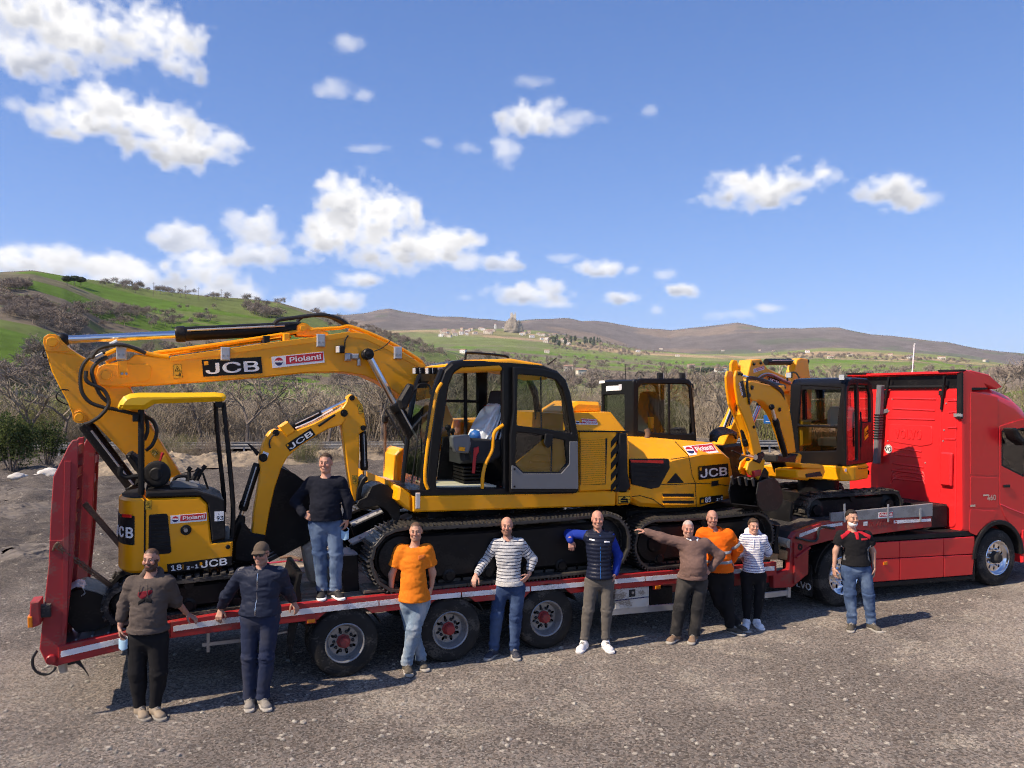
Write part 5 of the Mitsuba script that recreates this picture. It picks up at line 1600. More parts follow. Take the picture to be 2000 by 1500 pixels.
part(mk,'arm',tube([(P(753,800,11.8)[0],11.8,P(753,800,11.8)[1]),(P(786,868,11.8)[0],11.6,P(786,868,11.8)[1])],.016,6),'black_plastic')

# boom
VM = 10.60
bp = lambda x,y,v=VM: P(x,y,v)
boom_px = [(192,741),(189,730),(193,718),(203,711),(230,706),(250,703),(264,692),(310,697),(333,699),(425,686),(520,672),(615,660),(680,650),(716,655),(755,673),(800,700),(830,718),(860,760),(886,820),(876,850),(850,850),(820,800),(790,778),(750,750),(712,733),(670,727),(600,728),(515,737),(400,746),(300,753),(215,757),(200,752)]
bm = numbered(B+'__boom')
part(bm,'body',prism([bp(*p) for p in boom_px],VM,VM+.46,.014,r=.015),'yellow_paint')
for v in (VM-.012,VM+.46):
    part(bm,'upper_flange',prism([bp(x,y) for x,y in [(333,697),(425,684),(520,670),(615,658),(680,648),(716,652),(755,670),(800,697),(830,714),(826,722),(796,706),(752,681),(714,663),(680,659),(615,669),(520,681),(425,695),(333,706)]],v,v+.012,.004),'yellow_paint')
    part(bm,'tip_plate',prism(round_poly([bp(x,y) for x,y in [(188,733),(192,717),(205,711),(290,711),(296,718),(294,740),(285,745),(215,754),(196,751)]],.03),v-.004,v+.018,.006),'yellow_paint')
pin(bm,*bp(208,733),VM-.02,.085)
for x,y in ((237,690),(440,692),(626,666),(776,690)):
    u,z = bp(x,y)
    part(bm,'pipe_clamp',box(u-.055,u+.055,VM-.05,VM+.02,z-.08,z+.09,.012),'galvanised')
    for dx in (-.025,.025):
        part(bm,'clamp_bolt',cyl((u+dx,VM-.05,z-.02),(u+dx,VM-.065,z-.02),.014,6),'steel')
part(bm,'clamp_plate',prism([bp(229,706),bp(248,704),bp(252,735),bp(233,737)],VM-.034,VM-.015,.004),'yellow_paint')
for x in (239,247):
    u,z = bp(x,730)
    part(bm,'clamp_bolt',cyl((u,VM-.034,z),(u,VM-.045,z),.016,8),'steel')
pipes = [[(198,697),(215,688),(232,682),(258,683),(300,693),(330,697)],[(300,689),(425,672),(515,658),(600,644),(665,639),(690,637),(760,665),(820,700),(835,715)],[(310,692),(425,676),(515,663),(575,654)],[(206,708),(225,700),(236,700)],[(690,640),(760,668),(815,700)]]
for k,pp in enumerate(pipes):
    v = VM+(.02,.12,.34,.05,.30)[k]
    part(bm,'steel_pipe',tube([(*bp(x,y,VM)[:1],v,bp(x,y,VM)[1]) for x,y in pp],.026 if k < 2 else .02,8,4),'yellow_paint')
for x,y in ((521,662),(560,657)):
    u,z = bp(x,y)
    part(bm,'pipe_bracket',box(u-.04,u+.04,VM,VM+.4,z-.09,z+.04,.01),'black_paint' if x < 540 else 'yellow_paint')
for v in (VM+.10,VM+.32):
    part(bm,'ram_lug',prism(round_poly([bp(x,y) for x,y in [(580,655),(583,634),(592,628),(601,630),(610,637),(650,650),(655,656)]],.03),v,v+.05,.01),'yellow_paint')
pin(bm,*bp(594,640),VM+.09,.06)
R_ = lambda x,y,v: (P(x,y,v)[0],v,P(x,y,v)[1])
ram(B,R_(588,641,VM+.22),R_(122,664,VM+.22),.092,.05,.555,name='dipper_ram')
part(bm,'hose',tube([R_(535,633,VM+.1),R_(545,625,VM+.1),R_(580,620,VM+.12),(R_(594,618,VM+.12)),R_(630,615,VM+.12),R_(660,622,VM+.12),R_(682,636,VM+.14)],.026,8,5),'hose_black')
part(bm,'hose',tube([R_(580,628,VM+.3),R_(596,618,VM+.3),R_(640,618,VM+.3),R_(680,638,VM+.3)],.022,8,5),'hose_black')
maker_decal(bm,[(*bp(x,y)[:1],VM-.001,bp(x,y)[1]) for x,y in [(397,736),(513,729),(510,697),(394,703)]],(0,-1,0))
dealer_sticker(bm,[(*bp(x,y)[:1],VM-.001,bp(x,y)[1]) for x,y in [(532,719),(634,708),(632,686),(530,697)]],(0,-1,0))
mini_marks(bm,[(*bp(x,y)[:1],VM-.001,bp(x,y)[1]) for x,y in [(340,739),(356,738),(354,712),(338,713)]],(0,-1,0),'warning')
lamp(bm,(*bp(662,683)[:1],VM-.08,bp(662,683)[1]),(-1,-.4,0),.10)
part(bm,'lamp_bracket',cat(box(bp(672,700)[0],bp(684,700)[0],VM-.09,VM,bp(676,705)[1],bp(676,690)[1],.02),box(bp(684,697)[0],bp(700,697)[0],VM-.06,VM,bp(690,702)[1],bp(690,691)[1],.015),box(bp(697,700)[0],bp(703,700)[0],VM-.06,VM,bp(700,715)[1],bp(700,700)[1],.015)),'galvanised')
part(bm,'cable',tube([R_(731,686,VM-.02),R_(745,680,VM-.04),R_(760,668,VM-.04),R_(763,658,VM-.02),R_(758,660,VM)],.007,5,4),'black_plastic')
part(bm,'cable',tube([R_(680,655,VM-.02),R_(674,665,VM-.03),R_(673,680,VM-.03),R_(668,688,VM-.05)],.010,5,4),'black_plastic')
# lift rams either side of the boom
for v,dv in ((VM-.13,0),(VM+.59,1)):
    ram(B,R_(822,880,v),R_(718,692,v),.085,.048,.5,name='lift_ram')
    a = R_(718,692,v)
    part(bm,'lift_pin',cyl((a[0],v-.07,a[2]),(a[0],v+.09,a[2]),.075,18,bevel=.015),'black_paint')
# dipper
VS = VM+.05
sp = lambda x,y,v=VS: P(x,y,v)
dip_px = [(84,669),(85,659),(92,653),(102,652),(113,655),(120,665),(133,678),(150,690),(171,702),(190,712),(215,735),(252,755),(262,772),(277,797),(309,856),(352,925),(420,1020),(455,1075),(440,1085),(420,1080),(330,960),(240,884),(190,832),(176,822),(160,826),(147,821),(142,811),(133,787),(117,758),(100,724),(90,690)]
dp = numbered(B+'__dipper')
part(dp,'body',prism([sp(*p) for p in dip_px],VS,VS+.34,.012,r=.01),'yellow_paint')
for v in (VS-.014,VS+.34):
    part(dp,'top_plate',prism(round_poly([sp(x,y) for x,y in [(84,669),(86,658),(95,652),(110,653),(118,665),(133,678),(140,686),(100,687),(90,686)]],.02),v,v+.014,.004),'yellow_paint')
    part(dp,'ram_plate',prism(round_poly([sp(x,y) for x,y in [(140,808),(158,800),(170,812),(172,822),(158,827),(146,822)]],.02),v,v+.014,.004),'yellow_paint')
pin(dp,*sp(102,668),VS-.02,.085)
pin(dp,*sp(155,815),VS-.02,.07)
ram(B,R_(166,828,VS+.17),R_(330,1040,VS+.17),.085,.05,.62,name='bucket_ram')
part(dp,'weld_seam',tube([sp(90,686)[:1]+(VS-.003,)+sp(90,686)[1:],sp(150,693)[:1]+(VS-.003,)+sp(150,693)[1:]],.008,5),'yellow_paint')
mini_marks(dp,[(*sp(x,y)[:1],VS-.001,sp(x,y)[1]) for x,y in [(301,893),(311,886),(303,874),(293,881)]],(0,-1,0),'warning')
part(dp,'yellow_sticker',prism([sp(x,y) for x,y in [(312,900),(322,889),(336,920),(326,928)]],VS-.004,VS-.001,.001),'sticker_yellow')
for k,hp in enumerate([[(205,688),(180,695),(163,712),(157,735),(160,765),(175,785),(200,795),(218,798),(240,803),(262,808)],[(210,697),(190,708),(180,722),(182,740),(195,770),(213,788)],[(168,724),(170,745),(200,760),(212,780),(210,795),(196,812),(180,823),(166,829)],[(262,808),(283,812),(288,840),(282,860)],[(282,812),(300,824),(306,845),(298,868),(285,880)],[(178,700),(192,682),(215,675),(240,674),(262,680),(285,690)]]):
    part(dp,'hose',tube([R_(x,y,VM-.07-.03*(k % 3)) for x,y in hp],.022,8,6),'hose_black')
for x,y in ((194,696),(222,671)):
    part(dp,'hose_fitting',cyl(R_(x-6,y+3,VM-.08),R_(x+8,y-4,VM-.08),.032,10),'galvanised')
part(dp,'bleed_pipe',tube([R_(138,762,VS+.02),R_(118,762,VS-.05),R_(110,775,VS-.05),(R_(118,785,VS-.02)),R_(134,791,VS)],.008,5,5),'black_plastic')
part(dp,'bleed_pipe',tube([R_(90,682,VS+.02),R_(84,688,VS-.03),R_(86,697,VS),R_(92,699,VS)],.008,5,5),'black_plastic')
# its bucket, tucked between the two booms
VK = 10.35
bk = numbered(B+'__bucket')
bpx = [(548,912),(575,925),(594,939),(608,962),(611,1000),(611,1050),(600,1060),(548,1088),(522,1068),(512,1040),(515,1000),(530,955)]
bpoly = [P(x,y,VK) for x,y in bpx]
part(bk,'side_plate',prism(bpoly,VK,VK+.03,.006,r=.03),'black_paint')
part(bk,'side_plate',prism(bpoly,VK+1.0,VK+1.03,.006,r=.03),'black_paint')
sh = [P(x,y,VK) for x,y in [(548,912),(594,939),(608,962),(611,1000),(611,1050),(600,1060),(548,1088)]]
part(bk,'shell',prism(sh+[(a-.04,b) for a,b in sh[::-1]],VK+.03,VK+1.0,.004),'black_paint')
for k in range(5):
    a = P(548,1086,VK)
    part(bk,'tooth',beam((a[0]+.06,VK+.1+.2*k,a[1]+.03),(a[0]-.14,VK+.1+.2*k,a[1]-.06),.07,.05,.012),'grouser_steel')

# ------------------------------------------------------------------ small digger with the canopy
A = thing('mini_excavator','small yellow excavator with an open canopy on black posts at the trailer rear','excavator')
VA = 9.55
p = lambda x,y,v=VA: P(x,y,v)
R3 = lambda x,y,v: (P(x,y,v)[0],v,P(x,y,v)[1])
sa = [(u+0,z+(u+.7)*.03) for u,z in stadium(-.72,.98,.855,1.285,12)]
crawler(A,sa,9.50,9.73,.09,.05,False)
crawler(A,sa,10.33,10.56,.09,.05,False)
part(A,'carbody',cat(box(-.3,.5,9.72,10.34,1.0,1.3,.03),cyl((.0,10.03,1.25),(.0,10.03,1.47),.3,24)),'black_paint')
ub = numbered(A+'__body')
shape = [p(*q) for q in [(282,975),(390,971),(405,985),(413,1060),(455,1056),(452,1104),(334,1117),(282,1122)]]
part(ub,'side_panel',prism(shape,VA,VA+1.0,.02,r=.012),'yellow_paint')
# rounded tail
zt_,zb_ = p(282,975)[1]+.01,p(282,1116)[1]
uo,ul = p(283,1000)[0],p(226,1000)[0]
rad = abs(uo-ul)
tail = [(uo,VA+.0),(uo,VA+1.0)]+[(uo-rad*math.sin(a) ** .8,VA+.5+.5*math.cos(a)*1.0) for a in np.linspace(.02,math.pi-.02,22)]
tail = sg.Polygon([(a,b) for a,b in tail]).buffer(0)
part(ub,'tail',prism_z(tail,zb_-.02,zt_,.03),'yellow_paint',40)
tp_ = sg.Polygon(tail.exterior.coords).buffer(-.03)
part(ub,'tail_top',prism_z(tp_,zt_-.005,zt_+.012,.006),'black_plastic')
part(ub,'tail_vent',prism_z(tail.buffer(.006).intersection(sg.box(-9,VA+.02,uo-rad*.25,VA+.62)),p(226,1068)[1],p(226,1010)[1],.006),'black_plastic')
tang = lambda al: (np.array([uo-rad*math.sin(al) ** .8,VA+.5-.5*math.cos(al),0]),np.array([-math.sin(al)*.5,-math.cos(al)*.5/max(rad,.1)*.5,0]))
for ch,al in (('B',.42),('C',.80),('J',1.15)):
    c0,_ = tang(al)
    c1,_ = tang(al+.05)
    du_ = (c0-c1)/np.linalg.norm(c0-c1)
    n_ = np.array([du_[1],-du_[0],0])
    part(ub,'tail_lettering',text_on(ch,c0+n_*.016+[0,0,p(226,1043)[1]],du_,(0,0,1),.11,n_,.008,True,sx=1.15,center=True),'sticker_white')
c0,_ = tang(.55)
c1,_ = tang(.60)
du_ = (c0-c1)/np.linalg.norm(c0-c1)
n_ = np.array([du_[1],-du_[0],0])
a = c0[:2]
part(ub,'tail_lamp',quad_plate([np.array([*a,0])+n_*.012+du_*s+[0,0,z] for s,z in ((-.06,p(226,1013)[1]),(.08,p(226,1013)[1]),(.08,p(226,1007)[1]),(-.06,p(226,1007)[1]))],.02,n_),'lamp_red')
part(ub,'shut_line',box(uo-.008,uo+.006,VA-.004,VA+.1,zb_+.05,zt_-.01,.002),'black_plastic')
part(ub,'upper_cover',prism([p(*q) for q in [(283,972),(285,961),(384,958),(425,970),(438,978),(441,1052),(414,1058),(406,984),(391,969)]],VA-.004,VA+.96,.015,r=.01),'black_plastic')
part(ub,'side_vent',prism(round_poly([p(*q) for q in [(291,1005),(327,1003),(335,1078),(330,1081),(290,1084)]],.02),VA-.008,VA-.001,.004),'black_plastic')
for k in range(9):
    y = 1010+8*k
    a_,b_ = p(294,y),p(328+k*.7,y-1)
    part(ub,'vent_slat',beam((a_[0],VA-.012,a_[1]),(b_[0],VA-.012,b_[1]),.008,.018,.002),'black_paint')
strip = [p(*q) for q in [(326,1102),(453,1086),(452,1104),(328,1119)]]
part(ub,'name_strip',prism(strip,VA-.008,VA-.001,.002),'black_paint',label='black strip with white model and maker lettering')
d_ = np.array([strip[1][0]-strip[0][0],0,strip[1][1]-strip[0][1]])
d_ /= np.linalg.norm(d_)
up_ = np.array([-d_[2],0,d_[0]])
tx = lambda s,x,y,h,sx=1.0: part(ub,'lettering',text_on(s,(p(x,y)[0],VA-.008,p(x,y)[1]),d_,up_,h,(0,-1,0),.002,True,sx=sx),'sticker_white')
tx('18',332,1115,.058,1.2)
tx('z-1',364,1112,.042,1.2)
tx('JCB',391,1109,.072,1.5)
part(ub,'lettering',box(p(357,1100)[0],p(358,1100)[0],VA-.010,VA-.008,p(357,1112)[1],p(357,1102)[1],.0005),'yellow_paint')
part(ub,'lettering',box(p(390,1100)[0],p(395,1100)[0],VA-.010,VA-.008,p(392,1104)[1],p(392,1098)[1],.0005),'yellow_paint')
dealer_sticker(ub,[(p(*q)[0],VA-.001,p(*q)[1]) for q in [(333,1023),(404,1017),(404,1002),(333,1007)]],(0,-1,0))
mini_marks(ub,[(p(*q)[0],VA-.001,p(*q)[1]) for q in [(284,996),(296,995),(296,977),(284,978)]],(0,-1,0),'warning')
u,z = p(363,1035)
part(ub,'filler_cap',lathe([(0,-.03),(.028,-.03),(.034,-.02),(.055,-.018),(.058,-.002)],(u,VA,z),(0,1,0),20),'black_plastic')
part(ub,'filler_cap_centre',cyl((u,VA-.03,z),(u,VA-.036,z),.022,14),'steel')
u,z = p(445,1068)
part(ub,'anchor_bolt',lathe([(0,-.012),(.02,-.012),(.026,-.002)],(u,VA,z),(0,1,0),12),'black_plastic')
part(ub,'noise_label',quad_plate([(p(*q)[0],VA-.005,p(*q)[1]) for q in [(419,1018),(437,1017),(437,998),(419,999)]],.003,(0,-1,0)),'sticker_white',label='white noise level label reading 93')
part(ub,'noise_label_number',text_on('93',(p(422,1016)[0],VA-.008,p(422,1016)[1]),(1,0,0),(0,0,1),.045,(0,-1,0),.002,True),'black_paint')
part(ub,'noise_label_letter',text_on('L',(p(426,1005)[0],VA-.008,p(426,1005)[1]),(1,0,0),(0,0,1),.016,(0,-1,0),.002,True),'black_paint')
# floor, seat, controls
part(A,'floor',prism([p(*q) for q in [(413,1058),(456,1052),(456,1058),(414,1064)]],VA+.01,VA+.98,.01),'black_plastic')
st_ = numbered(A+'__seat')
VZ = VA+.27
part(st_,'cushion',prism(round_poly([P(x,y,VZ) for x,y in [(285,950),(350,945),(352,955),(345,962),(285,964)]],.02),VZ,VZ+.46,.03),'black_plastic')
part(st_,'backrest',prism(round_poly([P(x,y,VZ) for x,y in [(262,950),(268,925),(250,895),(243,889),(255,885),(270,895),(278,920),(282,950)]],.015),VZ,VZ+.46,.04),'black_plastic')
part(st_,'headrest',prism(round_poly([P(x,y,VZ) for x,y in [(243,893),(248,887),(262,888),(275,900),(276,925),(262,922)]],.02),VZ+.1,VZ+.36,.05),'black_plastic')
part(st_,'wheel_cover',lathe([(0,-.022),(.06,-.022),(.075,-.012),(.12,-.012),(.145,.0),(.15,.03),(.13,.05)],R3(305,926,VA+.2),(.3,1,0),24),'black_plastic')
part(st_,'armrest',tube([R3(236,912,VA+.2),R3(235,925,VA+.2),R3(245,932,VA+.2),R3(262,931,VA+.2),R3(274,930,VA+.2)],.028,8,4),'black_plastic')
co = numbered(A+'__control_stand')
part(co,'console',prism(round_poly([P(x,y,VA+.3) for x,y in [(330,955),(333,940),(350,936),(390,946),(394,958)]],.015),VA+.25,VA+.75,.03),'grey_plastic')
for x0,y0,x1,y1,v in ((370,938,369,918,VA+.3),(376,937,386,920,VA+.28),(383,938,398,914,VA+.7)):
    a_,b_ = R3(x0,y0,v),R3(x1,y1,v)
    part(co,'joystick',cat(tube([a_,b_],[.03,.016],8),tube([np.array(b_)-[.01,0,.01],np.array(b_)+[.02,0,.03]],.026,8)),'black_plastic')
part(co,'armrest',tube([R3(338,945,VA+.3),R3(342,934,VA+.3),R3(352,930,VA+.3),R3(365,931,VA+.3),R3(366,942,VA+.3)],.02,8,4),'black_plastic')
part(co,'pedal_lever',tube([R3(396,924,VA+.6),R3(408,960,VA+.6)],.014,6),'black_plastic')
part(co,'red_lever',tube([R3(312,902,VA+.7),R3(318,884,VA+.7)],[.01,.022],6),'red_plastic')
# canopy
ca = numbered(A+'__canopy')
V1,V2_ = VA+.0,VA+1.02
up_px = [(230,800),(229,795),(232,786),(240,775),(252,769),(270,767),(340,767),(420,766),(436,768),(443,774),(440,781),(436,784),(300,789),(288,797),(284,800)]
co_ = [P(x,y,V1) for x,y in up_px]
top_c = np.array(co_).mean(0)
part(ca,'roof',prism(co_,V1,V2_,.05,r=.01),'canopy_yellow',40)
for v in (V1+.12,V2_-.12):
    part(ca,'rear_post',tube([R3(276,800,v),R3(276,850,v),R3(276,966,v)],.034,10),'black_paint')
    part(ca,'front_post',tube([R3(421+(0 if v < 10 else 0),786,v),R3(425,850,v),R3(437,966,v),R3(437,1000,v)] if v > 10 else [R3(436,786,v),R3(443,850,v),R3(455,985,v),R3(453,1050,v)],.028,10,3),'black_paint')
part(ca,'front_beam',tube([R3(428,789,V1+.05),R3(428,789,V2_-.05)],.045,8),'black_paint')
part(ca,'lamp_box',box(P(258,820,V1)[0],P(270,820,V1)[0],V1+.05,V1+.2,P(258,824,V1)[1],P(258,808,V1)[1],.01),'black_plastic')
# swing post, boom, dipper, bucket
VQ = 9.92
q_ = lambda x,y,v=VQ: P(x,y,v)
sw = numbered(A+'__swing_post')
part(sw,'casting',prism(round_poly([q_(x,y) for x,y in [(455,1060),(470,1015),(490,1040),(520,1045),(520,1090),(480,1100),(455,1095)]],.03),VQ-.05,VQ+.33,.03),'black_paint')
part(sw,'linkage',prism(round_poly([q_(x,y) for x,y in [(455,1030),(468,1005),(480,1010),(478,1030),(470,1060),(456,1062)]],.02),VQ+.02,VQ+.10,.015),'black_paint')
ab = numbered(A+'__boom')
apx = [(491,1062),(496,1000),(503,960),(509,920),(507,900),(508,889),(514,868),(521,852),(528,843),(538,838),(547,840),(556,838),(577,841),(613,827),(653,806),(668,798),(676,808),(674,822),(667,830),(640,838),(621,849),(587,870),(562,892),(549,915),(536,955),(526,1000),(516,1060)]
part(ab,'body',prism([q_(*x) for x in apx],VQ,VQ+.2,.012,r=.012),'yellow_paint')
part(ab,'ram_bracket',prism([q_(*x) for x in [(545,834),(562,823),(577,842),(560,853)]],VQ-.02,VQ+.22,.012),'yellow_paint')
maker_decal(ab,[(q_(*x)[0],VQ-.001,q_(*x)[1]) for x in [(566,882),(616,849),(607,836),(557,869)]],(0,-1,0))
for x,y,r in ((514,894,.05),(539,845,.04),(672,807,.045)):
    pin(ab,*q_(x,y),VQ,r,mat='black_paint')
part(ab,'white_label',quad_plate([(q_(*x)[0],VQ-.001,q_(*x)[1]) for x in [(512,890),(523,893),(525,885),(514,881)]],.003,(0,-1,0)),'sticker_white')
part(ab,'hose',tube([R3(528,875,VQ-.01),R3(526,865,VQ-.02),R3(532,852,VQ-.02),R3(546,843,VQ-.02)],.010,6,5),'hose_black')
for k,pp in enumerate([[(577,836),(610,822),(650,800)],[(580,833),(612,818),(648,796)]]):
    part(ab,'steel_pipe',tube([R3(x,y,VQ+.05+.08*k) for x,y in pp],.012,6),'tape_white' if k == 0 else 'yellow_paint')
part(ab,'hose_clip',beam(R3(622,832,VQ-.03),R3(654,810,VQ-.03),.03,.03),'black_plastic')
ram(A,R3(566,836,VQ+.1),R3(682,780,VQ+.1),.05,.025,.52,name='dipper_ram')
ram(A,R3(503,905,VQ+.1),R3(466,1020,VQ+.1),.05,.026,.80,name='boom_ram')
part(ab,'hose_guard',prism([q_(*x) for x in [(483,865),(492,870),(508,884),(503,892)]],VQ+.06,VQ+.14,.008),'black_plastic')
ad = numbered(A+'__dipper')
dpx = [(687,770),(680,774),(677,786),(669,797),(666,812),(668,828),(672,860),(680,920),(688,968),(691,980),(697,979),(701,955),(701,920),(703,880),(702,848),(712,842),(716,836),(713,812),(709,792),(698,776)]
part(ad,'body',prism([q_(x,y) for x,y in dpx],VQ+.02,VQ+.18,.012,r=.01),'yellow_paint')
for x,y in ((688,777),(673,807),(710,836)):
    pin(ad,*q_(x,y),VQ+.02,.035,mat='black_paint')
mini_marks(ad,[(q_(*x)[0],VQ+.019,q_(*x)[1]) for x in [(701,808),(711,806),(708,789),(699,790)]],(0,-1,0),'warning')
mini_marks(ad,[(q_(*x)[0],VQ+.019,q_(*x)[1]) for x in [(689,944),(698,944),(697,928),(688,928)]],(0,-1,0),'warning')
ram(A,R3(709,842,VQ+.1),R3(712,935,VQ+.1),.045,.024,.82,name='bucket_ram')
part(ad,'link',prism(round_poly([q_(*x) for x in [(695,978),(697,955),(706,935),(714,928),(718,935),(708,950),(704,975)]],.008),VQ-.02,VQ+.22,.01),'black_paint')
kb = numbered(A+'__bucket')
kpx = [(692,985),(697,975),(712,968),(722,948),(736,943),(752,945),(766,957),(775,978),(777,1000),(775,1018),(764,1012),(750,994),(735,985),(700,992)]
kp = [q_(*x) for x in kpx]
VW = VQ-.12
part(kb,'side_plate',prism(kp,VW,VW+.02,.005,r=.008),'black_paint')
part(kb,'side_plate',prism(kp,VW+.42,VW+.44,.005,r=.008),'black_paint')
shp = [q_(*x) for x in [(700,984),(722,950),(736,944),(752,946),(766,958),(775,978),(777,1000),(775,1018)]]
inn = [(a*.94+np.array(kp).mean(0)[0]*.06,b*.94+np.array(kp).mean(0)[1]*.06) for a,b in shp]
part(kb,'shell',prism(shp+inn[::-1],VW+.02,VW+.42,.004),'black_paint')
for k in range(4):
    a_ = R3(770,1012,VW+.05+.11*k)
    part(kb,'tooth',beam(a_,np.array(a_)+[-.06,0,-.14],.045,.035,.008),'grouser_steel')
bl = numbered(A+'__dozer_blade')
bu = 1.32
part(bl,'plate',prism([(bu-.04,.93),(bu+.04,.93),(bu+.02,1.1),(bu+.05,1.26),(bu,1.26),(bu-.04,1.1)],9.52,10.54,.01),'black_paint')
part(bl,'arm',cat(beam((.5,9.85,1.1),(bu,9.85,1.05),.08,.1),beam((.5,10.2,1.1),(bu,10.2,1.05),.08,.1)),'black_paint')

# ------------------------------------------------------------------ the middle digger: black cab behind its rounded yellow body
C = thing('midi_excavator','black cabbed yellow excavator with number 85 on its body, right of the largest one','excavator')
VE = 9.58
c_ = lambda x,y,v=VE: P(x,y,v)
crawler(C,stadium(5.86,8.30,.90,1.60,sag=.015),9.44,9.89,.145,.065)
crawler(C,stadium(5.86,8.30,.90,1.60,sag=.015),11.25,11.70,.145,.065)
part(C,'carbody',cat(box(6.4,7.8,9.9,11.25,1.1,1.5,.04),cyl((6.9,10.6,1.45),(6.9,10.6,1.72),.5,28)),'black_paint')
part(C,'belly_plate',box(6.05,8.15,9.95,11.25,1.44,1.69,.03),'black_paint')
cbk = numbered(C+'__body')
# body skin as sections along u: plan curves in at the front, shoulder slopes in at the top
prof = [(1231,851,905,978,.03,.40),(1252,853,908,990,.0,.42),(1297,855,905,993,.0,.44),(1338,857,896,992,.02,.34),(1372,861,888,991,.09,.26),(1411,864,886,979,.19,.22),(1425,880,896,975,.25,.20),(1432,930,937,972,.29,.18)]
secs = []
for x,yt,ysh,yb,dv,ins in prof:
    v = VE+dv
    u,zb = c_(x,yb,v)
    zs = c_(x,ysh,v)[1]
    zt = max(zs+.004,P(x,yt,v+ins)[1])
    secs.append((u,[(v+.06,zb),(v,zb+.06),(v,zs),(v+ins,zt),(v+1.5,zt),(v+1.5,zb)]))
part(cbk,'shell',loft(secs),'yellow_paint',24)


def on_body(x,y,off=.0):
    """Point on the body's near skin under a photo position."""
    xs = np.array([q[0] for q in prof],float)
    v = VE+float(np.interp(x,xs,[q[4] for q in prof]))
    for _ in range(2):
        u,z = c_(x,y,v)
        v = float(np.interp(u,[s[0] for s in secs],[s[1][1][0] for s in secs]))
    return np.array([u,v-off,z])


def body_plate(name,px,mat,off=.004,label=None,th=.006,rows=1):
    """Plate that follows the body's side; px as bottom and top polylines."""
    lo_,hi_ = px
    g = [[on_body(*a,off) for a in lo_],[on_body(*a,off) for a in hi_]]
    m = panel(g,th)
    part(cbk,name,m,mat,False,label=label)
    return g


rec = [(1230,897),(1306,896),(1308,914),(1287,952),(1271,955),(1234,946)]
part(cbk,'air_inlet',prism(round_poly([c_(x,y,VE+.0) for x,y in rec],.02),VE-.008,VE+.1,.005),'black_plastic',label='dark recessed air inlet in the body side')
part(cbk,'reflector',prism([c_(x,y) for x,y in [(1230,898),(1295,900),(1295,905),(1232,903)]],VE-.014,VE-.008,.002),'lamp_red')
for k in range(4):
    y = 912+9*k
    part(cbk,'inlet_slat',beam((c_(1238,y)[0],VE-.010,c_(1238,y)[1]),(c_(1296-5*k,y)[0],VE-.010,c_(1296-5*k,y)[1]),.01,.012,.002),'black_paint')
for y0,y1 in ((964,971),(978,984)):
    n = [on_body(x,y0+(y1-y0)/2,0) for x in (1294,1310,1325,1340,1355)]
    part(cbk,'vent',panel([[on_body(x,y1,.003) for x in (1296,1310,1325,1340,1355)],[on_body(x,y0,.003) for x in (1293,1310,1325,1340,1355)]],.006),'black_plastic',False)
    part(cbk,'vent_lip',tube([on_body(x,y1+.8,.008) for x in (1295,1310,1325,1340,1356)],.012,6),'yellow_paint')
part(cbk,'louvre_panel',panel([[on_body(1302,944,.003),on_body(1336,943,.003)],[on_body(1319,924,.003),on_body(1320,924,.003)]],.005),'black_plastic',False)
for ln in ([(1319,863),(1345,890),(1352,930),(1358,943)],[(1290,946),(1320,946),(1358,944),(1395,945),(1432,950)],[(1234,970),(1250,968),(1275,975),(1300,993)],[(1360,991),(1358,945)],[(1310,897),(1345,892)]):
    pts = []
    for a,b in zip(ln[:-1],ln[1:]):
        for t in np.linspace(0,1,5)[:-1]:
            pts.append(on_body(a[0]+(b[0]-a[0])*t,max(a[1]+(b[1]-a[1])*t,0),.001))
    pts.append(on_body(*ln[-1],.001))
    part(cbk,'shut_line',tube(pts,.006,4),'black_plastic')
q4 = lambda px,off=.006: [on_body(x,y,off) for x,y in px]
nn = np.cross(on_body(1421,920)-on_body(1363,925),[0,0,1.0])
nn /= np.linalg.norm(nn)
maker_decal(cbk,q4([(1364,937),(1422,931),(1421,905),(1363,911)],.012),nn)
k_ = part(cbk,'number_plate',quad_plate(q4([(1366,985),(1411,977),(1411,966),(1366,972)],.012),.003,nn),'black_paint',label='black plate with the white number 85')
du_ = on_body(1411,977)-on_body(1366,985)
du_ /= np.linalg.norm(du_)
upv = np.cross(nn,du_)
upv /= np.linalg.norm(upv)
part(cbk,'number',text_on('85',on_body(1375,981.5,.016),du_,upv,.072,nn,.003,True,sx=1.15),'sticker_white')
part(cbk,'number',text_on('z-2',on_body(1398,978,.016),du_,upv,.05,nn,.003,True,sx=1.15),'sticker_white')
part(cbk,'number_square',quad_plate(q4([(1368,982),(1373,981),(1373,975),(1368,976)],.016),.002,nn),'yellow_paint')
part(cbk,'latch',quad_plate(q4([(1389,950),(1402,948),(1402,938),(1389,940)],.012),.004,nn),'black_plastic')
sl = lambda x,y: (lambda k: np.array([k[0],k[1],k[2]]))(on_body(x,y,.0))
d1 = [P(x,y,VE+v) for (x,y,v) in [(1347,884.5,.11),(1409,884,.24),(1401,870.5,.42),(1342,870.5,.30)]]
cs = [np.array([a,VE+v,b]) for (a,b),v in zip(d1,(.11,.24,.42,.30))]
nb = np.cross(cs[1]-cs[0],cs[3]-cs[0])
nb /= np.linalg.norm(nb)
nb = nb if nb[1] < 0 else -nb
st = lambda x,y: None
# lay the sticker on the sloping shoulder near the front
def shoulder(x,f):
    xs = [q[0] for q in prof]
    a = np.array([np.interp(x,xs,[s[0] for s in secs]),np.interp(x,xs,[s[1][2][0] for s in secs]),np.interp(x,xs,[s[1][2][1] for s in secs])])
    b = np.array([a[0],np.interp(x,xs,[s[1][3][0] for s in secs]),np.interp(x,xs,[s[1][3][1] for s in secs])])
    return a+(b-a)*f


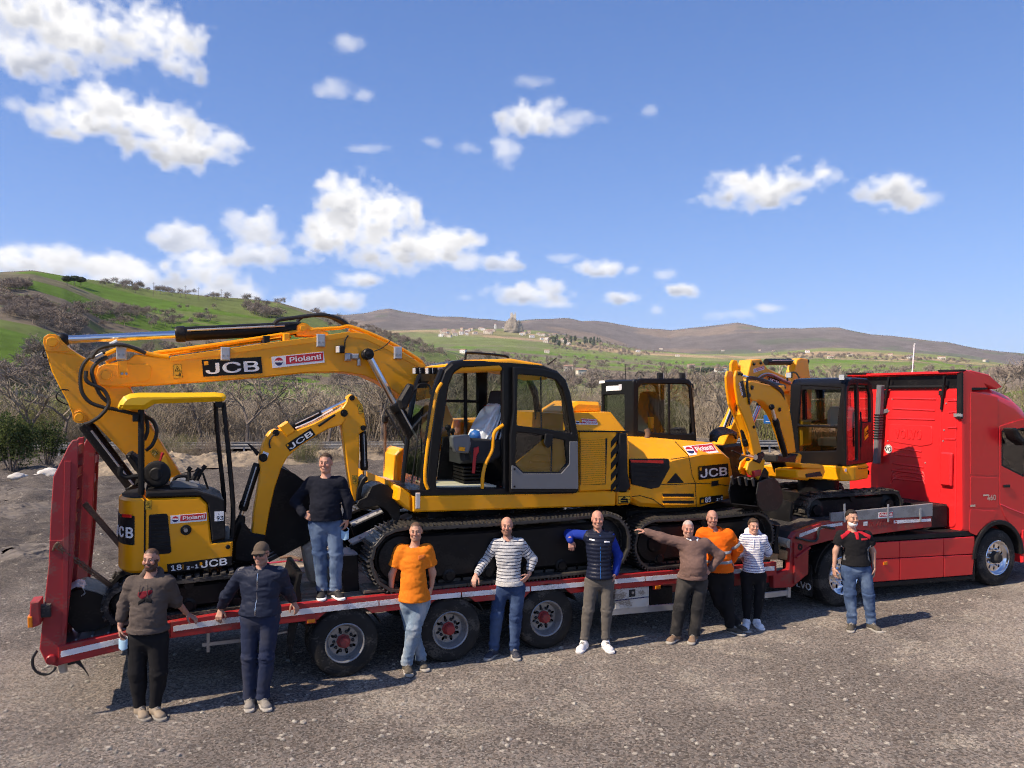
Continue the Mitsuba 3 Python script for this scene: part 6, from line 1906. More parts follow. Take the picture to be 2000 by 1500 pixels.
ss = [shoulder(1348,.08),shoulder(1405,.08),shoulder(1405,.60),shoulder(1348,.60)]
nb = np.cross(ss[1]-ss[0],ss[3]-ss[0])
nb /= np.linalg.norm(nb)
nb = nb if nb[2] > 0 else -nb
dealer_sticker(cbk,[s+nb*.008 for s in ss],nb)
# cab
VG,VH = 10.60,11.62
cc = numbered(C+'__cab')
g_ = lambda x,y,v=VG: P(x,y,v)
so = [g_(x,y) for x,y in [(1239,880),(1239,752),(1243,743),(1252,739),(1335,739),(1346,741),(1352,748),(1357,800),(1363,880)]]
wo = [g_(x,y) for x,y in [(1247,842),(1248,757),(1255,750),(1340,750),(1347,755),(1351,800),(1354,847),(1300,847)]]
for v in (VG,VH-.06):
    part(cc,'side_frame',prism(so,v,v+.06,.015,r=.02,holes=[round_poly(wo,.03)]),'cab_black')
    glazing(cc,wo,v+.03)
part(cc,'window_bar',box(g_(1305,800)[0],g_(1309,800)[0],VG-.003,VG+.02,g_(1306,847)[1],g_(1306,750)[1],.004),'black_plastic')
zr0,zr1 = g_(1245,880)[1],g_(1245,742)[1]
ur = so[0][0]
RC = lambda x,y: TF.vz(x,y,ur)
part(cc,'rear_frame',prism_u([(VG+.0,zr0),(VH,zr0),(VH,zr1),(VG,zr1)],ur-.02,ur+.04,.015,r=.03,holes=[round_poly([RC(x,y) for x,y in [(1221,835),(1183,832),(1180,820),(1180,772),(1221,770)]],.03)]),'cab_black')
part(cc,'rear_window',sheet([RC(x,y) for x,y in [(1222,836),(1182,833),(1179,820),(1179,771),(1222,769)]],ur,0),'tinted_glass',False)
part(cc,'roof',prism([(so[1][0]-.02,zr1-.03),(so[1][0]+.05,zr1+.012),(g_(1340,739)[0],zr1+.03),(g_(1351,745)[0],zr1-.03)],VG+.01,VH-.01,.02),'cab_black')
part(cc,'front_frame',box(g_(1357,800)[0]-.03,g_(1357,800)[0]+.03,VG+.06,VG+.12,zr0,zr1-.05,.01),'cab_black')
part(cc,'front_frame',box(g_(1357,800)[0]-.03,g_(1357,800)[0]+.03,VH-.12,VH-.06,zr0,zr1-.05,.01),'cab_black')
v0_,z0_ = RC(1200,757)
part(cc,'white_label',quad_plate([(ur-.021,*RC(x,y)) for x,y in [(1186,764),(1215,762),(1215,753),(1186,754)]],.003,(-1,0,0)),'sticker_white')
part(cc,'white_label',quad_plate([(ur-.021,*RC(x,y)) for x,y in [(1211,761),(1217,761),(1217,750),(1211,751)]],.006,(-1,0,0)),'label_grey')
part(cc,'white_label',quad_plate([(ur-.021,*RC(x,y)) for x,y in [(1172,749),(1184,748),(1183,743),(1173,744)]],.003,(-1,0,0)),'sticker_white')
for x in (1290,1334):
    a_ = g_(x,733,VG+.2)
    lamp(cc,(a_[0],VG+.2,a_[1]-.01),(.8,-.3,0),.10)
part(cc,'aerial',tube([(g_(1222,742,VH-.2)[0],VH-.2,g_(1222,742,VH-.2)[1]),(g_(1221,712,VH-.2)[0],VH-.2,g_(1221,711,VH-.2)[1])],.007,5),'black_plastic')
part(cc,'cable',tube([R3(1240,736,VG+.4),R3(1246,727,VG+.4),R3(1254,729,VG+.4),R3(1258,736,VG+.4)],.007,5,4),'black_plastic')
part(cc,'seat_back',prism(round_poly([g_(x,y,VG+.3) for x,y in [(1270,855),(1272,790),(1276,768),(1283,764),(1290,770),(1292,855)]],.03),VG+.3,VG+.75,.05),'seat_cloth')
part(cc,'seat',prism(round_poly([g_(x,y,VG+.3) for x,y in [(1270,850),(1312,845),(1312,862),(1270,866)]],.03),VG+.3,VG+.75,.05),'seat_cloth')
part(cc,'yellow_sleeve',box(g_(1278,820)[0],g_(1286,820)[0],VG+.12,VG+.2,g_(1282,837)[1],g_(1282,815)[1],.012),'sticker_yellow')
part(cc,'wiper',tube([R3(1297,842,VH-.1),R3(1296,800,VH-.1),R3(1295,770,VH-.1)],.012,6),'black_plastic')
part(cc,'monitor',box(g_(1326,820)[0],g_(1333,820)[0],VG+.6,VG+.75,g_(1330,826)[1],g_(1330,813)[1],.01),'black_plastic')
part(cc,'console',prism(round_poly([g_(x,y,VG+.2) for x,y in [(1324,850),(1327,838),(1340,835),(1346,850)]],.02),VG+.2,VG+.5,.03),'black_plastic')
part(C,'exhaust',tube([R3(1263,858,VE+.6),R3(1265,846,VE+.6),R3(1262,838,VE+.62)],.04,10,3),'rust_steel')
# boom and its hoses, behind the small cab digger
VX = 10.55
CF = Frame(rot_z(TA) @ shift(6.9,10.6-VX*1.0,0) @ shift(0,VX,0) @ rot_z(math.radians(20)) @ shift(0,-VX,0))
x_ = lambda x,y,v=VX: CF.uz(x,y,v)
TR3 = R3
R3 = lambda x,y,v: (CF.uz(x,y,v)[0],v,CF.uz(x,y,v)[1])
CUR = CF
cb_ = numbered(C+'__boom')
cpx = [(1408,880),(1428,836),(1443,806),(1455,770),(1459,740),(1468,703),(1487,701),(1494,712),(1500,720),(1520,729),(1541,738),(1552,752),(1546,765),(1528,762),(1510,760),(1490,764),(1474,776),(1464,795),(1448,840),(1434,880)]
part(cb_,'body',prism([x_(*q) for q in cpx],VX,VX+.26,.012,r=.012),'yellow_paint')
part(cb_,'ram_lug',prism(round_poly([x_(*q) for q in [(1449,760),(1450,710),(1454,702),(1461,703),(1464,720),(1462,760)]],.015),VX+.22,VX+.28,.01),'yellow_paint')
pin(cb_,*x_(1472,711),VX,.03,mat='black_paint')
pin(cb_,*x_(1485,709),VX,.03,mat='black_paint')
dealer_sticker(cb_,[(x_(*q)[0],VX-.001,x_(*q)[1]) for q in [(1472,728),(1493,721),(1491,715),(1471,721)]],(0,-1,0))
maker_decal(cb_,[(x_(*q)[0],VX-.001,x_(*q)[1]) for q in [(1500,745),(1523,753),(1522,742),(1499,735)]],(0,-1,0))
for k,pp in enumerate([[(1478,740),(1490,731),(1505,730),(1525,739),(1544,747)],[(1480,744),(1492,735),(1506,734),(1526,743),(1545,751)]]):
    part(cb_,'steel_pipe',tube([R3(x,y,VX-.03) for x,y in pp],.016,6,4),'rust_steel' if k else 'galvanised')
ram(C,R3(1496,707,VX+.13),R3(1575,706,VX+.13),.065,.035,.58,name='dipper_ram')
cd = numbered(C+'__dipper')
part(cd,'body',prism(round_poly([x_(*q) for q in [(1552,738),(1561,703),(1568,699),(1582,701),(1584,722),(1590,760),(1585,860),(1570,920),(1560,920),(1560,800),(1545,770)]],.01),VX+.04,VX+.22,.012),'yellow_paint')
for k in range(5):
    part(cb_,'hose',tube([R3(1412+4*k,838-2*k,VX-.04),R3(1424+3.4*k,806-k,VX-.05),R3(1437+3*k,774,VX-.05),R3(1446+2.5*k,745,VX-.04)],.014,6,4),['galvanised','hose_black','yellow_paint','hose_black','galvanised'][k])
for k in range(6):
    part(cb_,'hose',tube([R3(1388+2*k,862,VX-.1-.03*k),R3(1390+3*k,845+k,VX-.14-.02*k),R3(1408+4*k,836+2*k,VX-.12),R3(1425+2*k,840+2*k,VX-.08),R3(1437,846+2*k,VX-.04)],.024,7,4),'hose_black')
ram(C,R3(1425,935,VX+.13),R3(1484,790,VX+.13),.07,.04,.6,name='boom_ram')
part(C,'swing_post',prism(round_poly([x_(*q) for q in [(1400,870),(1440,865),(1450,900),(1452,950),(1438,975),(1415,975),(1405,930)]],.04),VX-.1,VX+.36,.04),'black_paint')
part(C,'hose',tube([R3(1430,880,VX-.2),R3(1448,890,VX-.2),R3(1453,905,VX-.2),R3(1447,915,VX-.2),R3(1436,912,VX-.2)],.014,6,5),'hose_black')
R3 = TR3
CUR = TF
part(C,'dozer_blade',prism([(8.36,.95),(8.46,.93),(8.44,1.15),(8.48,1.36),(8.42,1.36),(8.37,1.15)],9.5,11.75,.01),'black_paint')

# ------------------------------------------------------------------ small cab digger on the front deck, swung towards the camera
D = thing('compact_excavator','yellow excavator with black cab and rubber tracks on the raised deck behind the lorry cab','excavator')
DF = Frame(rot_z(TA) @ shift(10.4,10.7,0) @ rot_z(math.radians(202)))
st_d = [(u,z) for u,z in stadium(9.40,11.55,1.21,1.72,12)]
crawler(D,st_d,9.92,10.22,.10,.055,False)
crawler(D,st_d,11.18,11.48,.10,.055,False)
part(D,'carbody',cat(box(9.9,11.0,10.2,11.2,1.38,1.66,.03),cyl((10.4,10.7,1.6),(10.4,10.7,1.9),.34,24)),'black_paint')
bl = numbered(D+'__dozer_blade')
part(bl,'plate',prism([(9.02,1.24),(9.12,1.22),(9.09,1.42),(9.13,1.64),(9.06,1.65),(9.02,1.42)],9.9,11.5,.012),'black_paint')
part(bl,'arm',cat(beam((9.1,10.3,1.38),(9.95,10.3,1.45),.09,.11),beam((9.1,11.1,1.38),(9.95,11.1,1.45),.09,.11)),'black_paint')
d = lambda x,y,yy=.69: DF.uz(x,y,yy)
D3 = lambda x,y,yy: (DF.uz(x,y,yy)[0],yy,DF.uz(x,y,yy)[1])
pt = lambda par,nm,m,mat,sm=30,**k: part(par,nm,m,mat,sm,DF,**k)
zc0,zc1 = d(1655,940)[1],d(1655,911)[1]
tail = sg.Point(0,0).buffer(.80,24).intersection(sg.box(-.80,-.76,.52,.76))
ub = numbered(D+'__upper_frame')
pt(ub,'skirt',prism_z(tail,zc0,zc1,.02),'yellow_paint')
pt(ub,'front_bracket',prism(round_poly([D3(x,y,.2)[::2] for x,y in [(1527,911),(1560,904),(1575,908),(1575,938),(1545,937),(1530,932)]],.02),-.12,.25,.02),'yellow_paint')
pt(ub,'side_step',prism(round_poly([d(x,y) for x,y in [(1560,918),(1612,908),(1616,922),(1610,937),(1562,934)]],.015),.30,.66,.015),'yellow_paint')
pt(ub,'slot',prism(round_poly([d(x,y) for x,y in [(1576,926),(1605,921),(1610,930),(1578,933)]],.015),.655,.668,.004),'black_plastic')
a_ = np.array(D3(1664,941,.77)),np.array(D3(1697,938,.62))
du_ = a_[1]-a_[0]
L_ = np.linalg.norm(du_)
du_ /= L_
n_ = np.cross([0,0,1.0],du_)
n_ = n_ if n_[1] > 0 else -n_
ang = [math.radians(x) for x in (112,120,128,136)]
rp_ = lambda t,z,o=.806: np.array([o*math.cos(t),o*math.sin(t),z])
t0_,t1_ = math.radians(112),math.radians(132)
t0_,t1_ = math.radians(118),math.radians(146)
p0_,p1_ = rp_(t0_,0),rp_(t1_,0)
du_ = (p1_-p0_)/np.linalg.norm(p1_-p0_)
n_ = np.array([math.cos((t0_+t1_)/2),math.sin((t0_+t1_)/2),0])
zd = zc0+.05
off = n_*.022
w_ = np.linalg.norm(p1_-p0_)
pt(ub,'number_plate',quad_plate([p0_+off+[0,0,zd],p1_+off+[0,0,zd],p1_+off+[0,0,zd+.075],p0_+off+[0,0,zd+.075]],.004,n_),'black_paint',label='black plate with the white number 8030')
pt(ub,'number',text_on('8030',p0_+off+n_*.004+du_*w_*.2+[0,0,zd+.014],du_,(0,0,1),.048,n_,.003,True),'sticker_white')
pt(ub,'number',text_on('zts',p0_+off+n_*.004+du_*w_*.74+[0,0,zd+.014],du_,(0,0,1),.03,n_,.003,True),'sticker_white')
pt(ub,'noise_label',quad_plate([(.30,.668+.03,zc0+.12),(.21,.698,zc0+.12),(.21,.698,zc0+.22),(.30,.698,zc0+.22)],.004,(0,1,0)),'sticker_white')
pt(ub,'front_rib',prism(round_poly([d(x,y) for x,y in [(1562,904),(1598,906),(1612,912),(1600,916),(1566,914)]],.01),.45,.70,.012),'yellow_paint')
pt(ub,'small_sticker',quad_plate([(.50,.672,zc0+.16),(.42,.672,zc0+.16),(.42,.672,zc0+.21),(.50,.672,zc0+.21)],.004,(0,1,0)),'sticker_white')
pt(ub,'seam',tube([(.2,.775,zc1-.05),(.0,.812,zc1-.05),(-.25,.775,zc1-.05),(-.5,.64,zc1-.05)],.006,5,4),'black_plastic')
# cab
cb = numbered(D+'__cab')
X0,X1,Y0,Y1,ZB,ZT =-.72,.45,-.30,.68,zc1,d(1655,737)[1]
side = [(X1,ZB),(X1+.03,ZB+.7),(X1-.02,ZT-.16),(X1-.12,ZT-.03),(X1-.3,ZT),(X0+.25,ZT),(X0+.06,ZT-.08),(X0-.02,ZT-.28),(X0,ZB)]
w1 = [(X1-.09,ZB+.08),(X1-.06,ZB+.7),(X1-.11,ZT-.22),(X1-.2,ZT-.12),(X1-.42,ZT-.11),(X1-.46,ZT-.2),(X1-.48,ZB+.08)]
w2 = [(X1-.58,ZB+.72),(X1-.56,ZT-.2),(X1-.5,ZT-.11),(X0+.25,ZT-.12),(X0+.12,ZT-.3),(X0+.11,ZB+.72)]
for y in (Y0,Y1-.06):
    pt(cb,'side_frame',prism(side,y,y+.06,.018,r=.03,holes=[round_poly(w1,.03),round_poly(w2,.03)]),'cab_black')
    part(cb,'window',sheet(w1,y+.03),'tinted_glass',False,DF)
    part(cb,'window',sheet(w2,y+.03),'tinted_glass',False,DF)
pt(cb,'roof',loft([(x,rrect(Y0+i,Y1-i,z-.10,z,.05,4)) for x,i,z in [(X0+.06,.06,ZT-.06),(X0+.25,.02,ZT+.005),(X1-.3,.02,ZT+.005),(X1-.1,.04,ZT-.02),(X1+.0,.05,ZT-.10)]]),'cab_black',35)
VZf = lambda x,y,u=X1: DF.vz(x,y,u)
fr_o = [(Y0,ZB),(Y1,ZB),(Y1-.02,ZT-.10),(Y0+.02,ZT-.10)]
fw1 = [VZf(x,y) for x,y in [(1566,753),(1643,758),(1635,831),(1559,829)]]
fw2 = [VZf(x,y) for x,y in [(1558,834),(1635,836),(1633,880),(1560,882)]]
pt(cb,'front_frame',prism_u(fr_o,X1-.05,X1+.012,.015,r=.03,holes=[round_poly(fw1,.02),round_poly(fw2,.02)]),'cab_black')
part(cb,'windscreen',sheet(fw1,X1-.01,0),'tinted_glass',False,DF)
part(cb,'windscreen',sheet(fw2,X1-.01,0),'tinted_glass',False,DF)
pt(cb,'rear_frame',prism_u([(Y0+.02,ZB),(Y1-.02,ZB),(Y1-.04,ZT-.12),(Y0+.04,ZT-.12)],X0,X0+.05,.015,r=.02,holes=[[(Y0+.12,ZB+.75),(Y1-.12,ZB+.75),(Y1-.12,ZT-.25),(Y0+.12,ZT-.25)]]),'cab_black')
pt(cb,'seat',cat(box(-.45,.05,.0,.46,ZB+.30,ZB+.44,.04),box(-.52,-.40,.0,.46,ZB+.4,ZB+.95,.05)),'seat_cloth')
pt(cb,'plastic_cover',box(-.56,-.36,-.02,.48,ZB+.55,ZB+.98,.09),'plastic_film',label='clear film over the seat back')
for y in (.05,.42):
    pt(cb,'joystick',tube([(.18,y,ZB+.4),(.22,y,ZB+.62)],.02,8),'black_plastic')
pt(cb,'pedals',cat(box(.25,.35,.05,.12,ZB+.05,ZB+.2,.01),box(.25,.35,.2,.27,ZB+.05,ZB+.2,.01)),'galvanised')
pt(cb,'far_console',box(.0,.4,Y0+.08,Y0+.2,ZB+.3,ZB+.75,.03),'yellow_paint')
v_,z_ = VZf(1648,737)
lamp(cb,(X1+.02,v_-.02,z_),(1,.2,0),.10,DF)
v_,z_ = VZf(1544,734)
lamp(cb,(X1+.05,v_,z_+.01),(1,.2,0),.10,DF)
pt(cb,'beacon_guard',tube([(X1-.1,VZf(1533,735)[0],ZT-.05),(X1-.1,VZf(1533,735)[0],ZT+.07),(X1-.1,VZf(1548,735)[0],ZT+.10),(X1-.1,VZf(1556,735)[0],ZT)],.016,6,4),'black_plastic')
lg = [(-.35,.686,ZB+.46),(-.52,.686,ZB+.44),(-.53,.686,ZB+.66),(-.36,.686,ZB+.70)]
pt(cb,'lower_panel',prism([(X1-.58,ZB+.06),(X1-.57,ZB+.68),(X0+.10,ZB+.68),(X0+.10,ZB+.06)],Y1-.01,Y1+.006,.004,r=.02),'cab_black')
pt(cb,'maker_badge',quad_plate([(-.30,.688,ZB+.40),(-.46,.688,ZB+.46),(-.46,.688,ZB+.66),(-.30,.688,ZB+.60)],.004,(0,1,0)),'yellow_paint')
pt(cb,'maker_badge_letters',text_on('JCB',(-.31,.6925,ZB+.465),(-.936,0,.351),(0,0,1),.07,(0,1,0),.003,True,sx=.85),'black_paint')
pt(cb,'hand_rail',tube([(X1-.53,Y1+.03,ZB+.3),(X1-.53,Y1+.04,ZB+.7),(X1-.53,Y1+.03,ZB+.9)],.014,6),'black_plastic')
# swing post and boom
YB = .30
e = lambda x,y,yy=YB: DF.uz(x,y,yy)
sw = numbered(D+'__swing_post')
pt(sw,'casting',prism(round_poly([e(x,y) for x,y in [(1516,888),(1535,892),(1552,886),(1562,886),(1562,898),(1552,920),(1536,925),(1530,905),(1515,903)]],.02),YB-.22,YB+.02,.02),'black_paint')
pt(sw,'yellow_arm',prism(round_poly([e(x,y) for x,y in [(1550,912),(1552,894),(1558,885),(1562,888),(1560,904),(1556,915)]],.012),YB-.24,YB+.04,.015),'yellow_paint')
bo = numbered(D+'__boom')
bpx = [(1541,886),(1532,857),(1520,825),(1511,806),(1501,794),(1492,784),(1483,781),(1472,783),(1463,776),(1459,762),(1458,748),(1466,744),(1480,746),(1500,751),(1522,756),(1531,764),(1537,780),(1543,801),(1549,838),(1555,884)]
pt(bo,'body',prism([e(*q) for q in bpx],YB-.14,YB,.012,r=.012),'yellow_paint')
du_ = np.array([*e(1526,775)])-np.array([*e(1503,766)])
q4 = lambda px,o=.001: [np.array([e(x,y)[0],YB+o,e(x,y)[1]]) for x,y in px]
maker_decal(bo,q4([(1503,779),(1524,787),(1525,773),(1504,763)]),(0,1,0))
dealer_sticker(bo,q4([(1483,771),(1501,777),(1502,767),(1484,761)]),(0,1,0))
for x,y in ((1468,757),(1462,772),(1522,800)):
    u,z = e(x,y)
    pt(bo,'pin',lathe([(0,.02),(.03,.02),(.036,.0)],(u,YB,z),(0,1,0),14),'black_paint')
ram(D,D3(1530,757,YB-.1),D3(1443,733,YB-.1),.05,.028,.55,DF,name='dipper_ram')
ram(D,D3(1534,890,YB-.02+.1),D3(1507,795,YB+.1),.045,.026,.75,DF,name='boom_ram',rodmat='chrome')
pt(bo,'ram_lug',prism(round_poly([e(x,y) for x,y in [(1526,762),(1526,753),(1535,753),(1537,765)]],.01),YB-.15,YB-.02,.01),'yellow_paint')
for k in range(3):
    pt(bo,'hose',tube([D3(1535-k,800-6*k,YB-.05),D3(1527,768-3*k,YB+.01),D3(1500,749-2*k,YB+.02),D3(1466,740-2*k,YB+.01),D3(1460-k,748,YB+.02),D3(1464,790,YB+.03)],.013,6,5),'hose_black')
di = numbered(D+'__dipper')
spx = [(1437,724),(1446,724),(1449,736),(1457,757),(1462,790),(1473,829),(1486,880),(1482,890),(1471,890),(1462,845),(1450,812),(1440,790),(1435,757),(1434,735)]
for y in (YB-.02,YB-.16):
    pt(di,'side_plate',prism([e(*q) for q in spx],y,y+.035,.008,r=.01),'yellow_paint')
pt(di,'body',prism([e(*q) for q in [(1452,760),(1458,765),(1473,829),(1485,885),(1473,888),(1462,845),(1450,810)]],YB-.13,YB-.02,.01),'yellow_paint')
lab = [(1446,745),(1452,758),(1458,778),(1452,780)]
pt(di,'number_plate',quad_plate([np.array([e(x,y)[0],YB+.016,e(x,y)[1]]) for x,y in [(1449,777),(1443,745),(1449,744),(1456,775)]],.003,(0,1,0)),'black_paint')
a0,a1 = np.array(D3(1452,774,YB+.02)),np.array(D3(1445,746,YB+.02))
dd = a1-a0
dd /= np.linalg.norm(dd)
pt(di,'number',text_on('8030',a0+dd*.02,dd,np.cross([0,1.0,0],dd),.045,(0,1,0),.003,True,sx=1.3),'sticker_white')
for x,y in ((1441,730),(1446,731),(1470,834)):
    u,z = e(x,y)
    pt(di,'pin',lathe([(0,.03),(.022,.03),(.026,.012)],(u,YB,z),(0,1,0),12),'black_paint')
ram(D,D3(1445,808,YB-.10),D3(1462,885,YB-.10),.055,.03,.8,DF,name='bucket_ram')
for k in range(3):
    pt(di,'hose',tube([D3(1440+k,780,YB-.2+.05*k),D3(1436+k,800,YB-.2+.05*k),D3(1442+2*k,815,YB-.2+.05*k)],.014,6,4),'hose_black')
hi = numbered(D+'__quick_hitch')
for y_ in (YB-.15,YB-.03):
    pt(hi,'cheek',prism(round_poly([e(x,y) for x,y in [(1459,918),(1463,903),(1472,895),(1484,893),(1495,899),(1492,915),(1482,938),(1474,930),(1463,927)]],.012),y_,y_+.03,.008),'yellow_paint')
pt(hi,'body',prism(round_poly([e(x,y) for x,y in [(1464,915),(1472,900),(1486,900),(1484,925),(1474,926)]],.012),YB-.12,YB-.03,.008),'yellow_paint')
pt(hi,'lock',prism([e(x,y) for x,y in [(1468,920),(1484,917),(1483,928),(1470,932)]],YB-.1,YB+.035,.01),'red_plastic')
pt(hi,'cross_pin',tube([D3(1452,889,YB-.2),D3(1476,893,YB+.06)],.04,12),'chrome')
pt(hi,'link',prism(round_poly([e(x,y) for x,y in [(1470,900),(1478,885),(1488,882),(1491,888),(1482,905)]],.01),YB-.24,YB+.03,.01),'black_paint')
# bucket on the deck
bu = numbered(D+'__bucket')
bx = [(1478,944),(1490,940),(1505,938),(1518,934),(1522,960),(1530,988),(1512,994),(1470,992),(1445,978),(1450,945),(1462,938)]
YK = YB+.18
k_ = [DF.uz(x,y,YK) for x,y in [(1482,942),(1496,936),(1512,933),(1521,941),(1527,956),(1530,972),(1527,986),(1518,995),(1504,999),(1490,998),(1482,990),(1478,965)]]
for y_ in (YK-.02,YK-.46):
    pt(bu,'side_plate',prism(k_,y_,y_+.02,.005,r=.012),'black_paint')
cen = np.array(k_).mean(0)
sk = lambda s: pt(bu,'shell',prism(s+[(a*.93+cen[0]*.07,b*.93+cen[1]*.07) for a,b in s[::-1]],YK-.44,YK-.02,.003),'black_paint')
sk(k_[2:11])
for q_ in range(4):
    a_ = DF.uz(1480,950,YK)
    pt(bu,'tooth',beam((a_[0]-.02,YK-.07-.11*q_,a_[1]),(a_[0]+.03,YK-.07-.11*q_,a_[1]+.12),.05,.03,.008,up=(0,1,0)),'grouser_steel')
pt(bu,'ear',prism(round_poly([e(x,y) for x,y in [(1484,940),(1488,922),(1496,914),(1502,922),(1500,942)]],.01),YB-.22,YB,.01),'black_paint')

# ------------------------------------------------------------------ people
plain('shoe_sole',(.35,.33,.30),.8,grain=.1)
scene['skin'] = {'type': 'principled','base_color': {'type': 'mesh_attribute','name': 'vertex_color'},'roughness': .5,'specular': .35}


def cloth(name,base,weave=.08,sheen=.0,rough=.9,worn=None,amt=0.0):
    b = list(base)

    def col(p,n,uv):
        c = mi.Color3f(b)*(1+weave*(noise(p.x*240,p.y*240,p.z*240)-.5)*2+.22*(fbm(p.x*9,p.y*9,p.z*9,3)-.5))
        if worn is not None:
            c = mix(c,list(worn),amt*smoothstep(.42,.68,fbm(p.x*6.5,p.y*6.5,p.z*4,4)))
        return c
    scene[name] = {'type': 'twosided','bsdf': {'type': 'principled','base_color': mikit.proc(col),'roughness': rough,'specular': .2,'sheen': sheen}}


def striped(name,a,b,pitch,frac):
    def col(p,n,uv):
        t = uv.x/pitch+.15*(noise(p.x*9,p.y*9,p.z*9)-.5)
        t = t-dr.floor(t)
        return mix(a,b,smoothstep(frac+.04,frac-.04,t))*(1+.12*(fbm(p.x*14,p.y*14,p.z*14,3)-.5))
    scene[name] = {'type': 'twosided','bsdf': {'type': 'principled','base_color': mikit.proc(col),'roughness': .9,'specular': .15}}


def surface_nets(d,o,h):
    """Zero surface of the distance grid d with corner o and spacing h."""
    s = d < 0
    c = s[:-1,:-1,:-1].astype(np.int8)
    tot = sum(s[i:s.shape[0]-1+i,j:s.shape[1]-1+j,k:s.shape[2]-1+k].astype(np.int8) for i in (0,1) for j in (0,1) for k in (0,1))
    act = (tot > 0) & (tot < 8)
    ii = np.argwhere(act)
    idx =-np.ones(act.shape,int)
    idx[act] = np.arange(len(ii))
    acc,cnt = np.zeros((len(ii),3)),np.zeros((len(ii),1))
    cor = [(i,j,k) for i in (0,1) for j in (0,1) for k in (0,1)]
    val = {q: d[ii[:,0]+q[0],ii[:,1]+q[1],ii[:,2]+q[2]] for q in cor}
    for q in cor:
        for ax in range(3):
            if q[ax] == 0:
                r = tuple(1 if m == ax else q[m] for m in range(3))
                a,b = val[q],val[r]
                x = (a < 0) != (b < 0)
                t = np.where(x,a/np.where(x,a-b,1),0)
                pt_ = np.array(q,float)[None]+t[:,None]*(np.array(r)-np.array(q))[None]
                acc += np.where(x[:,None],pt_,0)
                cnt += x[:,None]
    V = o+(ii+acc/np.maximum(cnt,1))*h
    F = []
    for ax in range(3):
        b,c2 = (ax+1) % 3,(ax+2) % 3
        sl0 = [slice(None)]*3
        sl1 = [slice(None)]*3
        sl0[ax],sl1[ax] = slice(0,-1),slice(1,None)
        x = s[tuple(sl0)] != s[tuple(sl1)]
        e = np.argwhere(x)
        e = e[(e[:,b] > 0) & (e[:,c2] > 0) & (e[:,b] < s.shape[b]-1) & (e[:,c2] < s.shape[c2]-1)]
        flip = s[tuple(e.T)]
        q = []
        for db,dc in ((1,1),(0,1),(0,0),(1,0)):
            k = e.copy()
            k[:,b] -= db
            k[:,c2] -= dc
            q.append(idx[tuple(k.T)])
        q = np.stack(q,1)
        q = np.where(flip[:,None],q,q[:,::-1])
        F.append(q)
    F = np.vstack(F)
    F = F[(F >= 0).all(1)]
    m = trimesh.Trimesh(V,np.vstack([F[:,[0,1,2]],F[:,[0,2,3]]]),process=False)
    if m.volume < 0:
        m.invert()
    return m


def relax(m,n):
    f = m.faces
    e = np.unique(np.sort(np.vstack([f[:,[0,1]],f[:,[1,2]],f[:,[2,0]]]),axis=1),axis=0)
    deg = np.bincount(e.ravel(),minlength=len(m.vertices))[:,None]
    v = np.array(m.vertices)
    for lam in (.5,-.53)*n:
        a = np.zeros_like(v)
        np.add.at(a,e[:,0],v[e[:,1]])
        np.add.at(a,e[:,1],v[e[:,0]])
        v = v+lam*(a/np.maximum(deg,1)-v)
    m.vertices = v


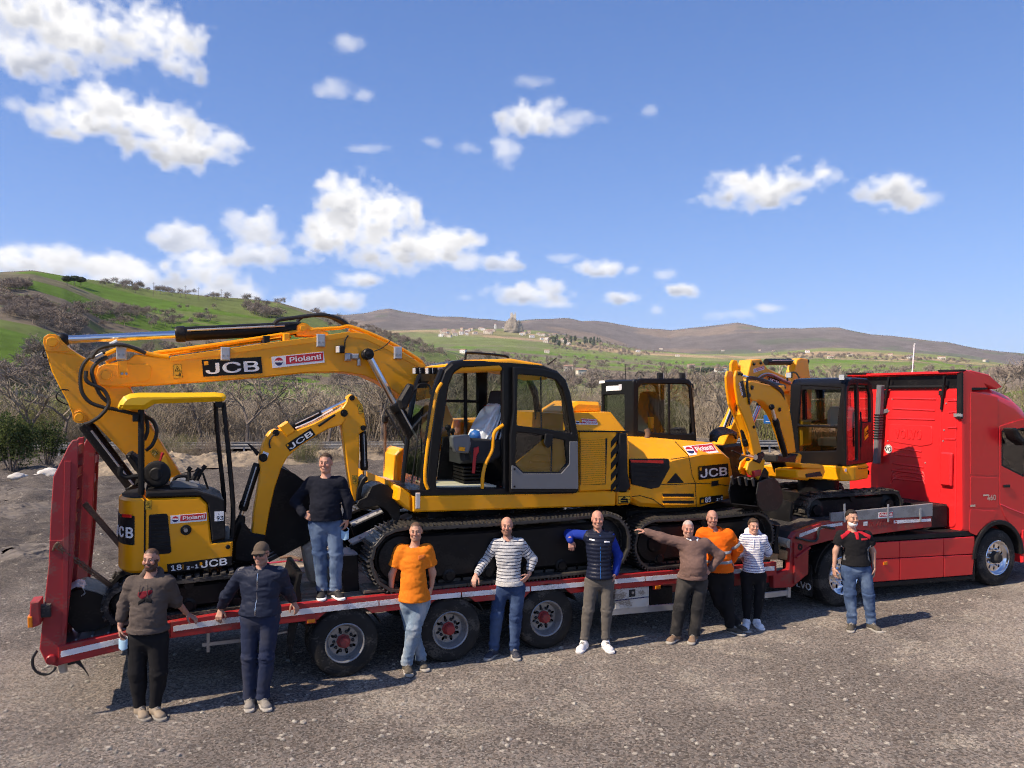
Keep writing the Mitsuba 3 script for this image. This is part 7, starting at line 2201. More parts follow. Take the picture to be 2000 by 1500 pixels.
class Field:
    """Smoothly joined round cones and ellipsoids on a grid."""
    def __init__(self,lo,hi,h):
        self.o,self.h = np.asarray(lo,float),h
        self.n = np.ceil((np.asarray(hi)-self.o)/h).astype(int)+1
        self.d = np.full(self.n,1.0)

    def _sub(self,lo,hi):
        a = np.clip(np.floor((lo-self.o)/self.h).astype(int),0,self.n)
        b = np.clip(np.ceil((hi-self.o)/self.h).astype(int)+1,0,self.n)
        sl = tuple(slice(x,y) for x,y in zip(a,b))
        g = np.stack(np.meshgrid(*[self.o[k]+np.arange(a[k],b[k])*self.h for k in range(3)],indexing='ij'),-1)
        return sl,g

    def _add(self,sl,dd,k,op):
        a = self.d[sl]
        if a.size == 0:
            return
        if op == 'sub':
            dd =-dd
            hh = np.maximum(k-np.abs(a-dd),0)/k
            self.d[sl] = np.maximum(a,dd)+hh*hh*k*.25
        else:
            hh = np.maximum(k-np.abs(a-dd),0)/k
            self.d[sl] = np.minimum(a,dd)-hh*hh*k*.25

    def cone(self,p0,p1,r0,r1,k=.03,op='add',flat=None):
        p0,p1 = np.asarray(p0,float),np.asarray(p1,float)
        pad = max(r0,r1)+max(.06,k)
        sl,g = self._sub(np.minimum(p0,p1)-pad,np.maximum(p0,p1)+pad)
        if 0 in g.shape:
            return self
        ab = p1-p0
        t = np.clip(((g-p0) @ ab)/max(ab @ ab,1e-9),0,1)
        w = g-p0-t[...,None]*ab
        if flat is not None:                      # (axis, factor): squash across an axis
            ax,fc = np.asarray(flat[0],float),flat[1]
            w = w+(w @ ax)[...,None]*ax*(fc-1)
        self._add(sl,np.linalg.norm(w,axis=-1)-(r0+(r1-r0)*t),k,op)
        return self

    def ell(self,c,r,k=.03,op='add',R=None):
        c,r = np.asarray(c,float),np.asarray(r,float)
        pad = max(r)+max(.06,k)
        sl,g = self._sub(c-pad,c+pad)
        if 0 in g.shape:
            return self
        w = g-c
        if R is not None:
            w = w @ R
        q = np.linalg.norm(w/r,axis=-1)
        q2 = np.linalg.norm(w/(r*r),axis=-1)
        self._add(sl,q*(q-1)/np.maximum(q2,1e-6),k,op)
        return self

    def pts(self):
        return np.stack(np.meshgrid(*[self.o[k]+np.arange(self.n[k])*self.h for k in range(3)],indexing='ij'),-1)

    def mesh(self,smooth=2):
        d = self.d.copy()
        for ax in range(3):
            for e in (0,-1):
                s = [slice(None)]*3
                s[ax] = e
                d[tuple(s)] = np.maximum(d[tuple(s)],.01)
        m = surface_nets(d,self.o,self.h)
        if smooth:
            relax(m,smooth)
        return m


def union(*ms):
    try:
        mf = [manifold3d.Manifold(manifold3d.Mesh(np.asarray(m.vertices,np.float32),np.asarray(m.faces,np.uint32))) for m in ms]
        if any(x.status() != manifold3d.Error.NoError for x in mf):
            raise ValueError
        r = mf[0]
        for x in mf[1:]:
            r = r+x
        k = r.to_mesh()
        return trimesh.Trimesh(np.array(k.vert_properties[:,:3],float),np.array(k.tri_verts),process=False)
    except Exception:
        return cat(*ms)


def head_field(c,M,s,h=.0046):
    """Head in its own axes (x to the picture's right, y back, z up) placed by rotation M and scale s at c."""
    f = Field(np.array([-.105,-.15,-.165]),np.array([.105,.125,.145]),h/s)
    f.ell((0,.012,.030),(.077,.096,.089),.02)
    f.ell((0,-.016,-.046),(.057,.070,.072),.035)
    f.ell((0,-.066,-.096),(.026,.022,.022),.03)
    for sx in (-1,1):
        f.ell((sx*.040,-.066,-.026),(.028,.026,.030),.02)
        f.cone((sx*.055,.0,-.075),(sx*.02,-.06,-.105),.018,.016,.02)
    f.cone((-.036,-.083,.026),(.036,-.083,.026),.012,.012,.014)
    for sx in (-1,1):
        f.ell((sx*.032,-.104,.006),(.019,.018,.013),.012,'sub')
        f.ell((sx*.031,-.081,.005),(.0135,.0135,.0125),.003)
    f.cone((0,-.092,.014),(0,-.112,-.024),.008,.0125,.012)
    f.cone((-.013,-.100,-.030),(.013,-.100,-.030),.009,.009,.008)
    f.cone((-.020,-.086,-.060),(.020,-.086,-.060),.0085,.0085,.006)
    f.cone((-.017,-.086,-.072),(.017,-.086,-.072),.0085,.0085,.006)
    for sx in (-1,1):
        f.ell((sx*.078,.016,-.004),(.010,.022,.032),.008)
        f.ell((sx*.089,.008,-.004),(.008,.012,.020),.006,'sub')
    f.cone((0,.022,-.05),(0,.030,-.155),.056,.054,.03)
    return f


def skin_of(base,p,beard=None,hair=None,stubble=None,brows=(.05,.03,.02),lip=(.42,.16,.13),amount=1.0,smile=True):
    """Colours of the head's skin in head coordinates p."""
    b = np.array(base)
    col = np.tile(b,(len(p),1))*(1+.20*(meshkit.fbm(p*45,3,4)-.5))[:,None]

    def put(mask,c,a=1.0):
        mask = np.clip(mask,0,1)[:,None]*a
        col[:] = col*(1-mask)+np.array(c)*mask
    x,y,z = p.T
    front = y <-.045
    put(np.exp(-(((np.abs(x)-.042)/.022) ** 2+((z+.028)/.02) ** 2))*front,(b[0]*1.05,b[1]*.72,b[2]*.66),.55)
    put(np.exp(-((x/.014) ** 2+((z+.026)/.012) ** 2))*(y <-.095),(b[0]*1.0,b[1]*.70,b[2]*.64),.5)
    if stubble is not None:
        put(np.clip((-z-.034)/.02,0,1)*np.clip((.03-y)/.03,0,1)*(z >-.125),stubble,.40)
    if beard is not None:
        jaw = (z <-.048-.0*y) & (y < .01) & (z >-.14)
        side = (np.abs(x) > .047) & (z < .0) & (y < .0) & (y >-.07)
        mous = (z <-.040) & (z >-.058) & (np.abs(x) < .032) & (y <-.075)
        n = meshkit.noise(p*300,3)
        put((jaw | side | mous)*(.75+.5*n),beard,amount)
    put((np.abs(z+.066) < .010) & (np.abs(x) < .022) & (y <-.083),lip,.6)
    zz = z+.0665-(7.0*x*x if smile else 0)
    put((np.abs(zz) < .0026) & (np.abs(x) < .021) & (y <-.078),(.14,.06,.05),.75)
    if smile:
        put((np.abs(zz+.0005) < .0022) & (np.abs(x) < .015) & (y <-.078),(.46,.40,.35),.6)
    bz = .027+.004*np.cos((np.abs(x)-.034)*60)
    put((np.abs(z-bz) < .0048) & (np.abs(x) > .013) & (np.abs(x) < .050) & (y <-.06),brows,.75)
    ex = np.abs(x)-.031
    put((np.hypot(ex/1.45,(z-.005)*1.25) < .0085) & (y <-.08),(.36,.32,.29),.8)
    put((np.hypot(ex,z-.005) < .0066) & (y <-.085),(.025,.017,.013),1)
    put((np.abs(z-.0125) < .003) & (np.abs(ex) < .015) & (y <-.07),(.10,.06,.045),.6)
    if hair is not None:
        fn,hc = hair
        put(fn(p)*(.85+.3*(meshkit.noise(p*260,5)-.5)),hc)
    return np.clip(col,.005,.95)


def hand_mesh(w,t,nrm,thumb,curl=.5,s=1.0,h=.0042,spread=.06):
    """Hand from the wrist w towards t; nrm is the palm's direction, thumb the side the thumb is on."""
    d = (t-w)/np.linalg.norm(t-w)
    nrm = nrm-d*(nrm @ d)
    nrm /= np.linalg.norm(nrm)
    side = np.cross(d,nrm)
    if side @ thumb < 0:
        side =-side
    lo,hi = w-.21*s,w+.21*s
    f = Field(lo,hi,h)
    f.cone(w-d*.03*s,w+d*.02*s,.027*s,.026*s,.02,flat=(nrm,1.3))
    for i,(off,L,r,cr) in enumerate([(.030,.072,.0092,.85),(.010,.082,.0095,1.0),(-.010,.076,.0092,1.08),(-.029,.060,.0082,1.2)]):
        k0 = w+d*.088*s+side*off*s
        f.cone(w+d*.02*s+side*off*.55*s,k0,.0155*s,.0125*s,.014,flat=(nrm,1.15))
        a,p = 0.0,k0
        e0 = d+side*off*spread*22
        e0 /= np.linalg.norm(e0)
        for j,(fr,da) in enumerate(((.46,.45),(.32,.75),(.22,.55))):
            a += curl*cr*da*1.6
            e = e0*math.cos(a)+nrm*math.sin(a)
            q = p+e*L*fr*s
            f.cone(p,q,(r-.0008*j)*s,(r-.0008*(j+1))*s,.004)
            p = q
    b0 = w+d*.018*s+side*.020*s
    b1 = b0+(d*.55+side*.70+nrm*.35)*.044*s
    b2 = b1+(d*.85+side*.30+nrm*.35*(1+curl))*.036*s
    b3 = b2+(d*.9+side*.0+nrm*.45*(1+curl))*.026*s
    f.cone(b0,b1,.016*s,.0125*s,.014)
    f.cone(b1,b2,.0118*s,.0105*s,.005)
    f.cone(b2,b3,.0102*s,.0085*s,.004)
    return f.mesh(1)


HAIRCAP = lambda p: (p[:,2] > .052+.55*np.maximum(p[:,1]*-1-.02,0)+.014*(meshkit.fbm(p*[55,55,40],3,6)-.5)+1.6*np.maximum(np.abs(p[:,0])-.045,0)*(p[:,1] <-.03)) | ((p[:,1] > .005) & (p[:,2] >-.055+.3*np.maximum(.03-p[:,1],0)) & (np.abs(p[:,0]) < .09) & ~((np.abs(p[:,0]) > .074) & (p[:,1] < .04) & (p[:,2] < .03)))


def rot(ax,a):
    return trimesh.transformations.rotation_matrix(a,ax)[:3,:3]


def build_person(label,S):
    key = thing('person',label,'person')
    W = WF
    d0 = S['d']

    def J(q,extra=0.0):
        if len(q) == 3 and isinstance(q[2],str):          # a point on the lorry: 'v9.4'
            return TF.m[:3,:3] @ TF.on(1,q[0],q[1],float(q[2][1:]))
        return W.on(1,q[0],q[1],d0+(q[2] if len(q) > 2 else 0)+extra)
    sc = S.get('scale',1.0)
    g = S.get('girth',1.0)
    sh,el,wr,ha = [[J(q) for q in S[k]] for k in ('sh','el','wr','ha')]
    hp,kn,an,to = [[J(q) for q in S[k]] for k in ('hp','kn','an','toe')]
    hc = J(S['head'])
    neck = (sh[0]+sh[1])/2+[0,.01,.035]
    chest = (sh[0]+sh[1])/2*.74+(hp[0]+hp[1])/2*.26
    waist = (sh[0]+sh[1])/2*.42+(hp[0]+hp[1])/2*.58
    pelvis = (hp[0]+hp[1])/2
    sw = np.linalg.norm(sh[0]-sh[1])
    yaw = math.atan2(sh[1][1]-sh[0][1],sh[1][0]-sh[0][0])
    RT = rot([0,0,1],yaw)
    belly = S.get('belly',0.0)

    def torso(f,e=0.0,k=.06):
        f.cone(sh[0]+(sh[1]-sh[0])*.08-[0,0,.022],sh[1]-(sh[1]-sh[0])*.08-[0,0,.022],.048*g+e,.048*g+e,k)
        f.ell(chest,(sw*.50+e,.118*g+e,.19+e),k,R=RT)
        f.ell(waist+RT @ [0,-belly*.45,0],(sw*.42*(1+belly)+e,.108*g+belly*.4+e,.17+e),k,R=RT)
        f.ell(pelvis+[0,0,.02],(sw*.43*(1+belly*.6)+e,.112*g+e,.13+e),k,R=RT)
        f.cone(neck-[0,0,.05],sh[0]-[0,0,.026],.058+e*.6,.042+e*.8,k)
        f.cone(neck-[0,0,.05],sh[1]-[0,0,.026],.058+e*.6,.042+e*.8,k)
        return f

    def arm(f,i,e=0.0,e2=None,upto=2.0,k=.03):
        e2 = e if e2 is None else e2
        a,b,c = sh[i],el[i],wr[i]
        if upto <= 1:
            f.cone(a,a+(b-a)*upto,.057*g+e,.050*g+e2,k)
        else:
            f.cone(a-[0,0,.012],b,.053*g+e,.043*g+e,k)
            q = b+(c-b)*min(1,upto-1)
            f.cone(b,q,.043*g+e,.043*g+(.029-.043)*min(1,upto-1)*g+e2,k)
        return f

    def legs(f,e=0.0,e2=None,k=.03):
        e2 = e if e2 is None else e2
        for i in (0,1):
            f.cone(hp[i],kn[i],.088*g+e,.060*g+e,k)
            f.cone(kn[i],an[i],.060*g+e,.040*g+e2,k)
            f.ell(kn[i]*.68+an[i]*.32+[0,.018,0],(.056*g+e,.058*g+e,.11+e),k)
        return f

    allp = np.array(sh+el+wr+hp+kn+an+[hc])
    lo,hi = allp.min(0)-[.17,.34,.17],allp.max(0)+.19
    # ---- body: one continuous skin
    f = Field(lo,hi,.0165)
    torso(f,-.012)
    for i in (0,1):
        arm(f,i,-.004)
    legs(f,-.010,-.004)
    fl = S.get('floor',0.0)
    for i in (0,1):
        dv_ = (to[i]-an[i])*[1,1,0]
        dv_ /= max(np.linalg.norm(dv_),1e-6)
        a0_ = np.array([an[i][0],an[i][1],fl+.06])
        f.cone(an[i],a0_,.036,.034,.02)
        f.cone(a0_-[0,0,.01],a0_+dv_*.12-[0,0,.02],.030,.022,.02)
    M = rot([0,0,1],S.get('turn',0.0)) @ rot([1,0,0],S.get('nod',0.0)) @ rot([0,1,0],S.get('tilt',0.0))
    hs = S.get('head_scale',.94)
    f.cone(neck-[0,0,.07],hc+M @ np.array([0,.03,-.10])*hs,.060,.052,.04)
    body = f.mesh(2)
    hf = head_field(hc,M,hs)
    hm = hf.mesh(1)
    hm.vertices = hc+(hm.vertices*hs) @ M.T
    hands = []
    hsz = .97*sc
    for i in (0,1):
        pn,cu = S['hand'][i]
        hands.append(hand_mesh(wr[i],ha[i],np.array(pn,float),np.array(S.get('thumb',[(0,-1,.3),(0,-1,.3)])[i],float),cu,hsz))
    m = union(body,hm,*hands)
    v = m.vertices
    hl = ((v-hc) @ M)/hs
    base = np.array(S.get('skin',(.50,.27,.19)))
    col = np.tile(base,(len(v),1))*(1+.12*(meshkit.fbm(v*40,3,2)-.5))[:,None]
    near = (np.abs(hl[:,0]) < .105) & (np.abs(hl[:,1]) < .15) & (hl[:,2] >-.14) & (hl[:,2] < .16)
    fc = skin_of(base,hl,S.get('beard'),S.get('hairpaint'),S.get('stubble'),S.get('brows',(.06,.04,.03)),amount=S.get('beard_amt',.9),smile=S.get('smile',True))
    col = np.where(near[:,None],fc,col)
    part(key,'body',m,'skin',True,WF,color=col)
    # ---- hair and headgear
    if 'hair' in S:
        hcol,thick,front,low = S['hair']
        q = Field((-.13,-.15,-.14),(.13,.15,.18),.0058)
        q.ell((0,.013,.031),(.079+thick*.7,.098+thick,.091+thick),.02)
        P_ = q.pts()
        q.d += thick*.9*(meshkit.fbm(P_*[70,40,55],3,3)-.5)
        hairline = np.where(P_[...,1] <-.02,front-(P_[...,2])-.25*(P_[...,1]+.02),np.where(P_[...,1] < .02,front-.045-P_[...,2],low-P_[...,2]))
        hairline = hairline+.022*(meshkit.fbm(P_*[60,60,30],3,8)-.5)
        q.d = np.maximum(q.d,hairline)
        q.d = np.maximum(q.d,-(np.linalg.norm((P_-[0,-.02,-.03])/[.066,.105,.105],axis=-1)-1)*.08)
        hm2 = q.mesh(1)
        hm2.vertices = hc+(hm2.vertices*hs) @ M.T
        part(key,'hair',hm2,hcol,True,WF)
    if S.get('cap'):
        q = Field((-.13,-.2,.0),(.13,.15,.19),.0055)
        q.ell((0,.013,.036),(.088,.106,.100),.01)
        q.d = np.maximum(q.d,.040-q.pts()[...,2])
        cap = q.mesh(1)
        peak = panel([[(.078*math.sin(a),-.075-t*.085*math.cos(a*.9),.052-.022*t-.05*(1-math.cos(a))*.5) for a in np.linspace(-1.25,1.25,15)] for t in np.linspace(0,1,5)],.006)
        for nm,mm in (('cap',cap),('cap_peak',peak)):
            mm.vertices = hc+(mm.vertices*hs) @ M.T
            part(key,nm,mm,S['cap'],True,WF)
    if S.get('glasses'):
        for sx in (-1,1):
            lens = trimesh.creation.icosphere(2)
            lens.vertices = lens.vertices*[.026,.008,.019]+[sx*.031,-.108,.006]
            lens.vertices[:,1] += 2.2*(lens.vertices[:,0]) ** 2*2
            lens.vertices = hc+(lens.vertices*hs) @ M.T
            part(key,'sunglass_lens',lens,'window_dark',True,WF)
        fr = cat(*[tube([(sx*.055,-.098,.014),(sx*.080,-.04,.012),(sx*.085,.01,.008)],.0035,5) for sx in (-1,1)],tube([(-.012,-.116,.012),(.012,-.116,.012)],.003,5))
        fr.vertices = hc+(fr.vertices*hs) @ M.T
        part(key,'sunglass_frame',fr,'black_plastic',False,WF)
    if S.get('chin_mask'):
        q = Field((-.1,-.15,-.16),(.1,.06,-.03),.005)
        q.ell((0,-.020,-.075),(.064,.074,.060),.02)
        P_ = q.pts()
        q.d = np.maximum(q.d-.004,np.maximum(P_[...,2]+.078-.35*np.abs(P_[...,0]),P_[...,1]-.0))
        mk_ = q.mesh(1)
        mk_.vertices = hc+(mk_.vertices*hs) @ M.T
        part(key,'face_mask',mk_,'mask_white',True,WF)

    # ---- clothes
    def folds(f,amp,seed,fx=11.0,fz=17.0):
        P_ = f.pts()
        n1 = meshkit.fbm(P_*[fx,fx,fz],2,seed)-.5
        n2 = np.abs(meshkit.noise(P_*[fx*.8,fx*.8,fz*1.3]+n1[...,None]*2.5,seed+5)-.5)*2
        f.d += amp*.62*(n1+.9*(n2-.45))
        return P_

    gear = {}
    t = S['top']
    e = t.get('ease',.016)
    ap = np.array(sh+el+wr+hp)
    f = Field(ap.min(0)-[.2,.34,.2],ap.max(0)+.17,t.get('res',.0105))
    torso(f,e)
    hg = t.get('hang',.012)
    f.ell(pelvis+[0,0,.05],(sw*.45+e+hg,.122*g+belly*.35+e+hg,.20),.08,R=RT)
    up = t.get('sleeve',2.0)
    ups = up if isinstance(up,(tuple,list)) else (up,up)
    if t.get('sleeveless') is None:
        for i in (0,1):
            arm(f,i,e+.002,t.get('cuff',e),ups[i])
    P_ = f.pts()
    hem = W.on(1,pelvis[0],0,1)[2]*0+J((1000,t['hem']))[2]
    if t.get('quilt'):
        tors = np.abs(((P_-pelvis) @ RT)[...,0]) < sw*.62
        f.d += np.where(tors,.0095*np.abs(np.sin(math.pi*P_[...,2]/.052))*-1+.004,0)
        folds(f,.006,t.get('seed',1))
    else:
        folds(f,t.get('fold',.013),t.get('seed',1))
    f.d = np.maximum(f.d,(hem-P_[...,2])+0.0)
    for i in (0,1):
        if t.get('sleeveless') is None and ups[i] <= 1.0:       # flat end of a short sleeve
            ax = (el[i]-sh[i])/np.linalg.norm(el[i]-sh[i])
            along = (P_-sh[i]) @ ax
            rad_ = np.linalg.norm(P_-sh[i]-along[...,None]*ax,axis=-1)
            txx = np.abs(((P_-chest) @ RT)[...,0])
            f.d = np.maximum(f.d,np.where((rad_ < .12) & (txx > sw*.5-.03-.10*(along < 0)),along-ups[i]*np.linalg.norm(el[i]-sh[i]),-1))
    # neck opening
    nk = neck+np.array([0,-.012,.0])
    up_ax = (hc-neck)
    up_ax /= np.linalg.norm(up_ax)
    al = (P_-nk) @ up_ax
    rd = np.linalg.norm(P_-nk-al[...,None]*up_ax,axis=-1)
    f.d = np.maximum(f.d,-(np.maximum(rd-t.get('neck_r',.068)-.25*np.maximum(al,0),-(al-t.get('neck_z',-.005)))))
    base_d = f.d.copy()
    gm = f.mesh(2)
    uv = None
    if t.get('stripes'):
        vv = gm.vertices
        s = vv[:,2].copy()
        for i in (0,1):
            a,b,c = sh[i],el[i],wr[i]
            for p0_,p1_,off in ((a,b,0),(b,c,np.linalg.norm(b-a))):
                ab = p1_-p0_
                tt = np.clip((vv-p0_) @ ab/(ab @ ab),0,1)
                dist = np.linalg.norm(vv-p0_-tt[:,None]*ab,axis=1)
                tx_ = np.abs(((vv-chest) @ RT)[:,0])
                on_ = (dist < .085) & ((tt > .30) | (off > 0)) & ((tx_ > sw*.5) | (np.abs((vv-chest)[:,1]) > .14) | (off > 0))
                s = np.where(on_,a[2]-off-tt*np.linalg.norm(ab),s)
        uv = np.stack([s,0*s],1)
    k = numbered(key+'__' +t['name'])
    mm = xf(gm,np.eye(4))
    scene[k] = mikit.ply(mm,t['mat'],smooth=True,uv=uv)
    if t.get('label'):
        labels[k] = {'label': t['label']}

    def shell(name,region,mat,off=.004,sub=True):
        f.d = np.maximum(base_d-off-.004,region(P_))
        try:
            part(k if sub else key,name,f.mesh(0),mat,True,WF)
        except Exception:
            pass
        f.d = base_d

    if t.get('ribs'):                                            # knitted hem and cuffs
        shell('hem_band',lambda q: np.abs(q[...,2]-hem-.03)-.03,t['ribs'],.004)
    for zc,hh in t.get('bands',()):
        z_ = J((1000,zc))[2]
        shell('reflective_band',lambda q: np.maximum(np.abs(q[...,2]-z_)-hh,np.abs(((q-chest) @ RT)[...,0])-sw*.60),'reflective_grey')
    for i,fr in t.get('arm_bands',()):
        c_ = sh[i]+(el[i]-sh[i])*fr
        ax = (el[i]-sh[i])/np.linalg.norm(el[i]-sh[i])
        shell('reflective_band',lambda q: np.maximum(np.abs((q-c_) @ ax)-.024,np.linalg.norm(q-c_,axis=-1)-.095),'reflective_grey')
    for nm,px,mat in t.get('prints',()):
        w_ = [J(a) for a in px]
        poly = [(a[0],a[2]) for a in w_]

        def inside(q):
            x,z = q[...,0],q[...,2]
            sd = np.full(x.shape,-9.0)
            for (x0,z0),(x1,z1) in zip(poly,poly[1:]+poly[:1]):
                L = math.hypot(x1-x0,z1-z0)
                sd = np.maximum(sd,((x-x0)*(z1-z0)-(z-z0)*(x1-x0))/L*sgn)
            return np.maximum(sd,q[...,1]-chest[1]+.02)
        area = sum(x0*z1-x1*z0 for (x0,z0),(x1,z1) in zip(poly,poly[1:]+poly[:1]))
        sgn = 1 if area > 0 else -1
        shell(nm,inside,mat,.003)
    if t.get('collar'):
        cm,ch,cr = t['collar']
        ring = []
        for a in np.linspace(-math.pi*.86,math.pi*.86,30):
            dirv = RT @ np.array([math.sin(a),math.cos(a),0])
            ring.append((dirv,a))
        rows = []
        for r_,z_ in ((cr+.012,-.03),(cr+.004,.0),(cr-.002,ch),(cr+.010,ch+.004),(cr+.022,ch*.4),(cr+.028,-.01)):
            rows.append([neck+up_ax*(z_+.004-.02*(abs(a) > 2.2))+dv*(r_+.008)+[0,-.012,0] for dv,a in ring])
        part(k,'collar',panel(rows,.004),cm,True,WF)
    if t.get('hood'):
        al_ = np.linspace(-2.7,2.7,25)
        pts_h = [neck+RT @ np.array([math.sin(a)*.088,math.cos(a)*.088+.005,.040-.034*(1-math.cos(a))+.02*(abs(a) < 1)]) for a in al_]
        part(k,'hood',tube(pts_h,[.020+.030*(1-(a/2.9) ** 2) for a in al_],10),t['hood'],True,WF)
        for sx in (-1,1):
            p0_ = neck+RT @ np.array([sx*.035,-.120*g-.02,-.035])
            part(k,'drawstring',tube([p0_,p0_+RT @ np.array([sx*.004,-.012,-.06]),p0_+RT @ np.array([sx*.01,-.010,-.13])],.0045,5,4),'sticker_white' if t.get('cord') else t['hood'],True,WF)
    if t.get('zip'):
        z0_,z1_ = neck[2]-.02,hem+.02
        pts_ = []
        for zz in np.linspace(z0_,z1_,12):
            ii_ = int(round((zz-f.o[2])/f.h))
            xi = int(round((chest[0]*(zz-hem)/max(z0_-hem,.1)+pelvis[0]*(1-(zz-hem)/max(z0_-hem,.1))-f.o[0])/f.h))
            colm = base_d[np.clip(xi,0,f.n[0]-1),:,np.clip(ii_,0,f.n[2]-1)]
            yi = np.argmax(colm < 0) if (colm < 0).any() else None
            if yi:
                pts_.append((f.o[0]+xi*f.h,f.o[1]+(yi-.3)*f.h,zz))
        if len(pts_) > 3:
            part(k,'zip',tube(pts_,.0055,5),t['zip'],True,WF)
    # under layer
    un = S.get('under')
    if un:
        f2 = Field(ap.min(0)-[.2,.3,.2],ap.max(0)+.17,.0115)
        if un.get('torso',True):
            torso(f2,un['ease'])
        for i in (0,1):
            arm(f2,i,un['ease'],un['ease'],un.get('sleeve',(2,2))[i])
        q_ = f2.pts()
        folds(f2,.010,7)
        al2 = (q_-nk) @ up_ax
        rd2 = np.linalg.norm(q_-nk-al2[...,None]*up_ax,axis=-1)
        f2.d = np.maximum(f2.d,-np.maximum(rd2-.056,-(al2-.01)))
        f2.d = np.maximum(f2.d,hem+.03-q_[...,2])
        part(key,un['name'],f2.mesh(2),un['mat'],True,WF)
    # trousers
    b = S['bottom']
    lp = np.array(hp+kn+an+[waist])
    f3 = Field(lp.min(0)-[.2,.3,.2],lp.max(0)+.17,.0110)
    legs(f3,b.get('ease',.014),b.get('hem_ease',.022))
    for i in (0,1):
        f3.cone(an[i],np.array([an[i][0],an[i][1],S.get('floor',0.0)+.04]),.040*g+b.get('hem_ease',.022),.044*g+b.get('hem_ease',.022),.02)
    f3.ell(pelvis+[0,0,.02],(sw*.43*(1+belly*.6)+.012,.112*g+.012,.14),.05,R=RT)
    f3.ell(waist,(sw*.40+.008,.106*g+.008,.17),.05,R=RT)
    q_ = f3.pts()
    low = np.clip(1.2-np.minimum(np.abs(q_[...,2]-kn[0][2])/.14,np.abs(q_[...,2]-an[0][2])/.16),.35,1.2)
    keep = f3.d.copy()
    folds(f3,b.get('fold',.016),b.get('seed',3),10,19)
    f3.d = keep+(f3.d-keep)*low
    top_z = max(J((1000,b['waist']))[2],hem+.045)
    f3.d = np.maximum(f3.d,q_[...,2]-top_z)
    for i in (0,1):
        s_ = np.linalg.norm(q_[...,:2]-an[i][:2],axis=-1) < .11
        f3.d = np.maximum(f3.d,np.where(s_,(S.get('floor',0.0)+b.get('cuff_z',.070))-q_[...,2],-1))
    kb_ = part(key,b['name'],f3.mesh(2),b['mat'],True,WF)
    if b.get('belt'):
        base3 = f3.d.copy()
        f3.d = np.maximum(base3-.004,np.abs(q_[...,2]-top_z+.02)-.017)
        part(key,'belt',f3.mesh(1),b['belt'],True,WF)
    # shoes
    so = S['shoes']
    for i in (0,1):
        dirv = to[i]-an[i]
        dirv[2] = 0
        L = max(np.linalg.norm(dirv),1e-6)
        dirv = dirv/L
        side = np.array([-dirv[1],dirv[0],0])
        gz = J(S['toe'][i])[2] if False else (S.get('floor',0.0))
        heel = np.array([an[i][0],an[i][1],gz])-dirv*.055
        lo2 = heel-[.35,.35,.03]
        f4 = Field(lo2,heel+[.35,.35,.24],.0075)
        hh = so.get('high',.10)
        f4.ell(heel+dirv*.05+[0,0,.042],(.055,.055,.045),.03)
        f4.cone(heel+dirv*.055+[0,0,.05],heel+dirv*.07+[0,0,hh],.046,.045,.03)
        f4.cone(heel+dirv*.07+[0,0,.055],heel+dirv*.175+[0,0,.038],.044,.036,.03)
        f4.ell(heel+dirv*.205+side*(.006 if i else -.006)+[0,0,.032],(.052,.052,.034),.035)
        q4_ = f4.pts()
        f4.d = np.maximum(f4.d,(gz+.016)-q4_[...,2])
        sk_ = part(key,'shoe',f4.mesh(2),so['mat'],True,WF)
        out_ = sg.MultiPoint([(0,0)]).buffer(.001)
        pl = shapely.union_all([sg.Point(-.0,0).buffer(.046),sg.Point(.16,0).buffer(.052),sg.Point(.21,.004).buffer(.046),sg.Polygon([(-.0,-.04),(.16,-.05),(.16,.05),(0,.04)])]).buffer(.006)
        sole = prism_z(pl,.0,.026,.006)
        Ms = np.eye(4)
        Ms[:3,0],Ms[:3,1],Ms[:3,3] = dirv,side,heel+dirv*.045
        part(sk_,'sole',remap(sole,Ms),so.get('sole','shoe_sole'),30,WF)
        lc = [tube([heel+dirv*x+side*-.024+[0,0,z],heel+dirv*(x+.004)+[0,0,z+.012],heel+dirv*x+side*.024+[0,0,z]],.004,4) for x,z in ((.10,.098),(.12,.090),(.14,.082))]
        part(sk_,'lace',cat(*lc),so.get('lace','shoe_sole'),False,WF)
    return key


for nm,c in dict(hair_dark=(.018,.013,.010),hair_brown=(.055,.033,.020),hair_grey=(.30,.28,.26),mask_white=(.74,.76,.77)).items():
    plain(nm,c,.7 if 'hair' in nm else .8,grain=.25,gscale=60)
plain('mask_blue',(.35,.55,.72),.8)
plain('reflective_grey',(.30,.31,.33),.5,grain=.1)
cloth('hoodie_brown',(.085,.070,.064))
cloth('jogger_black',(.012,.012,.014))
cloth('navy_jacket',(.016,.022,.045),rough=.6)
cloth('navy_trousers',(.018,.026,.060),worn=(.06,.06,.07),amt=.4)
cloth('navy_knit',(.009,.011,.020))
cloth('denim',(.050,.085,.170),.16,worn=(.17,.24,.36),amt=.7)
cloth('denim_dark',(.030,.055,.130),.16,worn=(.09,.14,.25),amt=.5)
cloth('denim_light',(.17,.24,.33),.16,worn=(.36,.40,.44),amt=.75)
cloth('tee_orange',(.74,.20,.015))
cloth('tee_orange_print',(.55,.15,.03))
cloth('knit_grey',(.48,.48,.48))
striped('stripe_knit',(.52,.53,.55),(.02,.025,.05),.042,.24)
striped('stripe_white',(.78,.78,.82),(.10,.12,.28),.034,.28)
cloth('hood_white',(.80,.80,.84))
cloth('royal_blue',(.012,.035,.28))
cloth('vest_navy',(.012,.016,.035),rough=.45)
cloth('trousers_grey',(.115,.105,.095))
cloth('trousers_dark',(.022,.022,.024),worn=(.10,.09,.08),amt=.5)
cloth('sweater_brown',(.155,.098,.085))
cloth('hivis_orange',(.85,.15,.008))
cloth('polo_black',(.012,.012,.014))
cloth('polo_grey',(.14,.145,.155))
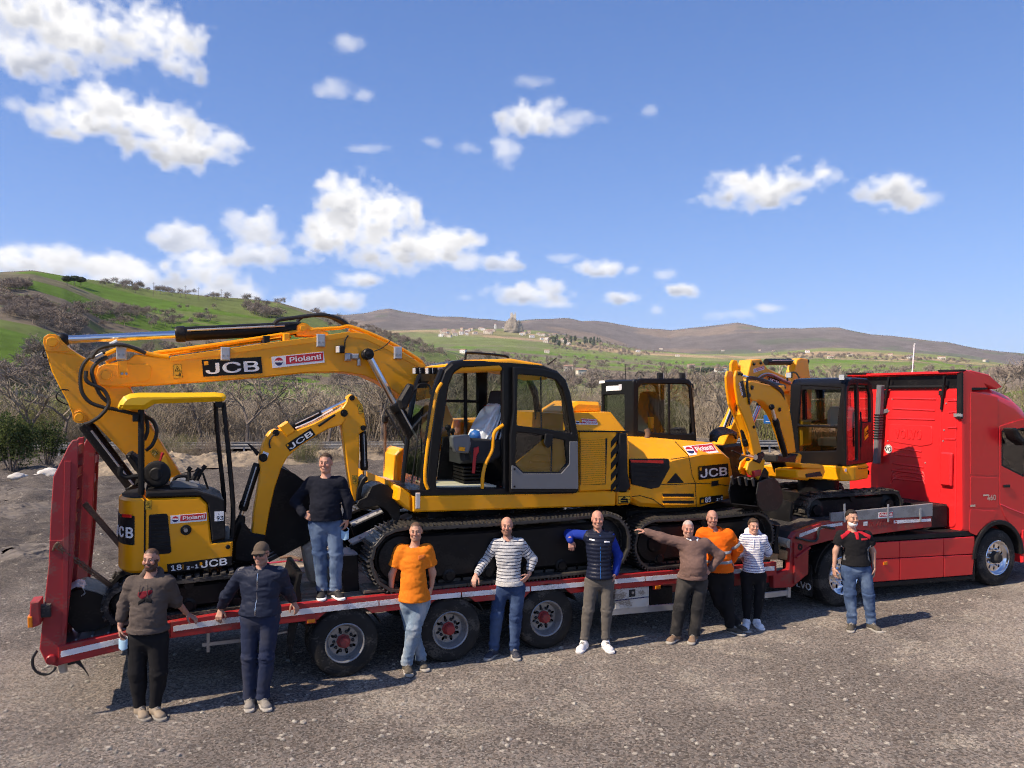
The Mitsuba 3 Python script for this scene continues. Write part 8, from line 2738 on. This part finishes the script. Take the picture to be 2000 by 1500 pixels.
cloth('polo_red',(.50,.02,.035))
cloth('cap_brown',(.10,.078,.060))
cloth('maroon_print',(.15,.012,.022))
cloth('shirt_grey',(.16,.16,.17))
for nm,c in dict(shoe_tan=(.26,.21,.155),shoe_black=(.02,.02,.022),shoe_white=(.78,.78,.80),shoe_brown=(.20,.13,.085),shoe_navy=(.03,.035,.055),shoe_olive=(.075,.065,.05),shoe_grey=(.22,.205,.185)).items():
    plain(nm,c,.7,grain=.2,gscale=30,dirt=(.22,.19,.15),dirt_amt=.35)

gd = lambda x,y: WF.uv(x,y,0.0)[1]
DOWN,INL,INR,BACK,FRONT = (0,0,-1),(1,.2,0),(-1,.2,0),(0,1,0),(0,-1,0)
PEOPLE = [
    ('man in grey brown hooded top and black joggers, bearded, leftmost of the group',dict(
        d=gd(290,1396),head=(295,1092,-.02),turn=.05,sh=[(259,1137),(327,1134)],el=[(243,1183,.0),(342,1172,.12)],wr=[(234,1224,-.05),(366,1199,'v9.38')],ha=[(237,1262,-.07),(381,1207,'v9.33')],
        hp=[(271,1247),(308,1246)],kn=[(268,1315,-.03),(310,1312,-.02)],an=[(273,1383),(303,1378)],toe=[(283,1398,-.13),(315,1396,-.14)],hand=[((1,.3,0),.5),(DOWN,.45)],thumb=[(0,-1,0),(-1,-.6,0)],
        skin=(.45,.25,.185),beard=(.022,.016,.013),hairpaint=(HAIRCAP,(.03,.024,.02)),smile=False,girth=1.06,belly=.05,
        top=dict(name='hooded_top',mat='hoodie_brown',hem=1231,sleeve=(1.55,1.15),ease=.020,fold=.024,neck_r=.066,hood='hoodie_brown',ribs='hoodie_brown',seed=2,
                 prints=[('print',[(281,1150),(309,1146),(308,1153),(290,1164),(281,1159)],'maroon_print'),('print',[(282,1168),(296,1160),(297,1167),(283,1175)],'jogger_black'),('print',[(296,1160),(309,1164),(309,1172),(297,1168)],'jogger_black')]),
        bottom=dict(name='joggers',mat='jogger_black',waist=1236,ease=.020,hem_ease=.012,cuff_z=.085),shoes=dict(mat='shoe_tan',sole='shoe_grey'))),
    ('man in brown cap, sunglasses and navy zip jacket leaning both hands on the trailer rail',dict(
        d=gd(500,1376),head=(510,1081,-.03),nod=.05,sh=[(473,1119),(547,1117)],el=[(442,1163,.10),(560,1150,.12)],wr=[(431,1190,'v9.40'),(573,1175,'v9.40')],ha=[(427,1207,'v9.35'),(580,1190,'v9.35')],
        hp=[(489,1207),(527,1206)],kn=[(487,1285,-.02),(521,1283,-.02)],an=[(488,1362),(513,1358)],toe=[(487,1378,-.14),(520,1372,-.14)],hand=[(DOWN,.55),(DOWN,.55)],thumb=[(1,-.5,0),(-1,-.5,0)],
        skin=(.43,.24,.18),stubble=(.20,.15,.13),hairpaint=(HAIRCAP,(.16,.14,.12)),cap='cap_brown',glasses=True,smile=False,
        top=dict(name='jacket',mat='navy_jacket',hem=1198,ease=.018,fold=.022,neck_r=.070,collar=('navy_jacket',.05,.070),zip='chrome',seed=5),under=dict(name='undershirt',mat='shirt_grey',ease=.008,sleeve=(.5,.5)),
        bottom=dict(name='work_trousers',mat='navy_trousers',waist=1206,ease=.018,fold=.028,hem_ease=.026),shoes=dict(mat='shoe_grey',high=.09))),
    ('man in dark navy sweater and blue jeans standing on the trailer deck between the diggers',dict(
        d=(TF.m[:3,:3] @ TF.on(1,640,1160,9.62))[1],floor=.935,head=(636,904,-.02),sh=[(607,941),(665,940)],el=[(577,980,.02),(680,978)],wr=[(592,1003,-.10),(678,1013,-.02)],ha=[(607,1012,-.12),(675,1037,-.03)],
        hp=[(620,1024),(653,1023)],kn=[(625,1080,-.03),(656,1080,-.02)],an=[(629,1146),(655,1146)],toe=[(628,1164,-.14),(663,1164,-.13)],hand=[((0,1,-.2),.5),(INR,.55)],thumb=[(0,0,1),(0,-1,0)],
        skin=(.50,.265,.19),hair=('hair_brown',.007,.088,-.03),hairpaint=(HAIRCAP,(.06,.04,.025)),girth=1.06,belly=.08,
        top=dict(name='sweater',mat='navy_knit',hem=1014,ease=.015,fold=.018,neck_r=.060,neck_z=.01,seed=8),bottom=dict(name='jeans',mat='denim',waist=1018,belt='shoe_brown',ease=.016,fold=.03),shoes=dict(mat='shoe_black',sole='shoe_white'))),
    ('smiling man in plain orange t-shirt and light jeans with crossed legs',dict(
        d=gd(800,1306),head=(812,1038,-.02),turn=.05,sh=[(783,1076),(833,1075)],el=[(765,1122,.0),(845,1119,.05)],wr=[(764,1155,-.02),(843,1146,.06)],ha=[(766,1182,-.04),(839,1166,.05)],
        hp=[(795,1178),(823,1177)],kn=[(804,1226,.07),(808,1230,-.08)],an=[(822,1281,.10),(795,1290,-.06)],toe=[(829,1296,-.04),(798,1310,-.22)],hand=[(INL,.5),(INR,.5)],
        skin=(.52,.29,.20),stubble=(.20,.14,.11),hairpaint=(HAIRCAP,(.05,.035,.026)),girth=1.10,belly=.05,
        top=dict(name='t_shirt',mat='tee_orange',hem=1171,sleeve=.66,ease=.024,cuff=.034,fold=.016,hang=.030,neck_r=.062,seed=11,prints=[('chest_print',[(818,1081),(832,1080),(832,1089),(819,1090)],'tee_orange_print')]),
        bottom=dict(name='jeans',mat='denim_light',waist=1182,ease=.016,fold=.032,seed=4),shoes=dict(mat='shoe_olive',high=.11))),
    ('bald man in grey hooded knit with thin navy stripes, left hand on the rail',dict(
        d=gd(980,1280),head=(990,1027,-.02),sh=[(969,1061),(1016,1060)],el=[(949,1091,.03),(1040,1093,.06)],wr=[(929,1124,'v9.40'),(1032,1124,.0)],ha=[(922,1144,'v9.33'),(1022,1135,-.06)],
        hp=[(978,1149),(1011,1149)],kn=[(970,1205,-.02),(1007,1206,-.02)],an=[(965,1259),(1004,1260)],toe=[(955,1278,-.13),(1008,1276,-.15)],hand=[(DOWN,.5),((-1,.3,0),.4)],thumb=[(1,-.5,0),(0,0,1)],
        skin=(.52,.28,.205),beard=(.09,.055,.04),beard_amt=.55,smile=False,
        top=dict(name='striped_hoodie',mat='stripe_knit',hem=1141,ease=.016,fold=.018,stripes=True,sleeve=(1.80,1.55),neck_r=.070,collar=('knit_grey',.035,.066),res=.0095,seed=14,ribs='knit_grey'),
        bottom=dict(name='jeans',mat='denim_dark',waist=1150,ease=.016,fold=.03,seed=6),shoes=dict(mat='shoe_navy'))),
    ('bald smiling man in quilted navy vest over royal blue sleeves, elbow propped on the track',dict(
        d=gd(1162,1266),head=(1167,1014,-.02),tilt=-.03,sh=[(1148,1044),(1191,1046)],el=[(1110,1042,.16),(1208,1085,.04)],wr=[(1114,1056,-.02),(1202,1119,-.02)],ha=[(1117,1076,-.04),(1198,1134,-.04)],
        hp=[(1156,1134),(1186,1134)],kn=[(1149,1190,-.02),(1185,1190,-.02)],an=[(1141,1247),(1183,1245)],toe=[(1133,1268,-.15),(1191,1263,-.16)],hand=[((0,.6,-.6),.55),(INR,.5)],thumb=[(1,-.2,0),(0,-1,0)],
        skin=(.53,.27,.20),girth=.98,stubble=(.30,.19,.15),
        top=dict(name='quilted_vest',mat='vest_navy',hem=1128,ease=.028,sleeveless=True,quilt=True,neck_r=.066,collar=('vest_navy',.045,.064),zip='blue_print',seed=17,prints=[('badge',[(1149,1049),(1160,1050),(1160,1054),(1149,1053)],'sticker_white'),('badge',[(1177,1053),(1190,1054),(1190,1058),(1177,1057)],'sticker_white')]),under=dict(name='blue_pullover',mat='royal_blue',ease=.014),
        bottom=dict(name='trousers',mat='trousers_grey',waist=1136,ease=.012,fold=.028,hem_ease=.012,cuff_z=.125),shoes=dict(mat='shoe_white',sole='shoe_white',lace='shoe_navy',high=.085))),
    ('grey haired old man in brown sweater, one arm stretched out onto the track',dict(
        d=gd(1332,1250),head=(1344,1032,-.02),turn=-.08,nod=.08,sh=[(1330,1059),(1377,1060)],el=[(1292,1050,.02),(1406,1085,.03)],wr=[(1262,1039,.06),(1389,1110,.0)],ha=[(1244,1032,.08),(1378,1122,-.04)],
        hp=[(1338,1136),(1367,1136)],kn=[(1328,1186,-.02),(1362,1186,-.03)],an=[(1320,1236),(1355,1241)],toe=[(1310,1246,-.12),(1350,1254,-.16)],hand=[(DOWN,.35),((-.4,1,0),.4)],thumb=[(0,-1,.2),(0,0,1)],
        skin=(.50,.26,.19),hairpaint=(lambda p: HAIRCAP(p) & (p[:,2] < .118-.2*np.maximum(-p[:,1],0)),(.42,.39,.36)),brows=(.25,.22,.20),stubble=(.34,.27,.23),girth=1.06,belly=.12,
        top=dict(name='sweater',mat='sweater_brown',hem=1128,ease=.018,fold=.022,neck_r=.068,collar=('sticker_white',.035,.062),seed=20,ribs='sweater_brown'),
        bottom=dict(name='trousers',mat='trousers_dark',waist=1136,ease=.020,hem_ease=.03,fold=.022,seed=9),shoes=dict(mat='shoe_brown'))),
    ('man in bright orange work jacket with grey reflective bands behind the old man',dict(
        d=gd(1428,1234),head=(1391,1012,-.02),turn=-.05,sh=[(1372,1041,.02),(1421,1043)],el=[(1362,1074,.10),(1440,1071,.05)],wr=[(1368,1104,.16),(1430,1092,.17)],ha=[(1372,1116,.16),(1433,1108,.17)],
        hp=[(1390,1124),(1418,1124)],kn=[(1406,1177,.02),(1420,1177,-.04)],an=[(1437,1216,.12),(1427,1228,-.02)],toe=[(1448,1224,.04),(1441,1240,-.12)],hand=[(BACK,.5),(INR,.5)],
        skin=(.47,.25,.185),beard=(.10,.06,.045),beard_amt=.35,hairpaint=(lambda p: HAIRCAP(p) & (p[:,1] > .0) & (p[:,2] < .09),(.05,.036,.028)),smile=False,girth=1.1,belly=.06,
        top=dict(name='work_jacket',mat='hivis_orange',hem=1114,ease=.027,fold=.024,neck_r=.073,collar=('hivis_orange',.055,.074),bands=[(1094,.020),(1076,.020)],arm_bands=[(1,.72)],seed=23),
        bottom=dict(name='work_trousers',mat='jogger_black',waist=1120,ease=.018),shoes=dict(mat='shoe_olive',high=.12))),
    ('short haired woman in white hooded top with fine blue stripes and black trousers',dict(
        d=gd(1468,1222),scale=.92,head=(1472,1028,-.01),head_scale=.86,sh=[(1455,1050),(1489,1051)],el=[(1444,1079,.06),(1499,1078,.06)],wr=[(1454,1099,.17),(1490,1090,.17)],ha=[(1460,1108,.18),(1483,1098,.18)],
        hp=[(1458,1124),(1485,1124)],kn=[(1459,1168,-.02),(1483,1168,-.02)],an=[(1458,1209),(1478,1209)],toe=[(1456,1224,-.13),(1484,1224,-.14)],hand=[(BACK,.6),(BACK,.6)],
        skin=(.52,.29,.215),hair=('hair_brown',.018,.078,-.060),hairpaint=(HAIRCAP,(.03,.02,.016)),girth=.93,lipcol=None,smile=True,
        top=dict(name='striped_hoodie',mat='stripe_white',hem=1115,sleeve=1.1,ease=.020,fold=.022,stripes=True,neck_r=.062,hood='hood_white',cord=True,res=.009,seed=26),
        bottom=dict(name='leggings',mat='jogger_black',waist=1120,ease=.010,hem_ease=.006,cuff_z=.10),shoes=dict(mat='shoe_white',sole='shoe_white',lace='shoe_white',high=.08))),
    ('dark haired man in black and red polo shirt with a white mask under his chin',dict(
        d=gd(1685,1228),head=(1664,1012,-.02),turn=.12,sh=[(1643,1046),(1692,1046)],el=[(1632,1076,.0),(1705,1077,.02)],wr=[(1629,1110,-.03),(1707,1110,-.02)],ha=[(1631,1134,-.05),(1706,1134,-.04)],
        hp=[(1656,1112),(1687,1112)],kn=[(1660,1158,-.02),(1696,1160,-.03)],an=[(1664,1203),(1701,1211)],toe=[(1661,1220,-.15),(1713,1231,-.14)],hand=[(INL,.45),(INR,.45)],
        skin=(.50,.285,.20),hair=('hair_dark',.011,.086,-.035),hairpaint=(HAIRCAP,(.025,.018,.014)),chin_mask=True,
        top=dict(name='polo_shirt',mat='polo_black',hem=1103,sleeve=.62,ease=.018,cuff=.026,fold=.013,neck_r=.064,collar=('polo_red',.035,.062),seed=29,
                 prints=[('red_yoke',[(1637,1044),(1657,1033),(1660,1036),(1640,1052)],'polo_red'),('red_yoke',[(1672,1033),(1697,1044),(1694,1052),(1670,1037)],'polo_red'),('red_placket',[(1663,1036),(1672,1036),(1671,1051),(1665,1051)],'polo_red'),('grey_side',[(1638,1062),(1646,1070),(1648,1092),(1638,1098)],'polo_grey'),('grey_side',[(1688,1070),(1698,1062),(1697,1098),(1690,1092)],'polo_grey'),('badge',[(1675,1049),(1689,1049),(1689,1053),(1675,1053)],'sticker_red')]),
        bottom=dict(name='jeans',mat='denim',waist=1109,ease=.018,fold=.03,seed=12,belt='polo_grey'),shoes=dict(mat='shoe_olive',high=.11))),
]
for lab,spec in PEOPLE:
    build_person(lab,spec)

# ------------------------------------------------------------------ loose things on the lorry and in the hands
CUR = TF
k = thing('digging_bucket','black digging bucket with shiny plastic wrap lying at the foot of the red ramps','bucket')
vb = VN+.28
bb = [P(x,y,vb) for x,y in [(128,1180),(135,1158),(158,1150),(190,1158),(222,1172),(240,1190),(225,1215),(185,1232),(150,1236),(132,1215)]]
part(k,'side_plate',prism(bb,vb,vb+.03,.006,r=.03),'black_paint')
part(k,'side_plate',prism(bb,vb+.6,vb+.63,.006,r=.03),'black_paint')
cb2 = np.array(bb).mean(0)
part(k,'shell',prism(bb[:6]+[(a*.92+cb2[0]*.08,b*.92+cb2[1]*.08) for a,b in bb[:6][::-1]],vb+.03,vb+.6,.004),'black_paint')
for j in range(4):
    a = P(228,1210,vb)
    part(k,'tooth',beam((a[0]-.05,vb+.06+.16*j,a[1]),(a[0]+.12,vb+.06+.16*j,a[1]-.06),.06,.05,.01),'grouser_steel')
wr_ = [[(P(x,y,vb)[0],vb-.02+.16*t,P(x,y,vb)[1]+.02*math.sin(7*t+x)) for t in np.linspace(0,1.6,8)] for x,y in [(130,1166),(136,1150),(148,1144),(160,1146),(166,1158),(158,1166)]]
part(k,'plastic_wrap',panel(wr_,.006),'plastic_film',True)
k = thing('black_tarpaulin','crumpled black sheet lying behind the bucket at the rear of the trailer','tarpaulin')
g_ = [[(P(x,0,10.3)[0] if False else -.75+.75*a,10.0+.9*b,.86+.22*float(meshkit.fbm(np.array([a*3,b*3,1.0]),3,4))*(1-(2*b-1) ** 2) ** .5+.12*a) for a in np.linspace(0,1,16)] for b in np.linspace(0.02,.98,16)]
emit(k,panel(g_,-.006),'hose_black',True)
for j,(x0,y0,x1,y1,v,lab) in enumerate([(684,1060,800,1006,10.15,'lower of two grey steel ramp beams resting on the big track'),(686,1024,748,996,10.75,'upper and farther of two grey steel ramp beams by the big track')]):
    k = thing('ramp_beam',lab,'beam')
    a,b = np.array([P(x0,y0,v)[0],v,P(x0,y0,v)[1]]),np.array([P(x1,y1,v)[0],v,P(x1,y1,v)[1]])
    part(k,'top_plate',beam(a,b,.26,.03,.006),'side_grey')
    part(k,'web',beam(a-[0,.08,.09],b-[0,.08,.09],.03,.16,.006),'black_paint')
    for f in (.15,.5,.8):
        q = a+(b-a)*f
        part(k,'bolt',cyl(q+[0,-.05,.012],q+[0,-.05,.026],.018,8),'steel')
k = thing('support_wedge','pale grey wedge block standing behind the legs of the man on the deck','block')
vw = VN+.75
part(k,'block',prism([P(x,y,vw) for x,y in [(595,1075),(612,1062),(646,1085),(652,1138),(606,1138)]],vw,vw+.4,.02),'concrete')
k = thing('steel_plate','dark upright steel box plate right of the legs of the man on the deck','plate')
vw = VN+.35
part(k,'face',prism([P(x,y,vw) for x,y in [(668,1086),(699,1083),(702,1158),(670,1163)]],vw,vw+.05,.008),'black_paint')
part(k,'lid',prism([P(x,y,vw) for x,y in [(660,1084),(699,1081),(699,1085),(662,1088)]],vw,vw+.45,.008),'side_grey')
k = thing('timber_board','weathered board lying on the deck just left of the orange t-shirt','board')
u0,v0 = TF.uv(702,1148,.965)
part(k,'board',box(u0,u0+.42,VN+.12,VN+.46,.945,.985,.008),'deck_wood')
for j in range(2):
    part(k,'batten',box(u0+.05+.26*j,u0+.11+.26*j,VN+.13,VN+.45,.985,1.0,.005),'deck_wood')
plain('timber',(.42,.27,.13),.8,grain=.3,gscale=14)
for j,(x,y,w,h,dv,lab) in enumerate([(1500,1090,.22,.12,.25,'leftmost timber block by the woman at the front of the deck'),(1516,1088,.16,.14,.42,'timber block standing in the middle of the wood pile'),(1530,1090,.20,.13,.18,'rightmost timber block beside the dusty edge of the well'),(1512,1073,.22,.09,.35,'timber block on top of the wood pile')]):
    k = thing('timber_block',lab,'timber block','timber blocks piled at the front of the deck')
    a = P(x,y,VN+dv)
    m = box(-w/2,w/2,-.11,.11,0,h,.008)
    base = deck_z(8.0) if j < 3 else deck_z(8.0)+.135
    m = xf(m,shift(a[0],VN+dv,base) @ rot_z(.3*(j-1)))
    emit(k,m,'timber')
k = thing('black_sheet','folded black rubber sheet lying on the deck under the old man arm','sheet')
emit(k,panel([[(6.0+.9*a,VN+.13+.7*b,deck_z(6.3)+.015+.09*float(meshkit.fbm(np.array([a*4,b*4,2.0]),3,9))*(1-(2*a-1) ** 4)) for a in np.linspace(0,1,18)] for b in np.linspace(0,1,14)],-.006),'hose_black',True)
k = thing('tie_down_chain','heap of rusty tie down chain on the deck left of the standing man','chain')
rc = random.Random(5)
for j in range(26):
    m = trimesh.creation.torus(.03,.009,major_sections=10,minor_sections=5)
    m.apply_scale([1.5,1,1])
    m.apply_transform(trimesh.transformations.euler_matrix(rc.uniform(-1,1),rc.uniform(-1,1),rc.uniform(0,6)))
    m.apply_translation([1.02+rc.gauss(0,.11),VN+.35+rc.gauss(0,.1),.965+abs(rc.gauss(0,.03))])
    part(k,'link',m,'rust_steel')
k = thing('load_binder','rusty lever load binder lying on the deck beside the black bucket','load binder')
a,b = TF.uv(548,1090,.96),TF.uv(588,1094,.96)
part(k,'bar',tube([(a[0],a[1],.97),((a[0]+b[0])/2,(a[1]+b[1])/2,1.0),(b[0],b[1],.97)],.022,8),'rust_steel')
part(k,'hook',tube([(b[0],b[1],.97),(b[0]+.07,b[1]+.02,.99),(b[0]+.08,b[1]-.06,.98),(b[0]+.02,b[1]-.07,.97)],.016,7,4),'rust_steel')
for x,y,d_,lab in ((241,1256,gd(290,1396)-.10,'light blue face mask held by the bearded man'),(674,1043,(TF.m[:3,:3] @ TF.on(1,640,1160,9.62))[1]-.06,'light blue face mask held by the man on the deck')):
    k = thing('face_mask',lab,'mask')
    c = WF.on(1,x,y,d_)
    part(k,'cloth',panel([[(c[0]-.045+.09*a,c[1]-.02*math.sin(3*a),c[2]+.05-.10*b-.02*math.sin(3*a)) for a in np.linspace(0,1,8)] for b in np.linspace(0,1,6)],.004),'mask_blue',True,WF)
    part(k,'ear_loop',tube([c+[.03,0,.03],c+[.045,0,.06],c+[.02,0,.075]],.003,4,3),'sticker_white',True,WF)

# ------------------------------------------------------------------ roadside behind the yard
k = thing('guard_rail','long grey steel guard rail along the road behind the yard','guard rail')
for x in np.arange(-40,41,4.0):
    dd = 45+.06*x
    part(k,'beam',xf(prism_u([(-.04,.45),(.0,.47),(-.05,.53),(-.05,.58),(.0,.64),(-.05,.70),(-.05,.75),(-.03,.75),(.03,.64),(-.03,.56),(-.03,.52),(.03,.46)],-2.0,2.0,.002),shift(x,dd,0) @ rot_z(.06)),'side_grey',30,WF)
    for s in (-1,1):
        part(k,'post',box(x+s-.04,x+s+.04,dd+.06*s+.03,dd+.06*s+.13,-.3,.74,.006),'galvanised',30,WF)
xs_,ys_ = np.meshgrid(np.linspace(-60,60,60),np.linspace(0,6.0,4))
plain('asphalt',(.075,.074,.072),.9,grain=.25,gscale=3)
structure('road',grid_mesh(xs_,47.0+ys_+.06*xs_,.22+0*xs_+.0*ys_),'asphalt',True)
k = thing('road_sign','small square blue road sign on an arm behind the two small booms','sign')
c = WF.on(1,1499.5,819,43.0)
part(k,'panel',box(c[0]-.22,c[0]+.22,42.98,43.0,c[2]-.23,c[2]+.23,.004),'sign_blue',30,WF)
part(k,'print',box(c[0]-.12,c[0]+.10,42.972,42.98,c[2]-.14,c[2]-.10,.001),'sticker_white',30,WF)
part(k,'post',cyl((c[0]-.75,43.05,-.2),(c[0]-.75,43.05,c[2]+.05),.04,10),'galvanised',30,WF)
part(k,'arm',cyl((c[0]-.75,43.05,c[2]-.02),(c[0]-.2,43.02,c[2]-.02),.03,8),'galvanised',30,WF)

# ------------------------------------------------------------------ houses, town and crag on the hills
def house(px,py,w,dpt,h,ry,wall,label,group,name='house',tower=False):
    q = hit(px,py)
    if q is None:
        return
    key = thing(name,label,'house' if not tower else 'tower',group)
    f = Frame(shift(q[0],q[1],q[2]-1.5) @ rot_z(ry))
    part(key,'wall',box(-w/2,w/2,-dpt/2,dpt/2,0,h+1.5,.05),wall,30,f)
    rh = .22*dpt
    if not tower:
        part(key,'roof',prism_u([(-dpt/2-.4,h+1.5),(dpt/2+.4,h+1.5),(0,h+1.5+rh)],-w/2-.4,w/2+.4,.05),'roof_tile',30,f)
    else:
        part(key,'roof',prism_u([(-dpt/2-.2,h+1.5),(dpt/2+.2,h+1.5),(0,h+1.5+dpt*.5)],-w/2,w/2,.05),'roof_tile',30,f)
    nw = max(2,int(w/4.5))
    for fl in range(max(1,int(h/3.2))):
        for j in range(nw):
            x =-w/2+w*(j+.5)/nw
            part(key,'window',box(x-.6,x+.6,-dpt/2-.06,-dpt/2-.01,2.6+3.1*fl,4.1+3.1*fl,.01),'window_dark',False,f)


rt_ = np.random.default_rng(11)
WALLS = ['plaster','plaster_pink','plaster_white','plaster']
for j in range(58):
    left = j < 38
    if left:
        px = rt_.uniform(858,984)
        py = 655-(px-858)/126*8+rt_.uniform(-7,5)
    else:
        px = rt_.uniform(1014,1112)
        py = 650+(px-1014)/98*16+rt_.uniform(-5,7)
    house(px,py,rt_.uniform(6,15),rt_.uniform(5.5,9),rt_.uniform(4.5,8.5),rt_.uniform(-.4,.4),WALLS[j % 4],'pale tile roofed house of the hilltop town left of the crag' if left else 'pale tile roofed house of the hilltop town right of the crag','houses of the town left of the crag' if left else 'houses of the town right of the crag')
house(967,643,6.5,6.5,14,.1,'plaster_white','white tower rising above the roofs left of the crag',None,'church_tower',True)
FARM = [(1066,669,13),(1110,673,10),(1083,655,16),(1291,683,17),(1323,697,10),(1246,688,10),(1407,727,14),(1110,726,8),(1135,734,8),(1068,690,10),(1173,674,9),(1622,701,10),(1739,696,9),(1839,702,14),(1925,707,12),(1577,689,10),(1511,687,10),(1484,686,9),(1412,686,12),(1350,720,9),(905,690,9),(1660,696,9),(1778,700,10)]
ORD = 'first second third fourth fifth sixth seventh eighth ninth tenth eleventh twelfth thirteenth fourteenth fifteenth sixteenth seventeenth eighteenth nineteenth twentieth twenty-first twenty-second twenty-third'.split()
for j,(x,y,w) in enumerate(sorted(FARM)):
    house(x,y,w,7,5,rt_.uniform(-.5,.5),WALLS[(j+2) % 4],'lone pale farmhouse on the far hillsides, ' +ORD[j]+' of them counted from the left','farmhouses scattered on the hillsides','farmhouse')
q = hit(1003,650)
k = thing('rock_crag','rugged pale rock crag towering over the hilltop town','rock')
m = trimesh.creation.icosphere(5)
v = m.vertices
sc_ = np.hypot(q[0],q[1])/3000
th = np.arctan2(v[:,1],v[:,0])
hgt = 33+14*np.cos(th*2+.6)*.4
nz = meshkit.fbm(v*2.3+5,5,3)-.5
nz2 = meshkit.fbm(v*[5,5,2.2]+9,4,8)-.5
m.vertices = np.stack([v[:,0]*34*(1+.5*nz+.45*nz2),v[:,1]*34*(1+.5*nz),np.where(v[:,2] > 0,np.sign(v[:,2])*np.abs(v[:,2]) ** .75*46*(1+.9*nz2+.3*nz),v[:,2]*30)],1)*sc_
part(k,'rock',m,'crag',20,Frame(shift(q[0],q[1]+20,q[2]+6)))
scene['crag'] = {'type': 'principled','base_color': mikit.proc(lambda p,n,uv: mix((.13,.115,.10),(.40,.35,.29),fbm(p.x/9,p.y/9,p.z/4,4))),'roughness': .95}
part(k,'ruin',cat(box(-9,-2,-4,4,30,52,.2),box(-2,7,-3,3,30,47,.2),box(3,6,-3,0,40,53,.2)),'plaster',30,Frame(shift(q[0],q[1]+20,q[2]+6)))


def far_tree(px,py,h,w,name,label,grp,seed):
    q = hit(px,py)
    if q is None:
        return
    key = thing(name,label,'tree',grp)
    f = Frame(shift(*(q-[0,0,.3])))
    part(key,'trunk',cyl((0,0,0),(0,0,h*.5),h*.03,8),'bark',30,f)
    m = trimesh.creation.icosphere(3)
    v = m.vertices
    n = meshkit.fbm(v*2.5+seed,4,seed)-.5
    m.vertices = v*(1+.8*n)[:,None]*[w/2,w/2,h*(.45 if w < h*.6 else .26)]+[0,0,h*(.55 if w < h*.6 else .74)]
    part(key,'crown',m,'cypress',False,f)


for j,(x,y) in enumerate([(131,559),(146,558),(158,560)]):
    far_tree(x,y,5.2,5,'pine_tree','dark round topped pine on the left skyline','pines on the left skyline',j)
for j in range(26):
    far_tree(rt_.uniform(1062,1180),660+rt_.uniform(0,14)+j*.2,rt_.uniform(11,20),rt_.uniform(5,8),'cypress_tree','dark evergreen tree on the slope right of the town','evergreens on the slope right of the town',10+j)
for j,(x,y) in enumerate([(1370,735),(1378,737),(1386,735),(1362,738)]):
    far_tree(x,y,10,9,'evergreen_tree','dark evergreen tree below the farmhouse','evergreens below the farmhouse',60+j)
for j,x in enumerate((300,362,388,432)):
    q = hit(x,{300: 578,362: 584,388: 587,432: 590}[x])
    if q is not None:
        k = thing('utility_pole',ORD[j]+' thin utility pole from the left on the left hill skyline','pole','utility poles on the left skyline')
        part(k,'pole',cyl((0,0,-1),(0,0,8),.14,6,.10),'bark',30,Frame(shift(*q)))
        part(k,'cross_arm',box(-.8,.8,-.06,.06,7.2,7.4,.01),'bark',30,Frame(shift(*q)))
